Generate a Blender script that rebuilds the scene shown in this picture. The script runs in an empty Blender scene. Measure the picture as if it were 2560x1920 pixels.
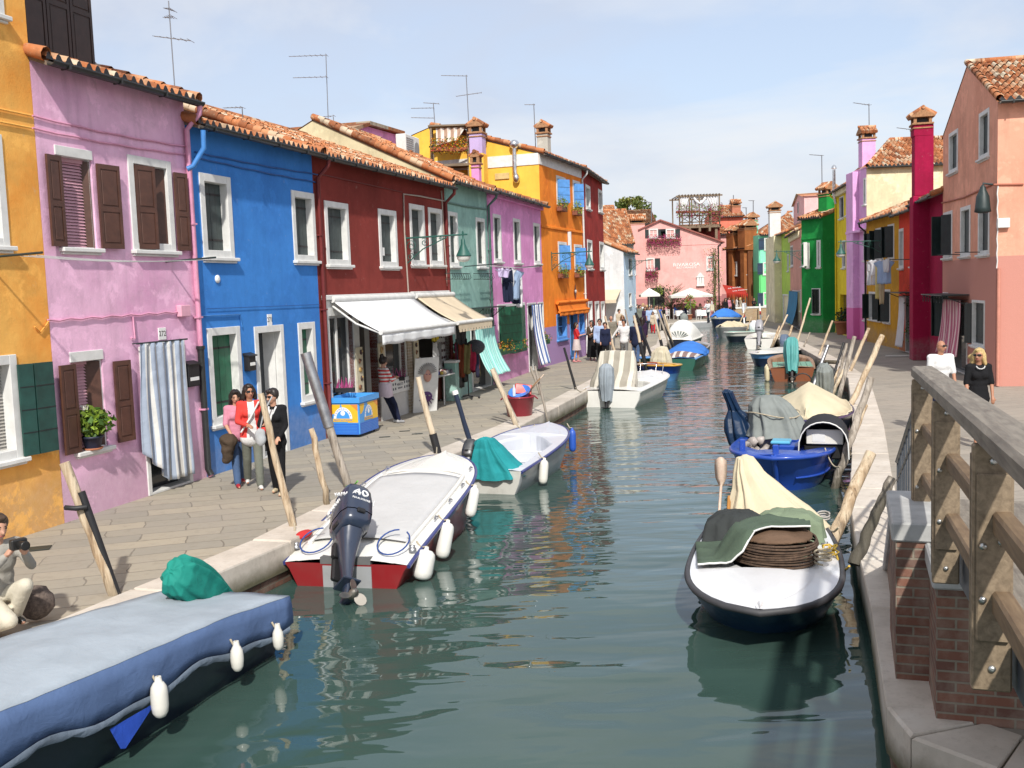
import bpy, bmesh, math, random
from math import radians as R, sin, cos, pi, atan2, sqrt
from mathutils import Vector, Matrix, Euler, noise
rnd = random.Random(7)
scene = bpy.context.scene
COL = scene.collection
V = Vector
ZP = 0.5                      # pavement level above the water (z = 0)
# ---------------------------------------------------------------- camera
F = 2546.0
CAM = V((0, 0, 3.6))
PITCH, ROLL = R(5.28), R(2.0)
cam_rot = Matrix.Rotation(pi/2 - PITCH, 3, 'X') @ Matrix.Rotation(-ROLL, 3, 'Z')
cd = bpy.data.cameras.new('camera'); co = bpy.data.objects.new('camera', cd); COL.objects.link(co)
co.matrix_world = Matrix.Translation(CAM) @ cam_rot.to_4x4()
cd.sensor_width = 36; cd.lens = 36*F/2560; cd.clip_end = 3000; cd.clip_start = .05
scene.camera = co
CR = dict(D=(0,0,1.15732), F=(0,0,1), A1=(0,0,.36166), A2=(0,600,.36166), A3=(0,1100,.49413), A4=(700,200,.38427), A5=(700,700,.38427),
 B1=(1480,420,.26517), B2=(1900,150,.45205), B3=(1650,800,.29385), B4=(1650,1150,.30136), B5=(2100,850,.64516), B6=(650,1050,.36166),
 C1=(1400,720,.16275), C2=(1740,740,.19892), C3=(2120,500,.28928), C4=(790,780,.22604), C5=(0,1340,.18086), C6=(1040,260,.23508), C7=(2180,820,.22905))
def ray(c, x, y):             # survey of the photograph: a sight line from the camera station
    x0, y0, s = CR[c]
    return cam_rot @ V(((x0+x*s-1280)/F, -(y0+y*s-960)/F, -1))
def G(c, x, y, z=ZP):
    d = ray(c, x, y); return CAM + d*((z-CAM.z)/d.z)
def AT(c, x, y, Y):
    d = ray(c, x, y); return CAM + d*(Y/d.y)
# ---------------------------------------------------------------- mesh builder
class MB:
    def __init__(s): s.v=[]; s.f=[]; s.m=[]; s.uv={}; s.sm=[]
    def add(s, vs, fs, mi=0, smooth=False):
        o=len(s.v); s.v+= [tuple(p) for p in vs]
        for f in fs: s.f.append(tuple(i+o for i in f)); s.m.append(mi); s.sm.append(smooth)
    def quad(s,a,b,c,d,mi=0): s.add([a,b,c,d],[(0,1,2,3)],mi)
    def box(s,a,b,mi=0,M=None):
        x0,y0,z0=a; x1,y1,z1=b
        vs=[V((x,y,z)) for z in (z0,z1) for y in (y0,y1) for x in (x0,x1)]
        if M: vs=[M@p for p in vs]
        s.add(vs,[(0,2,3,1),(4,5,7,6),(0,1,5,4),(2,6,7,3),(0,4,6,2),(1,3,7,5)],mi)
    def cbox(s,a,b,c=.01,mi=0,M=None):   # chamfered box
        x0,y0,z0=a; x1,y1,z1=b; vs=[]
        c=min(c,(x1-x0)*.45,(y1-y0)*.45,(z1-z0)*.45)
        bm=bmesh.new(); bmesh.ops.create_cube(bm,size=1)
        for v in bm.verts: v.co=V(((x0+x1)/2+v.co.x*(x1-x0),(y0+y1)/2+v.co.y*(y1-y0),(z0+z1)/2+v.co.z*(z1-z0)))
        bmesh.ops.bevel(bm,geom=bm.edges[:],offset=c,segments=1,affect='EDGES',profile=.5)
        if M:
            for v in bm.verts: v.co=M@v.co
        bm.verts.index_update()
        s.add([v.co.copy() for v in bm.verts],[tuple(v.index for v in f.verts) for f in bm.faces],mi); bm.free()
    def loft(s,rings,mi=0,closed=True,caps=(False,False),smooth=True):
        n=len(rings[0]); vs=[p for r in rings for p in r]; fs=[]
        for i in range(len(rings)-1):
            for j in range(n if closed else n-1):
                k=(j+1)%n; fs.append((i*n+j,i*n+k,(i+1)*n+k,(i+1)*n+j))
        s.add(vs,fs,mi,smooth)
        for w,r,fl in ((caps[0],rings[0],1),(caps[1],rings[-1],0)):
            if w: s.add(list(reversed(r)) if fl else r,[tuple(range(n))],mi,False)
    def tube(s,path,rad,n=8,mi=0,caps=True,smooth=True,sq=None):
        path=[V(p) for p in path]; rr=rad if isinstance(rad,(list,tuple)) else [rad]*len(path)
        rings=[]; up=None
        for i,p in enumerate(path):
            d=(path[min(i+1,len(path)-1)]-path[max(i-1,0)])
            if d.length<1e-9: d=V((0,0,1))
            d.normalize()
            if up is None: up=d.orthogonal().normalized()
            up=(up-d*up.dot(d)); up=up.normalized() if up.length>1e-6 else d.orthogonal().normalized()
            w=d.cross(up)
            rings.append([p+(up*cos(2*pi*k/n)+w*sin(2*pi*k/n))*rr[i] for k in range(n)])
        s.loft(rings,mi,True,(caps,caps),smooth)
    def lathe(s,prof,c=(0,0,0),n=16,mi=0,caps=(True,True),M=None):
        c=V(c); rings=[]
        for r,z in prof:
            ring=[V((r*cos(2*pi*k/n),r*sin(2*pi*k/n),z)) for k in range(n)]
            rings.append([(M@p if M else p)+c for p in ring])
        s.loft(rings,mi,True,caps)
    def ell(s,c,r,M=None,n=12,m=8,mi=0):
        rings=[]
        for i in range(m+1):
            a=-pi/2+pi*i/m; a=max(min(a,pi/2-.02),-pi/2+.02)
            ring=[V((r[0]*cos(a)*cos(2*pi*k/n),r[1]*cos(a)*sin(2*pi*k/n),r[2]*sin(a))) for k in range(n)]
            rings.append([(M@p if M else p)+V(c) for p in ring])
        s.loft(rings,mi,True,(True,True))
    def cap(s,a,b,ra,rb,n=10,mi=0):      # tapered capsule
        a=V(a); b=V(b); d=b-a; L=d.length
        if L<1e-6: d=V((0,0,1)); L=1e-6
        d=d/L if L>1e-5 else V((0,0,1)); u=d.orthogonal().normalized(); w=d.cross(u); rings=[]
        for t in (-.97,-.7,0): rings.append((a+d*ra*t, ra*sqrt(1-t*t)))
        for t in (0,.7,.97): rings.append((b+d*rb*t, rb*sqrt(1-t*t)))
        s.loft([[c+(u*cos(2*pi*k/n)+w*sin(2*pi*k/n))*r for k in range(n)] for c,r in rings],mi,True,(True,True))
    def prism(s,poly,y0,y1,mi=0,M=None):  # polygon in xz extruded along y
        a=[V((x,y0,z)) for x,z in poly]; b=[V((x,y1,z)) for x,z in poly]
        if M: a=[M@p for p in a]; b=[M@p for p in b]
        n=len(poly); s.add(a+b,[tuple(range(n)),tuple(range(2*n-1,n-1,-1))]+[(i,i+n,(i+1)%n+n,(i+1)%n) for i in range(n)],mi)
    def text(s,txt,size,M,mi=0,ext=.002,align='CENTER',sx=1):
        cu=bpy.data.curves.new('tmp','FONT'); cu.body=txt; cu.size=size; cu.extrude=ext; cu.align_x=align; cu.align_y='CENTER'; cu.resolution_u=3
        ob=bpy.data.objects.new('tmp',cu); COL.objects.link(ob); dg=bpy.context.evaluated_depsgraph_get()
        me=bpy.data.meshes.new_from_object(ob.evaluated_get(dg))
        s.add([M@V((v.co.x*sx,v.co.y,v.co.z)) for v in me.vertices],[tuple(p.vertices) for p in me.polygons],mi)
        bpy.data.objects.remove(ob); bpy.data.curves.remove(cu); bpy.data.meshes.remove(me)
    def build(s,name,mats,parent=None,M=None,uvs=None,fix=True):
        me=bpy.data.meshes.new(name); me.from_pydata(s.v,[],s.f)
        mats=mats if isinstance(mats,(list,tuple)) else [mats]
        for m in mats: me.materials.append(m)
        me.polygons.foreach_set('material_index',s.m); me.polygons.foreach_set('use_smooth',s.sm)
        if uvs:
            l=me.uv_layers.new(name='UVMap')
            for p in me.polygons:
                for li,vi in zip(p.loop_indices,p.vertices): l.data[li].uv=uvs[vi]
        if fix and not uvs:
            bm=bmesh.new(); bm.from_mesh(me); bmesh.ops.recalc_face_normals(bm,faces=bm.faces); bm.to_mesh(me); bm.free()
        me.update()
        o=bpy.data.objects.new(name,me); COL.objects.link(o)
        if parent: o.parent=parent
        if M: o.matrix_basis=M
        return o
def tag(o,label=None,cat=None,group=None,kind=None):
    if label: o['label']=label
    if cat: o['category']=cat
    if group: o['group']=group
    if kind: o['kind']=kind
    return o
def empty(name,loc,rz=0,label=None,cat=None,group=None,rot=None):
    o=bpy.data.objects.new(name,None); COL.objects.link(o); o.location=loc
    o.rotation_euler=rot or (0,0,rz); o.empty_display_size=.2
    return tag(o,label,cat,group)
def remesh(mb,name,mat,parent,vox=.014,sm=3,M=None):
    o=mb.build(name,mat,None,fix=True)
    r=o.modifiers.new('r','REMESH'); r.mode='VOXEL'; r.voxel_size=vox; r.use_smooth_shade=True
    if sm: k=o.modifiers.new('s','SMOOTH'); k.iterations=sm; k.factor=.5
    dg=bpy.context.evaluated_depsgraph_get(); dg.update()
    me=bpy.data.meshes.new_from_object(o.evaluated_get(dg)); old=o.data; o.modifiers.clear(); o.data=me; bpy.data.meshes.remove(old)
    me.name=name
    if not me.materials: me.materials.append(mat)
    if parent: o.parent=parent
    if M: o.matrix_basis=M
    return o
def rot_to(d, up=V((0,0,1))):   # frame with x along d
    x=V(d).normalized(); y=up.cross(x); y=y.normalized() if y.length>1e-6 else V((0,1,0)); z=x.cross(y)
    return Matrix((x,y,z)).transposed().to_4x4()
# ---------------------------------------------------------------- materials
MATS={}
def lin(c): c/=255; return c/12.92 if c<=.04045 else ((c+.055)/1.055)**2.4
def rgb(r,g,b,k=.85): return (lin(r)*k,lin(g)*k,lin(b)*k,1)
class NT:
    def __init__(s,name):
        s.m=bpy.data.materials.new(name); s.m.use_nodes=True; s.t=s.m.node_tree; s.t.nodes.clear()
        s.out=s.n('ShaderNodeOutputMaterial'); s.b=s.n('ShaderNodeBsdfPrincipled'); s.l(s.b.outputs[0],s.out.inputs[0])
    def n(s,ty,**k):
        o=s.t.nodes.new(ty)
        for a,b in k.items(): setattr(o,a,b)
        return o
    def l(s,a,b): s.t.links.new(a,b)
    def set(s,**k):
        for a,b in k.items(): s.b.inputs[a.replace('_',' ')].default_value=b
    def coord(s,scale=(1,1,1),kind='Object',rz=0,loc=(0,0,0)):
        t=s.n('ShaderNodeTexCoord'); mp=s.n('ShaderNodeMapping'); mp.inputs['Scale'].default_value=scale; mp.inputs['Rotation'].default_value=(0,0,rz); mp.inputs['Location'].default_value=loc
        s.l(t.outputs[kind],mp.inputs[0]); return mp.outputs[0]
    def noise(s,vec,scale,detail=4,rough=.55,dist=0):
        o=s.n('ShaderNodeTexNoise'); o.inputs['Scale'].default_value=scale; o.inputs['Detail'].default_value=detail; o.inputs['Roughness'].default_value=rough; o.inputs['Distortion'].default_value=dist
        if vec: s.l(vec,o.inputs['Vector'])
        return o.outputs[0]
    def ramp(s,fac,stops):
        o=s.n('ShaderNodeValToRGB'); e=o.color_ramp.elements
        while len(e)<len(stops): e.new(.5)
        for q,(p,c) in zip(e,stops): q.position=p; q.color=c if len(c)==4 else (*c,1)
        s.l(fac,o.inputs[0]); return o.outputs[0]
    def mix(s,fac,a,b,mode='MIX'):
        o=s.n('ShaderNodeMix',data_type='RGBA',blend_type=mode)
        for i,x in ((0,fac),(6,a),(7,b)):
            if isinstance(x,(int,float,tuple)): o.inputs[i].default_value=x
            else: s.l(x,o.inputs[i])
        return o.outputs[2]
    def math(s,op,a,b=0.0):
        o=s.n('ShaderNodeMath',operation=op)
        for i,x in ((0,a),(1,b)):
            if isinstance(x,(int,float)): o.inputs[i].default_value=x
            else: s.l(x,o.inputs[i])
        return o.outputs[0]
    def bump(s,h,st=.3,d=.01):
        o=s.n('ShaderNodeBump'); o.inputs['Strength'].default_value=st; o.inputs['Distance'].default_value=d
        s.l(h,o.inputs['Height']); s.l(o.outputs[0],s.b.inputs['Normal'])
    def col(s,c):
        if isinstance(c,tuple): s.b.inputs['Base Color'].default_value=c
        else: s.l(c,s.b.inputs['Base Color'])
def cache(f):
    def g(*a,**k):
        key=(f.__name__,str(a),str(k))
        if key not in MATS: MATS[key]=f(*a,**k)
        return MATS[key]
    return g
def sc(c,k): return (min(c[0]*k,1),min(c[1]*k,1),min(c[2]*k,1),1)
@cache
def paint(name,c,rough=.5,var=.18,scale=6,bump=.1,spec=.5,metal=0.0):
    t=NT(name); v=t.coord(); n=t.noise(v,scale,5,.6)
    t.col(t.ramp(n,[(.3,sc(c,1-var)),(.7,sc(c,1+var*.5))])); t.set(Roughness=rough,Metallic=metal)
    t.b.inputs['Specular IOR Level'].default_value=spec
    if bump: t.bump(t.noise(v,scale*6,3),bump,.004)
    return t.m
@cache
def stucco(name,c,c2=None,stain=.35,seed=0.0,low=None,lowz=1.0):
    q=1.25; c=tuple(min(x*q,.84) for x in c[:3])+(1,); c2=c2 and tuple(min(x*q,.84) for x in c2[:3])+(1,); low=low and tuple(min(x*q,.84) for x in low[:3])+(1,)
    t=NT(name); v=t.coord(loc=(seed*7.3,seed*3.1,0)); c2=c2 or sc(c,.72)
    n1=t.noise(v,.7,5,.6,.3); n2=t.noise(t.coord((2.4,2.4,.35),loc=(seed,0,0)),1.6,5,.65); n3=t.noise(v,9,4,.6)
    base=t.mix(t.ramp(n1,[(.42,(0,0,0)),(.72,(1,1,1))]),c,c2)
    base=t.mix(t.math('MULTIPLY',t.ramp(n2,[(.48,(0,0,0)),(.74,(1,1,1))]),stain*1.5),base,sc(c,.55))
    base=t.mix(t.ramp(n3,[(.35,(.0,0,0)),(.8,(.16,.16,.16))]),base,sc(c,1.35))
    # damp and worn paint rising from the pavement
    tc=t.n('ShaderNodeTexCoord'); sp=t.n('ShaderNodeSeparateXYZ'); t.l(tc.outputs['Object'],sp.inputs[0])
    h=t.math('ADD',sp.outputs[2],t.math('MULTIPLY',n1,-1.1))
    wl=t.ramp(h,[(.0,(1,1,1)),(.35,(0,0,0))])
    wear=t.mix(n3,sc(c,.62),(c[0]*.5+.22,c[1]*.5+.2,c[2]*.5+.19,1))
    base=t.mix(t.math('MULTIPLY',wl,.75),base,wear)
    pt=t.ramp(t.noise(t.coord(loc=(seed*3.7,seed,0)),1.3,7,.7,.2),[(.545,(0,0,0)),(.6,(min(.8,stain*2.0),)*3)]); base=t.mix(pt,base,sc(c,1.2)); pt=t.ramp(t.noise(t.coord(loc=(seed,seed*5,1)),.9,7,.68,.3),[(.54,(0,0,0)),(.66,(min(.75,stain*1.8),)*3)]); base=t.mix(pt,base,sc(c,.7)); sp2=t.ramp(t.noise(t.coord(loc=(seed,seed*2,3)),5.5,6,.75),[(.61,(0,0,0)),(.67,(.5,.5,.5))]); base=t.mix(sp2,base,(c[0]*.6+.14,c[1]*.6+.13,c[2]*.6+.12,1))
    if low:
        st=t.math('LESS_THAN',sp.outputs[2],lowz); base=t.mix(st,base,low)
    t.col(base); t.set(Roughness=.92); t.b.inputs['Specular IOR Level'].default_value=.2
    t.bump(t.math('ADD',t.noise(v,38,4,.7),t.math('MULTIPLY',t.noise(v,4,4),1.5)),.38,.012)
    return t.m
@cache
def tiles(name,dark=0.0):
    t=NT(name); tc=t.n('ShaderNodeTexCoord'); fl=t.n('ShaderNodeVectorMath',operation='FLOOR'); t.l(tc.outputs['UV'],fl.inputs[0])
    wn=t.n('ShaderNodeTexWhiteNoise',noise_dimensions='2D'); t.l(fl.outputs[0],wn.inputs[0])
    k=1-dark
    c=t.ramp(wn.outputs[0],[(0,(.23*k,.085*k,.04*k)),(.3,(.4*k,.14*k,.055*k)),(.62,(.5*k,.2*k,.085*k)),(.86,(.52*k,.33*k,.2*k)),(1,(.58*k,.5*k,.38*k))])
    v=t.coord(); n=t.noise(v,3,6,.65)
    c=t.mix(t.ramp(n,[(.5,(0,0,0)),(.75,(.75,.75,.75))]),c,(.09,.075,.055,1))
    c=t.mix(t.ramp(t.noise(v,16,5,.7),[(.56,(0,0,0)),(.7,(.6,.6,.6))]),c,(.45,.38,.27,1))
    t.col(c); t.set(Roughness=.9); t.b.inputs['Specular IOR Level'].default_value=.2; t.bump(t.noise(v,25,5),.4,.01); return t.m
@cache
def logwood(name,c=(.36,.25,.15,1),c2=(.62,.52,.38,1),dark=(.1,.07,.045,1)):
    t=NT(name); v=t.coord((9,9,.9)); n=t.noise(v,1.6,7,.65,.6); n2=t.noise(t.coord((2,2,1.2)),1.4,4)
    b=t.ramp(n,[(.28,dark),(.45,c),(.68,c2)]); b=t.mix(t.ramp(n2,[(.45,(0,0,0)),(.62,(1,1,1))]),b,t.mix(.5,b,c2))
    tc=t.n('ShaderNodeTexCoord'); sp=t.n('ShaderNodeSeparateXYZ'); t.l(tc.outputs['Object'],sp.inputs[0]); h=t.math('ADD',sp.outputs[2],t.math('MULTIPLY',n,.8)); b=t.mix(t.ramp(t.math('MULTIPLY',h,.5),[(.48,(.9,.9,.9)),(.78,(0,0,0))]),b,(.05,.045,.03,1)); b=t.mix(t.ramp(t.noise(t.coord((30,30,2.2)),1.2,4,.6),[(.6,(0,0,0)),(.68,(.8,.8,.8))]),b,dark)
    t.col(b); t.set(Roughness=.85); t.bump(n,.9,.025); return t.m
@cache
def timber(name,c,c2,rough=.7):
    t=NT(name); v=t.coord((14,14,14)); vv=t.coord((1.2,16,16)); n=t.noise(vv,2.0,6,.6,.4)
    b=t.ramp(n,[(.3,c),(.65,c2)]); b=t.mix(t.ramp(t.noise(v,.25,4),[(.5,(0,0,0)),(.8,(.5,.5,.5))]),b,sc(c,.6))
    t.col(b); t.set(Roughness=rough); t.bump(n,.35,.006); return t.m
@cache
def fabric(name,c,var=.2,rough=.95,stripes=None,wr=3.0,axis=0,period=.2,duty=.5,c3=None):
    t=NT(name); v=t.coord(); n=t.noise(v,2.2,5,.6)
    if stripes:
        sp=t.n('ShaderNodeSeparateXYZ'); tc=t.n('ShaderNodeTexCoord'); t.l(tc.outputs['UV' if axis=='uv' else 'Object'],sp.inputs[0])
        x=sp.outputs[0 if axis=='uv' else axis]
        f=t.math('FRACT',t.math('DIVIDE',x,period)); st=t.math('LESS_THAN',f,duty); b=t.mix(st,c,stripes)
        if c3:
            f2=t.math('FRACT',t.math('DIVIDE',t.math('ADD',x,period*.33),period*1.5)); b=t.mix(t.math('LESS_THAN',f2,.18),b,c3)
    else: b=c
    b=t.mix(t.ramp(n,[(.35,(1,1,1)),(.65,(0,0,0))]),b,t.mix(1.0,b,(1-var,1-var,1-var,1),'MULTIPLY'))
    t.col(b); t.set(Roughness=rough); t.b.inputs['Specular IOR Level'].default_value=.2
    t.bump(t.math('ADD',t.noise(v,wr*2,5,.6,.8),t.math('MULTIPLY',t.noise(v,160,2),.12)),.45,.03); return t.m
@cache
def gloss(name,c,rough=.18,var=.06,coat=.4,dirt=.25):
    t=NT(name); v=t.coord(); n=t.noise(v,2.5,6,.65)
    b=t.mix(t.math('MULTIPLY',t.ramp(n,[(.5,(0,0,0)),(.75,(1,1,1))]),dirt),c,(c[0]*.45+.04,c[1]*.45+.035,c[2]*.45+.025,1))
    t.col(b); t.b.inputs['Coat Weight'].default_value=coat; t.b.inputs['Coat Roughness'].default_value=.15
    t.l(t.ramp(n,[(.3,(rough,)*3),(.8,(min(rough+.35,1),)*3)]),t.b.inputs['Roughness']); return t.m
@cache
def metal(name,c=(.55,.55,.56,1),rough=.35):
    t=NT(name); t.set(Metallic=1.0); v=t.coord(); n=t.noise(v,8,5); t.col(t.ramp(n,[(.3,sc(c,.7)),(.7,c)])); t.l(t.ramp(n,[(.3,(rough,)*3),(.8,(rough+.25,)*3)]),t.b.inputs['Roughness']); return t.m
@cache
def pane_mat(name='window_glass',c=(.03,.035,.04,1)):
    t=NT(name); t.col(c); t.set(Roughness=.06); t.b.inputs['Specular IOR Level'].default_value=.7; t.bump(t.noise(t.coord(),1.3,2),.05,.02); return t.m
@cache
def brick(name,c1=(.32,.11,.06,1),c2=(.2,.075,.05,1),m=(.3,.26,.2,1),scale=1.0,kind='xz',old=.5):
    t=NT(name); tc=t.n('ShaderNodeTexCoord'); sp=t.n('ShaderNodeSeparateXYZ'); t.l(tc.outputs['Object'],sp.inputs[0]); cb=t.n('ShaderNodeCombineXYZ')
    t.l(t.math('ADD',sp.outputs[0],sp.outputs[1]) ,cb.inputs[0]); t.l(sp.outputs[2],cb.inputs[1])
    b=t.n('ShaderNodeTexBrick'); t.l(cb.outputs[0],b.inputs[0]); b.inputs['Scale'].default_value=scale
    b.inputs['Brick Width'].default_value=.25; b.inputs['Row Height'].default_value=.075; b.inputs['Mortar Size'].default_value=.009; b.inputs['Mortar Smooth'].default_value=.3
    b.inputs['Color1'].default_value=c1; b.inputs['Color2'].default_value=c2; b.inputs['Mortar'].default_value=m
    n=t.noise(t.coord(),3,6,.65); c=t.mix(t.math('MULTIPLY',t.ramp(n,[(.45,(0,0,0)),(.7,(1,1,1))]),old),b.outputs[0],(.42,.36,.29,1))
    t.col(c); t.set(Roughness=.92); t.bump(t.math('ADD',t.math('MULTIPLY',b.outputs[1],-1),t.math('MULTIPLY',t.noise(t.coord(),30,4),.4)),.6,.012); return t.m
WHITE=paint('white_stone_paint',(.66,.66,.64,1),.7,.14,5,.15)
BLACK=paint('black_paint',(.012,.012,.014,1),.5,.3)
DGREEN=paint('dark_green_shutter_paint',(.018,.045,.04,1),.55,.3,7)
SLATE=paint('slate_green_shutter_paint',(.045,.062,.062,1),.6,.3,7)
BROWN=paint('brown_shutter_paint',(.085,.036,.024,1),.5,.3,7)
GREEN2=paint('bottle_green_shutter_paint',(.012,.12,.062,1),.5,.35,6)
SKYBL=paint('sky_blue_shutter_paint',(.1,.3,.68,1),.55,.25,6)
IRON=paint('wrought_iron_paint',(.02,.035,.035,1),.5,.3)
GUT=paint('dark_gutter_metal',(.02,.022,.022,1),.45,.3)
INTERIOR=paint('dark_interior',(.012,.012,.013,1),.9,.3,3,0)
STONE=None
# ================================================================ SETTING
def P2(c,x,y,z=ZP): g=G(c,x,y,z); return (g.x,g.y)
@cache
def paving(name,ang,c1,c2,bw=.95,rh=.38,mo=.008):
    t=NT(name); v=t.coord((1,1,1),rz=ang); b=t.n('ShaderNodeTexBrick'); va=t.n('ShaderNodeVectorMath',operation='MULTIPLY_ADD'); nz=t.n('ShaderNodeTexNoise'); nz.inputs['Scale'].default_value=1.7; nz.inputs['Detail'].default_value=3; t.l(v,nz.inputs[0]); t.l(nz.outputs[1],va.inputs[0]); va.inputs[1].default_value=(.22,.1,0); t.l(v,va.inputs[2]); t.l(va.outputs[0],b.inputs[0]); b.inputs['Scale'].default_value=1
    b.inputs['Brick Width'].default_value=bw; b.inputs['Row Height'].default_value=rh; b.inputs['Mortar Size'].default_value=mo; b.inputs['Mortar Smooth'].default_value=.4; b.inputs['Bias'].default_value=-.1
    b.inputs['Color1'].default_value=c1; b.inputs['Color2'].default_value=c2; b.inputs['Mortar'].default_value=(.17,.15,.12,1); b.offset_frequency=2; b.offset=.43
    vv=t.coord(); n=t.noise(vv,1.1,6,.6); n2=t.noise(vv,7,5,.65)
    c=t.mix(t.ramp(n,[(.35,(0,0,0)),(.75,(.7,.7,.7))]),b.outputs[0],(.3,.27,.23,1)); c=t.mix(t.ramp(n2,[(.5,(0,0,0)),(.8,(.5,.5,.5))]),c,sc(c1,.55))
    t.col(c); t.set(Roughness=.85); t.b.inputs['Specular IOR Level'].default_value=.3
    t.bump(t.math('ADD',t.math('MULTIPLY',b.outputs[1],-1),t.math('MULTIPLY',n2,.5)),.5,.01); return t.m
@cache
def kerbstone(name='istrian_stone',ang=0.0):
    t=NT(name); v=t.coord(); n=t.noise(v,1.4,6,.65); n2=t.noise(v,14,5,.7)
    c=t.ramp(n,[(.3,(.42,.37,.31,1)),(.55,(.56,.5,.43,1)),(.8,(.61,.57,.51,1))]); c=t.mix(t.ramp(n2,[(.52,(0,0,0)),(.75,(.45,.45,.45))]),c,(.3,.25,.2,1))
    sp=t.n('ShaderNodeSeparateXYZ'); tc=t.n('ShaderNodeTexCoord'); t.l(tc.outputs['Object'],sp.inputs[0])
    h=t.math('ADD',sp.outputs[2],t.math('MULTIPLY',n,.25)); c=t.mix(t.ramp(h,[(.33,(1,1,1)),(.52,(0,0,0))]),c,t.mix(n2,(.045,.05,.025,1),(.17,.15,.09,1)))
    t.col(c); t.set(Roughness=.8); t.bump(n2,.4,.008); return t.m
STONE=kerbstone()
KL=[P2('A3',880,775),P2('A3',1470,520),P2('A5',1130,1135),P2('A5',1560,955),P2('A5',1915,770),P2('C1',1640,870),P2('C1',1690,555),P2('C1',2050,505)]
KL=[(-6.4,3.5),(-4.85,7.4)]+KL
KR=[P2('B4',1750,1240),P2('B4',1650,830),P2('B4',1580,400),P2('B3',1620,1300),P2('B3',1640,900),P2('B3',1600,500),P2('B3',1400,350),P2('B3',1120,200),P2('B3',870,120),P2('B3',700,55),P2('C2',550,355)]
KR=[(7.5,5.5),(4.3,5.72),(3.5,5.85),(2.95,6.1),(2.6,6.6),(2.62,7.1)]+KR+[(19.5,80.0),(40,86)]
def offs(line,d):
    out=[]
    for i,p in enumerate(line):
        a=V(line[max(i-1,0)]); b=V(line[min(i+1,len(line)-1)]); t=(b-a).normalized(); n=V((-t.y,t.x)); out.append(tuple(V(p)+n*d))
    return out
def quay(name,line,far,mat,side):
    mb=MB(); n=len(line)
    inner=offs(line,.52*side)
    mb.add([(x,y,ZP) for x,y in inner]+[(x,y,ZP) for x,y in far],[tuple(range(len(inner)))+tuple(range(len(inner)+len(far)-1,len(inner)-1,-1))])
    o=mb.build(name,mat); return tag(o,kind='structure')
def kerb(name,line,side,w=.55,step=1.7):
    # individual stone blocks with slightly differing heights, one strip of kerb
    mb=MB(); r=random.Random(3)
    for a,b,ia,ib in zip(line[:-1],line[1:],offs(line,w*side)[:-1],offs(line,w*side)[1:]):
        L=(V(b)-V(a)).length; k=max(1,round(L/step))
        for i in range(k):
            s,e=i/k+.004/L*1.5,(i+1)/k-.004/L*1.5; lp=lambda p,q,t:V(p).lerp(V(q),t); h=ZP+.012+r.random()*.012
            q=[lp(a,b,s),lp(a,b,e),lp(ia,ib,e),lp(ia,ib,s)]; j=(r.random()-.5)*.014
            nn=(q[0]-q[3]).normalized()*j; q[0]+=nn; q[1]+=nn; zb=.17
            cc=(q[0]+q[2])/2
            vs=[(p.x,p.y,zb) for p in q]+[(p.x,p.y,h-.02) for p in q]+[(*(p+(cc-p).normalized()*.03),h) for p in q]
            mb.add(vs,[(3,2,1,0)]+[(x+y0,(x+1)%4+y0,(x+1)%4+4+y0,x+4+y0) for y0 in (0,4) for x in range(4)]+[(8,9,10,11)])
    return tag(mb.build(name,STONE),kind='structure')
def bankwall(name,line,side,mat):
    mb=MB(); l2=offs(line,.04*side)
    for a,b in zip(l2[:-1],l2[1:]): mb.quad((*a,-1.2),(*b,-1.2),(*b,.18),(*a,.18))
    return tag(mb.build(name,mat),kind='structure')
PAVL=paving('trachyte_slab_paving_warm',R(-16),(.37,.325,.25,1),(.25,.235,.2,1),1.05,.4,.012)
PAVR=paving('trachyte_slab_paving_grey',R(-17),(.33,.29,.24,1),(.26,.235,.2,1),1.0,.4)
farL=[(-60,2),(-60,12)]+[(-60,20+8*i) for i in range(len(KL)-2)]
quay('pavement_left',KL,[(-60,3.5+11*i) for i in range(len(KL))],PAVL,1)
quay('pavement_right',KR[:-1],[(70,5.8+6.5*i) for i in range(len(KR)-1)],PAVR,-1)
kerb('kerb_left',KL,1); kerb('kerb_right',KR[:-1],-1,.62)
WETB=brick('wet_bank_brick',(.16,.07,.045,1),(.1,.05,.035,1),(.09,.08,.06,1),old=.25)
bankwall('bank_left',KL,1,WETB); bankwall('bank_right',KR[:-1],-1,WETB)
# far bank, past the turn of the canal
mb=MB(); mb.add([(KL[-1][0],KL[-1][1],ZP-.004),(19,88.5,ZP-.004),(60,92,ZP-.004),(60,300,ZP-.004),(-40,300,ZP-.004),(-40,84,ZP-.004)],[(0,1,2,3,4,5)]); tag(mb.build('pavement_far',PAVR),kind='structure')
kerb('kerb_far',[KL[-1],(19,88.5),(60,92)],1)
mb=MB(); mb.quad((-400,-50,-1.5),(400,-50,-1.5),(400,1500,-1.5),(-400,1500,-1.5)); tag(mb.build('ground',paint('canal_mud',(.08,.07,.05,1),.9)),kind='structure')
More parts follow.
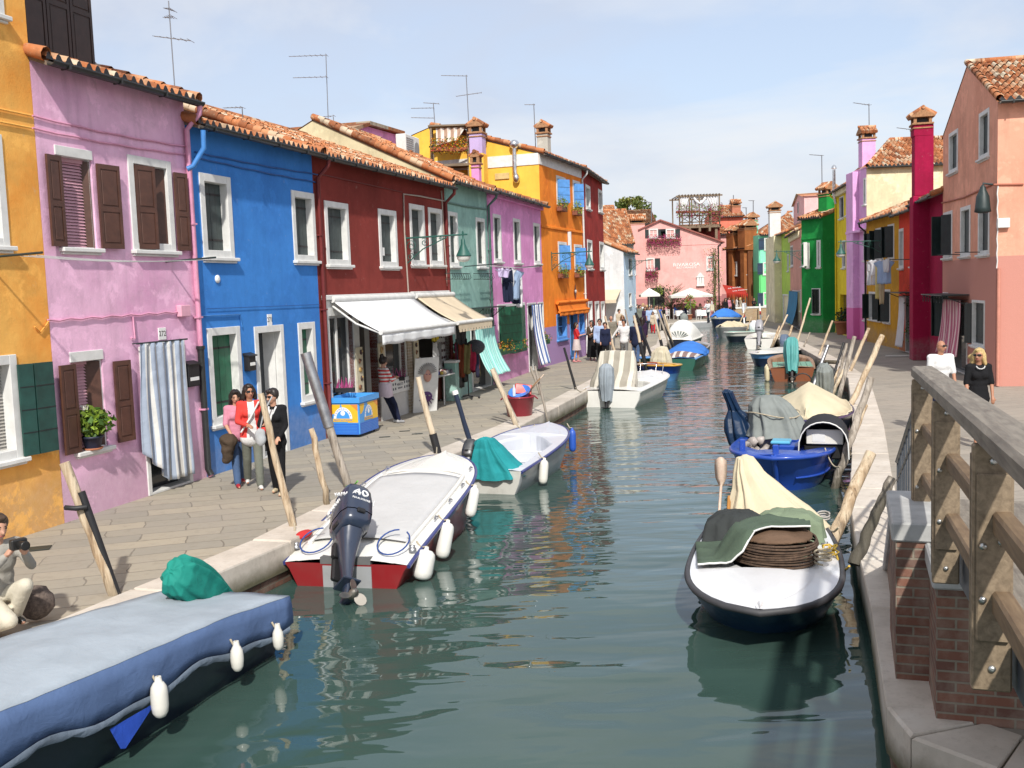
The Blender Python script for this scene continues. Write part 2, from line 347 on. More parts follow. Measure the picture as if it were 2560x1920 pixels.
# water
def water():
    t=NT('canal_water'); v=t.coord(); 
    n1=t.noise(t.coord((.45,.95,1),rz=R(-10)),.8,1.5,.5,.5); n2=t.noise(t.coord((.8,1.9,1),rz=R(-14)),1.1,1.5,.5,.4); n3=t.noise(t.coord((.9,3.2,1),rz=R(-16)),1.9,1.5,.5)
    sp=t.n('ShaderNodeSeparateXYZ'); t.l(v,sp.inputs[0]); far=t.ramp(t.math('DIVIDE',sp.outputs[1],60.0),[(.15,(.12,.12,.12)),(.4,(1,1,1))])
    h=t.math('ADD',t.math('ADD',t.math('MULTIPLY',n1,1.5),t.math('MULTIPLY',n2,.55)),t.math('MULTIPLY',t.math('MULTIPLY',n3,.35),far))
    t.bump(h,.42,.085)
    t.col(t.ramp(n1,[(.3,(.036,.07,.06,1)),(.7,(.045,.083,.07,1))])); t.set(Roughness=.012,IOR=1.42); t.b.inputs['Specular IOR Level'].default_value=.62
    return t.m
mb=MB(); mb.quad((-80,-30,0),(90,-30,0),(90,140,0),(-80,140,0)); tag(mb.build('water',water()),kind='structure')
# ---------------------------------------------------------------- sky, sun
SUN_EL=R(42); SD=V((-.05,1,0)).normalized()
world=bpy.data.worlds.new('World'); scene.world=world; world.use_nodes=True
def sky():
    nt=world.node_tree; nt.nodes.clear(); n=nt.nodes.new; l=nt.links.new
    out=n('ShaderNodeOutputWorld'); bg=n('ShaderNodeBackground'); st=n('ShaderNodeTexSky'); st.sky_type='NISHITA'; st.sun_disc=False
    st.sun_elevation=SUN_EL; st.sun_rotation=atan2(-SD.x,-SD.y); st.air_density=1.0; st.dust_density=1.5; st.ozone_density=1.0; st.altitude=0
    tc=n('ShaderNodeTexCoord'); mp=n('ShaderNodeMapping'); mp.inputs['Scale'].default_value=(1.0,1.0,2.6); mp.inputs['Location'].default_value=(.32,.1,.05); l(tc.outputs['Generated'],mp.inputs[0])
    no=n('ShaderNodeTexNoise'); no.inputs['Scale'].default_value=2.1; no.inputs['Detail'].default_value=7; no.inputs['Roughness'].default_value=.52; no.inputs['Distortion'].default_value=.35; l(mp.outputs[0],no.inputs[0])
    rp=n('ShaderNodeValToRGB'); e=rp.color_ramp.elements; e[0].position=.4; e[0].color=(.0,.0,.0,1); e[1].position=.62; e[1].color=(1,1,1,1); l(no.outputs[0],rp.inputs[0])
    k=n('ShaderNodeMath'); k.operation='MULTIPLY_ADD'; k.inputs[1].default_value=.3; k.inputs[2].default_value=.62; l(rp.outputs[0],k.inputs[0])
    mx=n('ShaderNodeMix'); mx.data_type='RGBA'; l(k.outputs[0],mx.inputs[0]); l(st.outputs[0],mx.inputs[6]); mx.inputs[7].default_value=SKYCLOUD
    m2=n('ShaderNodeMix'); m2.data_type='RGBA'; r2=n('ShaderNodeValToRGB'); e2=r2.color_ramp.elements; e2[0].position=.4; e2[0].color=(0,0,0,1); e2[1].position=.6; e2[1].color=(.85,.85,.85,1); n2=n('ShaderNodeTexNoise'); n2.inputs['Scale'].default_value=1.5; n2.inputs['Detail'].default_value=8; n2.inputs['Roughness'].default_value=.56; n2.inputs['Distortion'].default_value=.6; mp2=n('ShaderNodeMapping'); mp2.inputs['Scale'].default_value=(1.1,.9,3.4); mp2.inputs['Location'].default_value=(1.12,.4,.3); l(tc.outputs['Generated'],mp2.inputs[0]); l(mp2.outputs[0],n2.inputs[0]); l(n2.outputs[0],r2.inputs[0]); l(r2.outputs[0],m2.inputs[0]); l(mx.outputs[2],m2.inputs[6]); m2.inputs[7].default_value=(4.3,4.35,4.45,1)
    l(m2.outputs[2],bg.inputs[0]); bg.inputs[1].default_value=.15; l(bg.outputs[0],out.inputs[0])
SKYCLOUD=(3.0,3.28,3.9,1)
sky()
sd=bpy.data.lights.new('sun','SUN'); sd.energy=3.5; sd.angle=R(1.6); sd.color=(1,.955,.88); so=bpy.data.objects.new('sun',sd); COL.objects.link(so)
so.rotation_euler=V((SD.x*cos(SUN_EL),SD.y*cos(SUN_EL),-sin(SUN_EL))).to_track_quat('-Z','Y').to_euler(); so.location=(0,-20,40)
scene.view_settings.view_transform='Standard'; scene.view_settings.look='None'; scene.view_settings.gamma=1; scene.view_settings.exposure=EXPO if 'EXPO' in globals() else .48
try: scene.cycles.max_bounces=8; scene.cycles.use_denoising=True
except Exception: pass
# ================================================================ HOUSES
def shutter_leaf(mb,x0,x1,z0,z1,y,style='plank',mi=0,hi=1,M=None,th=.035):
    w=x1-x0
    if style=='plank':
        k=max(2,round(w/.16))
        for i in range(k): mb.box((x0+w*i/k+.002,y,z0),(x0+w*(i+1)/k-.002,y+th,z1),mi,M)
        for zz in (z0+(z1-z0)*.16,z1-(z1-z0)*.16): mb.box((x0+.01,y-.008,zz-.018),(x1-.01,y,zz+.018),hi,M)
    elif style=='panel':
        b=.055; mb.box((x0,y+.012,z0),(x1,y+th,z1),mi,M); zm=z0+(z1-z0)*.47
        for a,c in (((x0,z0),(x0+b,z1)),((x1-b,z0),(x1,z1)),((x0+b,z0),(x1-b,z0+b*1.3)),((x0+b,z1-b*1.3),(x1-b,z1)),((x0+b,zm-b*.7),(x1-b,zm+b*.7))): mb.box((a[0],y,a[1]),(c[0],y+.0118,c[1]),mi,M)
        for za,zb in ((z0+b*1.3,zm-b*.7),(zm+b*.7,z1-b*1.3)): mb.cbox((x0+b+.02,y+.001,za+.02),(x1-b-.02,y+.02,zb-.02),.008,mi,M)
    elif style=='louver':
        b=.045; mb.box((x0,y,z0),(x0+b,y+th,z1),mi,M); mb.box((x1-b,y,z0),(x1,y+th,z1),mi,M); mb.box((x0+b,y,z0),(x1-b,y+th,z0+b),mi,M); mb.box((x0+b,y,z1-b),(x1-b,y+th,z1),mi,M)
        k=max(4,int((z1-z0)/.07))
        for i in range(k):
            zz=z0+b+(z1-z0-2*b)*(i+.1)/k; mb.quad(*[(M@V(p) if M else p) for p in ((x0+b,y+.005,zz),(x1-b,y+.005,zz),(x1-b,y+th,zz+.06),(x0+b,y+th,zz+.06))],mi)
    else:
        mb.box((x0,y,z0),(x1,y+th,z1),mi,M)
        k=max(3,round((z1-z0)/.3))
        for i in range(1,k): mb.box((x0,y-.004,z0+(z1-z0)*i/k-.006),(x1,y-.0005,z0+(z1-z0)*i/k+.006),hi,M)
class House:
    def __init__(s,name,label,P,Q,eave,wall,depth=7.0,slope=20,ridge=None,side=None,group=None,cat='house',over=.3,roofdark=0.0,tile=True,gutter=True,sidegap=.004,zb=0.0,rough_roof=True,mono=False,sideover=.02,sides=(1,1),hip=0.0):
        s.sides=sides; s.hip=hip
        s.P=V((P[0],P[1])); s.Q=V((Q[0],Q[1])); d=s.Q-s.P; s.L=d.length; s.t=d/s.L; s.n=V((-s.t.y,s.t.x))
        s.o=empty(name,(s.P.x,s.P.y,ZP),atan2(s.t.y,s.t.x),label,cat,group)
        s.eave=eave; s.wall=wall; s.depth=depth; s.slope=slope; s.ridge=ridge if ridge is not None else depth/2; s.side=side or wall; s.holes=[]; s.over=over; s.tile=tile; s.rd=roofdark; s.gut=gutter; s.gap=sidegap; s.so=sideover
    def W(s,c,x,y,off=0.0):     # sight line onto the facade plane (off metres in front of it) -> (u, z)
        d=ray(c,x,y); p0=V((s.P.x,s.P.y))-s.n*off; k=(p0-V((CAM.x,CAM.y))).dot(s.n)/V((d.x,d.y)).dot(s.n); q=CAM+d*k
        return (V((q.x,q.y))-s.P).dot(s.t), q.z-ZP
    def U(s,c,x,y,u):           # sight line onto the cross plane at u -> (y_local, z)
        d=ray(c,x,y); p0=s.P+s.t*u; k=(p0-V((CAM.x,CAM.y))).dot(s.t)/V((d.x,d.y)).dot(s.t); q=CAM+d*k
        return (V((q.x,q.y))-s.P).dot(s.n), q.z-ZP
    def rect(s,a,b,off=0.0):
        u0,z1=s.W(*a,off); u1,z0=s.W(*b,off); return u0,z0,u1,z1
    def world(s,u,y,z): q=s.P+s.t*u+s.n*y; return V((q.x,q.y,ZP+z))
    def hole(s,u0,z0,u1,z1): s.holes.append((max(u0,s.gap+.02),max(z0,0),min(u1,s.L-s.gap-.02),min(z1,s.eave-.05)))
    def finish(s,wallmats=None):
        mb=MB(); g=s.gap; us=sorted({g,s.L-g,*[h[0] for h in s.holes],*[h[2] for h in s.holes]}); zs=sorted({-.05,s.eave,*[h[1] for h in s.holes],*[h[3] for h in s.holes]})
        for a,b in zip(us[:-1],us[1:]):
            for c,d in zip(zs[:-1],zs[1:]):
                m=((a+b)/2,(c+d)/2)
                if any(h[0]<m[0]<h[2] and h[1]<m[1]<h[3] for h in s.holes): continue
                mb.quad((a,0,c),(b,0,c),(b,0,d),(a,0,d))
        for h in s.holes:       # reveals
            a,c,b,d=h; e=.22
            mb.quad((a,0,c),(a,0,d),(a,e,d),(a,e,c)); mb.quad((b,0,d),(b,0,c),(b,e,c),(b,e,d)); mb.quad((a,0,d),(b,0,d),(b,e,d),(a,e,d))
            if c>.02: mb.quad((b,0,c),(a,0,c),(a,e,c),(b,e,c))
        D=s.depth; rz=s.eave+s.ridge*math.tan(R(s.slope)); bz=rz-(D-s.ridge)*math.tan(R(s.slope))
        for u,fl in ((g,0),(s.L-g,1)):
            if not s.sides[fl]: continue
            if s.hip: bz=rz=s.eave
            p=[(u,0,-.05),(u,0,s.eave),(u,s.ridge,rz),(u,D,bz),(u,D,-.05)]; mb.add(p,[(0,1,2,3,4) if fl else (4,3,2,1,0)],1)
        mb.quad((g,D,-.05),(g,D,bz),(s.L-g,D,bz),(s.L-g,D,-.05),1)
        mb.build('wall',[s.wall,s.side],s.o,fix=False)
        s.roof()
    def face(s,name='wall',peak=None):
        mb=MB(); us=sorted({0,s.L,*[h[0] for h in s.holes],*[h[2] for h in s.holes]}); zs=sorted({-.05,s.eave,*[h[1] for h in s.holes],*[h[3] for h in s.holes]})
        for a,b in zip(us[:-1],us[1:]):
            for c,d in zip(zs[:-1],zs[1:]):
                m=((a+b)/2,(c+d)/2)
                if not any(h[0]<m[0]<h[2] and h[1]<m[1]<h[3] for h in s.holes): mb.quad((a,0,c),(b,0,c),(b,0,d),(a,0,d))
        for a,c,b,d in s.holes:
            e=.22; mb.quad((a,0,c),(a,0,d),(a,e,d),(a,e,c)); mb.quad((b,0,d),(b,0,c),(b,e,c),(b,e,d)); mb.quad((a,0,d),(b,0,d),(b,e,d),(a,e,d))
            if c>.02: mb.quad((b,0,c),(a,0,c),(a,e,c),(b,e,c))
        if peak:
            q=[(0,0,s.eave),(s.L,0,s.eave)]+[(u,0,z) for u,z in reversed(peak)]; mb.add(q,[tuple(range(len(q)))])
        return mb.build(name,s.wall,s.o,fix=False)
    def roof(s):
        TM=tiles('terracotta_roof_tiles' if not s.rd else 'old_terracotta_roof_tiles',s.rd)
        ta=math.tan(R(s.slope)); y0=-s.over; z0=s.eave-s.over*ta+.06; run=s.ridge+s.over; u0=-s.so; u1=s.L+s.so
        mb=MB(); uvs=[]; ps=.2; rs=.36; nc=max(2,round((u1-u0)/ps)); nr=max(2,round(run/rs)); r=random.Random(int(s.L*1000)); sl=sqrt(1+ta*ta); ph=[(0,0),(.16,.055),(.33,.078),(.5,.055),(.66,0),(.83,-.028),(1,0)]
        if s.tile:
            for j in range(nc):
                for i in range(nr):
                    jz=r.uniform(-.008,.008); jy=r.uniform(-.035,.035); vs=[]
                    for e in (0,1):
                        yy=y0+run*(i+e*1.06)/nr+jy*(1 if i or e else .6); zz=z0+(yy-y0)*ta+(.03 if e==0 else .0)+jz
                        for f,h in ph:
                            ul=u0+s.hip*(yy-y0)/run; vs.append((max(u0+(u1-u0)*(j+f)/nc,ul),yy,zz+h))
                    n=len(ph); mb.add(vs,[(k,k+1,k+1+n,k+n) for k in range(n-1)],0,False); uvs+= [(j+.5+7*int(s.L*10),i+.5)]*(2*n)
                    if i==0:   # eave course mouths filled with black faces, their inner shade painted in
                        mb.add(vs[:n]+[(p[0],p[1],zz0) for p,zz0 in zip(vs[:n],[z0+.002]*n)],[(k,k+n,k+n+1,k+1) for k in range(n-1)],1); uvs+=[(j+.5,i+.5)]*(2*n)
            o0=len(mb.v)
        b=-.03
        zr=z0+run*ta; D=s.depth
        k=len(mb.v); mb.add([(u0,y0,z0+b),(u1,y0,z0+b),(u1,s.ridge,zr+b),(u0+s.hip,s.ridge,zr+b),(u0,y0,z0-.09),(u1,y0,z0-.09),(u1,s.ridge,zr-.09),(u0+s.hip,s.ridge,zr-.09)],[(0,1,2,3),(4,7,6,5),(0,4,5,1),(0,3,7,4),(1,5,6,2)],2)
        if D>s.ridge:
            zb=zr-(D+.2-s.ridge)*ta; mb.add([(u0+s.hip,s.ridge,zr+b),(u1,s.ridge,zr+b),(u1,D+.2,zb+b),(u0,D+.2,zb+b)],[(0,1,2,3)],0)
        if s.hip:
            mb.add([(u0,y0,z0+b),(u0+s.hip,s.ridge,zr+b),(u0,D,z0+b)],[(2,1,0)],0); k=8
            for i in range(k): mb.tube([(u0+s.hip*i/k,y0+run*i/k,z0+.05+(zr-z0)*i/k),(u0+s.hip*(i+1.1)/k,y0+run*(i+1.1)/k,z0+.04+(zr-z0)*(i+1.1)/k)],[.1,.085],8,0,False)
        # ridge and verge tiles
        if s.tile:
            ur=u0+s.hip; kk=max(1,int((u1-ur)/.4))
            for i in range(kk):
                q=ur+(u1-ur)*i/kk; mb.tube([(q,s.ridge,zr+.03),(q+.43,s.ridge,zr+.045)],[.1,.085],8,0,False)
            for uu in ((u0,u1) if not s.hip else (u1,)):
                for i in range(nr):
                    ya=y0+run*i/nr; mb.tube([(uu,ya,z0+(ya-y0)*ta+.06),(uu,ya+run/nr*1.1,z0+(ya+run/nr*1.1-y0)*ta+.04)],[.1,.085],8,0,False)
        uvs+=[((p[0]*5//1)+.5,(p[1]*3//1)+.5) for p in mb.v[len(uvs):]]
        ro=mb.build('roof',[TM,BLACK,paint('roof_board',(.16,.12,.09,1),.9)],s.o,uvs=uvs); s.ro=ro
        if s.gut:
            g=MB(); pr=[(.075*cos(a),-.075*sin(a)) for a in [pi*q/8 for q in range(9)]]
            for i,uu in enumerate((u0+.01,u1-.01)): pass
            rings=[[(uu,y0-.05+a,z0-.02+c) for a,c in pr]+[(uu,y0-.05+a*.86,z0-.02+c*.86) for a,c in reversed(pr)] for uu in (u0+.01,u1-.01)]
            g.loft(rings,0,True,(True,True)); 
            for i in range(max(2,int(s.L/1.1))): g.box((u0+.3+i*1.1,y0-.13,z0-.1),(u0+.33+i*1.1,y0+.03,z0-.006))
            g.build('gutter',GUT,ro)
    def downpipe(s,u,mat=GUT,z0=0.0,z1=None,r=.045,lowmat=None,lowz=1.6,dark=False):
        mb=MB(); z1=z1 or s.eave-.5; 
        mb.tube([(u,-s.over-.05,s.eave-s.over*math.tan(R(s.slope))-.02),(u,-s.over-.04,s.eave-.25),(u,-.07,z1),(u,-.07,z0+.12),(u,-.12,z0+.03)],r,8)
        for zz in (1.2,2.8,4.4):
            if zz<z1: mb.box((u-r-.015,-.12,zz),(u+r+.015,-.001,zz+.03))
        o=mb.build('downpipe',mat,s.o)
        if lowmat:
            m2=MB(); m2.tube([(u,-.07,lowz),(u,-.07,.16),(u,-.13,.05)],r+.012,8); m2.tube([(u,-.07,lowz),(u,-.07,lowz+.06)],r+.03,8); m2.build('pipe_base',lowmat,o)
        return o
    def window(s,a=None,b=None,r=None,fw=.11,style='closed',mat=DGREEN,frame=WHITE,sill=True,deep=.13,nof=False,leaf='plank',lintel=False,nl=2,name='window',flat=False):
        u0,z0,u1,z1=r or s.rect(a,b)
        if z0>z1: z0,z1=z1,z0
        if flat: deep=-.02; sill_y=0
        else: s.hole(u0+.012,z0+.012,u1-.012,z1-.012)
        f=MB(); pr=-.022 if not flat else -.07
        if not lintel:
            f.cbox((u0,pr,z0),(u0+fw,deep+.05,z1),.006); f.cbox((u1-fw,pr,z0),(u1,deep+.05,z1),.006)
            f.cbox((u0+fw,pr+.001,z0),(u1-fw,deep+.05,z0+(fw if name!='door' else .04)),.006); 
        f.cbox((u0+(0 if lintel else fw),pr+.001,z1-fw),(u1-(0 if lintel else fw),deep+.05,z1),.006)
        if lintel: f.box((u0+.012,.03,z0),(u0+.05,deep+.05,z1-fw)); f.box((u1-.05,.03,z0),(u1-.012,deep+.05,z1-fw)); f.box((u0+.05,.03,z0),(u1-.05,deep+.05,z0+.03)); fi=.05
        else: fi=fw
        w=f.build(name,frame,s.o)
        if sill:
            m=MB(); m.cbox((u0-.05,-.1,z0-.05),(u1+.05,.02,z0+.012),.01); m.cbox((u0-.02,-.05,z0-.085),(u1+.02,.02,z0-.051),.008); m.build('sill',frame,w)
        a0,b0,a1,b1=u0+fi,z0+(fi if not lintel else .03),u1-fi,z1-fw
        if name=='door': b0=z0+.04
        if style in('closed','half'):
            for i in range(nl):
                m=MB(); shutter_leaf(m,a0+(a1-a0)*i/nl+.003,a0+(a1-a0)*(i+1)/nl-.003,b0+.004,b1-.004,deep-.04,leaf); m.build('shutter',[mat,BLACK],w)
        m=MB(); m.quad((a0-.01,deep+.045,b0-.01),(a1+.01,deep+.045,b0-.01),(a1+.01,deep+.045,b1+.01),(a0-.01,deep+.045,b1+.01)); 
        if style in('glass','bars'):
            for i in range(1,2): m.box((a0+(a1-a0)*i/2-.025,deep,b0),(a0+(a1-a0)*i/2+.025,deep+.04,b1),1)
            for i in range(0,3): zz=b0+(b1-b0)*i/2; m.box((a0,deep+.001,max(zz-.02,b0)),(a1,deep+.039,min(zz+.02,b1)),1)
        p=m.build('pane',[pane_mat(),frame],w,fix=False)
        if style=='blind':
            m=MB(); k=int((b1-b0)/.045)
            for i in range(k):
                zz=b0+(b1-b0)*i/k; m.quad((a0+.01,deep-.03,zz),(a1-.01,deep-.03,zz),(a1-.01,deep-.005,zz+.042),(a0+.01,deep-.005,zz+.042))
            m.box((a0,deep-.04,b1-.06),(a1,deep+.02,b1)); m.build('blind',mat,w)
        s.last=w; return u0,z0,u1,z1
    def leaf(s,parent,hx,z0,z1,w,ang,mat,style='plank',y=-.03,sgn=1):   # opened shutter hinged at hx
        M=Matrix.Translation((hx,y,0))@Matrix.Rotation(ang,4,'Z'); m=MB()
        shutter_leaf(m,0 if sgn>0 else -w,w if sgn>0 else 0,z0,z1,-.035,style,0,1,M); return m.build('shutter',[mat,BLACK],parent)
    def box(s,name,u0,y0,z0,u1,y1,z1,mat,parent=None,c=.012):
        m=MB(); m.cbox((u0,y0,z0),(u1,y1,z1),c); return m.build(name,mat,parent or s.o)
    def cable(s,pts,mat,r=.012,name='cable'):
        m=MB(); m.tube([(u,-.025,z) for u,z in pts],r,5); return m.build(name,mat,s.o)
def chimney(h,u,y,z0,z1,w,mat,d=None,capc=None,parent=None,style='house'):
    d=d or w; m=MB(); m.cbox((u-w/2,y-d/2,z0),(u+w/2,y+d/2,z1),.015); o=m.build('chimney',mat,parent or h.o)
    c=MB(); br=paint('chimney_brick',(.38,.2,.1,1),.9,.4,12); e=w*.62; ed=d*.62
    c.cbox((u-w/2-.03,y-d/2-.03,z1-.16),(u+w/2+.03,y+d/2+.03,z1-.11),.01,0); c.cbox((u-w/2-.06,y-d/2-.06,z1-.02),(u+w/2+.06,y+d/2+.06,z1+.05),.01,0)
    for sx in (-1,1):
        for sy in (-1,1): c.box((u+sx*w*.42-.05,y+sy*d*.42-.05,z1+.05),(u+sx*w*.42+.05,y+sy*d*.42+.05,z1+.25),0)
    c.box((u-w*.3,y-d*.3,z1+.05),(u+w*.3,y+d*.3,z1+.22),1)
    zz=z1+.25; k=max(4,int(2*e/.17)); rz_=ed*.62
    for i in range(k):
        q=u-e+2*e*(i+.5)/k
        for sgn in (-1,1): c.tube([(q,y+sgn*(ed+.05),zz+.05),(q,y,zz+.08+rz_)],[e/k*1.0,e/k*.9],7,2,True)
    c.tube([(u-e-.03,y,zz+.1+rz_),(u+e+.03,y,zz+.1+rz_)],.07,7,2,True)
    for uu in (u-e+.01,u+e-.06): c.add([(uu,y-ed,zz+.05),(uu,y+ed,zz+.05),(uu,y,zz+.05+rz_),(uu+.05,y-ed,zz+.05),(uu+.05,y+ed,zz+.05),(uu+.05,y,zz+.05+rz_)],[(0,1,2),(3,5,4),(0,3,4,1),(1,4,5,2),(2,5,3,0)],0)
    c.prism([(u-e,zz),(u+e,zz),(u+e,zz+.05),(u-e,zz+.05)],y-ed,y+ed,0)
    uv=[(int(p[0]*6)+.5,int(p[1]*5)+.5) for p in c.v]
    c.build('chimney_cap',[br,BLACK,tiles('terracotta_roof_tiles')],o,uvs=uv); return o
# ================================================================ LEFT ROW
Pw=[G('D',0,1172),G('D',140,1130),G('D',447,1031),G('D',704.5,948),G('C4',1510,960),G('D',1066,831),G('D',1178,792),G('D',1266,768),G('D',1310,748)]
Pw=[(p.x,p.y) for p in Pw]; Pw[0]=(Pw[1][0]-(Pw[2][0]-Pw[1][0])*1.2,Pw[1][1]-(Pw[2][1]-Pw[1][1])*1.2)
ORANGE=stucco('orange_stucco',rgb(245,182,96,.76),rgb(232,140,52,.72),.3,1.0)
PINK=stucco('pink_stucco',rgb(226,180,207,.8),rgb(212,152,190,.76),.35,2.0)
BLUE=stucco('blue_stucco',rgb(64,130,205,.8),rgb(56,115,190,.75),.18,3.0)
DRED=stucco('dark_red_stucco',rgb(136,58,52,.72),rgb(116,48,42,.68),.25,4.0)
TEAL=stucco('pale_teal_stucco',rgb(150,188,178,.75),rgb(128,170,160,.7),.4,5.0)
PURP=stucco('lilac_pink_stucco',rgb(212,146,194,.9),rgb(198,128,178,.84),.3,6.0)
TANG=stucco('tangerine_stucco',rgb(240,138,48,.8),rgb(222,116,40,.75),.3,7.0,rgb(170,140,185,.7),1.55)
YELW=stucco('yellow_side_stucco',rgb(248,190,80,.78),rgb(235,172,66,.75),.15,7.5)
RED2=stucco('brick_red_stucco',rgb(160,52,46,.75),rgb(130,42,40,.7),.5,8.0)
CREAM=stucco('cream_side_stucco',rgb(215,205,170,.7),rgb(195,185,150,.68),.3,9.0)
# --- orange house at the edge
h=House('orange_house','tall orange house with a dark green open shutter, beside the pink house',Pw[0],Pw[1],9.6,ORANGE,7)
def blind_window(h,r,bl,lint,fr=.1): return h.window(r=r,style='blind',mat=bl,lintel=lint,fw=fr)
BLG=paint('grey_blind_slats',(.4,.38,.34,1),.6); BLP=paint('pink_blind_slats',(.55,.3,.36,1),.6)
u1,z0=h.W('A2',100,1500); u2,z1=h.W('A2',205,800)
gu,gz0=h.W('A2',130,1510); _,gz1=h.W('A2',205,780)
h.window(r=(u1-1.0,gz0,h.W('A2',105,900)[0]+.02,gz1),style='blind',mat=BLG,fw=.13,deep=.16); w=h.last
hu=h.W('A2',112,1100)[0]; s_=h.W('A2',196,1100)[0]-hu
h.leaf(w,hu+.02,gz0+.02,gz1-.14,s_,R(-14),paint('deep_green_shutter_paint',(.012,.06,.05,1),.5,.3),'board'); h.leaf(w,hu+.03+s_,gz0+.02,gz1-.14,h.W('A2',320,1100)[0]-hu-s_,R(-3),paint('deep_green_shutter_paint',(.012,.06,.05,1),.5,.3),'board',y=-.08)
u,zs=h.W('A2',50,50); _,zt=h.W('A1',60,940); h.window(r=(u-.95,zs,u+.04,zt),style='glass',fw=.12)
u,zs=h.W('A1',20,120); h.window(r=(u-.9,zs,u+.02,zs+1.4),style='glass',fw=.12)
for a,b in ((('A1',0,757),('A1',205,800)),(('A1',0,845),('A1',205,885))):
    p,q=h.W(*a),h.W(*b); h.cable([(p[0]-1,p[1]),(p[0],p[1]),q],ORANGE,.014)
p,q=h.W('A2',230,600),h.W('A2',330,555); h.cable([p,(p[0]+.1,p[1]-.08),(p[0]+.2,p[1]),q],ORANGE)
h.finish()
# --- pink house
h=House('pink_house','pink two-storey house with brown panelled shutters and a striped door curtain',Pw[1],Pw[2],5,PINK,7,slope=19); h.eave=h.W('A1',700,560)[1]+.05; hp=h
r1=(h.W('A1',385,1200)[0],h.W('A2',500,60)[1],h.W('A1',640,1200)[0],h.W('A1',490,1020)[1]); h.window(r=r1,style='blind',mat=BLP,lintel=True,fw=.14); w=h.last
lu=h.W('A1',285,1300)[0]; h.leaf(w,r1[0]+.06,r1[1]+.02,r1[3]-.16,(r1[0]-lu)*1.02,R(4),BROWN,'panel',sgn=-1)
a=h.W('A1',640,1300)[0]; b=h.W('A1',785,1300)[0]; h.leaf(w,r1[2]-.04,r1[1]+.02,r1[3]-.16,.34,R(130),BROWN,'panel',y=.02); h.leaf(w,a+.06,r1[1]+.02,r1[3]-.18,b-a-.02,R(-5),BROWN,'panel')
r2=(h.W('A1',890,1300)[0],h.W('A2',1090,80)[1],h.W('A1',1185,1300)[0],h.W('A1',1040,1095)[1]); h.window(r=r2,style='blind',mat=BLP,fw=.13,deep=.16); w=h.last
h.leaf(w,r2[0]+.14,r2[1]+.03,r2[3]-.15,.42,R(-9),BROWN,'panel',y=.0); a=h.W('A1',1185,1300)[0]; b=h.W('A1',1262,1300)[0]; h.leaf(w,r2[2]-.1,r2[1]+.03,r2[3]-.15,.36,R(155),BROWN,'panel',y=.02); h.leaf(w,a+.02,r2[1]+.03,r2[3]-.17,b-a,R(-6),BROWN,'panel')
r3=(h.W('A2',500,1100)[0],h.W('A2',680,1440)[1],h.W('A2',730,1100)[0],h.W('A2',600,765)[1]); h.window(r=r3,style='blind',mat=BLP,lintel=True,fw=.15,deep=.18); w=h.last; sill_pink=r3
lu=h.W('A2',395,1100)[0]; h.leaf(w,r3[0]+.05,r3[1]+.02,r3[3]-.17,r3[0]-lu+.05,R(5),BROWN,'panel',sgn=-1); h.leaf(w,r3[2]-.05,r3[1]+.02,r3[3]-.17,.36,R(140),BROWN,'panel',y=.02); a=h.W('A2',790,1100)[0]; b=h.W('A2',885,1100)[0]; h.leaf(w,a-.02,r3[1]+.02,r3[3]-.2,b-a+.03,R(-5),BROWN,'panel')
du0=h.W('A2',1010,1450)[0]-.02; du1=h.W('A2',1330,1450)[0]; dz=h.W('A2',1120,715)[1]; h.window(r=(du0,0,du1-.05,dz-.02),fw=.09,style='dark',sill=False,name='door',deep=.18); 
# curtain gathered on a rod
def curtain(h,u0,u1,ztop,zbot,mat,name,label,folds=7,amp=.05,y=-.12,flare=.0,hem=None,cat='curtain',lean=0.0,rod=True,group=None,seed=1):
    m=MB(); nx,nz=folds*8,26; vs=[]; uv=[]; rr=random.Random(seed); ph=[rr.uniform(0,6) for _ in range(4)]
    for k in range(nz+1):
        f=k/nz
        for i in range(nx+1):
            g=i/nx; zz=ztop+(zbot-ztop)*f; 
            if hem: zz=ztop+(zbot+hem(g)-ztop)*f
            a=amp*(.5+.5*f); yy=y+a*sin(g*2*pi*folds+ph[0]+.5*sin(f*3+ph[1]))+a*.5*sin(g*2*pi*folds*.43+f*2+ph[2])-lean*f*f
            uu=u0+(u1-u0)*(g+(g-.5)*flare*f)+.02*sin(f*5+g*9+ph[3]); vs.append((uu,yy,zz)); uv.append((g*(u1-u0),zz))
    fs=[(k*(nx+1)+i,k*(nx+1)+i+1,(k+1)*(nx+1)+i+1,(k+1)*(nx+1)+i) for k in range(nz) for i in range(nx)]
    m.add(vs,fs,0,True); e=empty(name,h.world((u0+u1)/2,0,zbot),h.o.rotation_euler.z,label,cat,group); inv=e.matrix_basis.inverted() if False else None
    M=Matrix.Translation((-(u0+u1)/2,0,-zbot)); o=m.build('cloth',mat,e,uvs=uv,M=M)
    s=o.modifiers.new('s','SOLIDIFY'); s.thickness=.006
    if rod: m=MB(); m.tube([(u0-.05,y,ztop+.01),(u1+.05,y,ztop+.01)],.014,6); [m.tube([(q,0.02,ztop+.01),(q,y,ztop+.01)],.01,5) for q in (u0,u1)]; m.build('rod',IRON,e,M=M)
    return e
cu0=h.W('A2',965,800,.12)[0]; cu1=h.W('A2',1290,800,.12)[0]; zt=h.W('A2',1120,705,.12)[1]; zb=h.W('A2',1250,1640,.12)[1]
STR=fabric('blue_striped_cotton',(.66,.66,.64,1),.14,.95,(.36,.42,.52,1),axis='uv',period=.15,duty=.72,c3=(.5,.49,.46,1))
e=curtain(h,cu0,cu1,zt,max(zb,.06),STR,'door_curtain','blue and white striped curtain hanging over the pink house doorway',6,.05,flare=.05,hem=lambda g:max(0,.55-g*1.25))
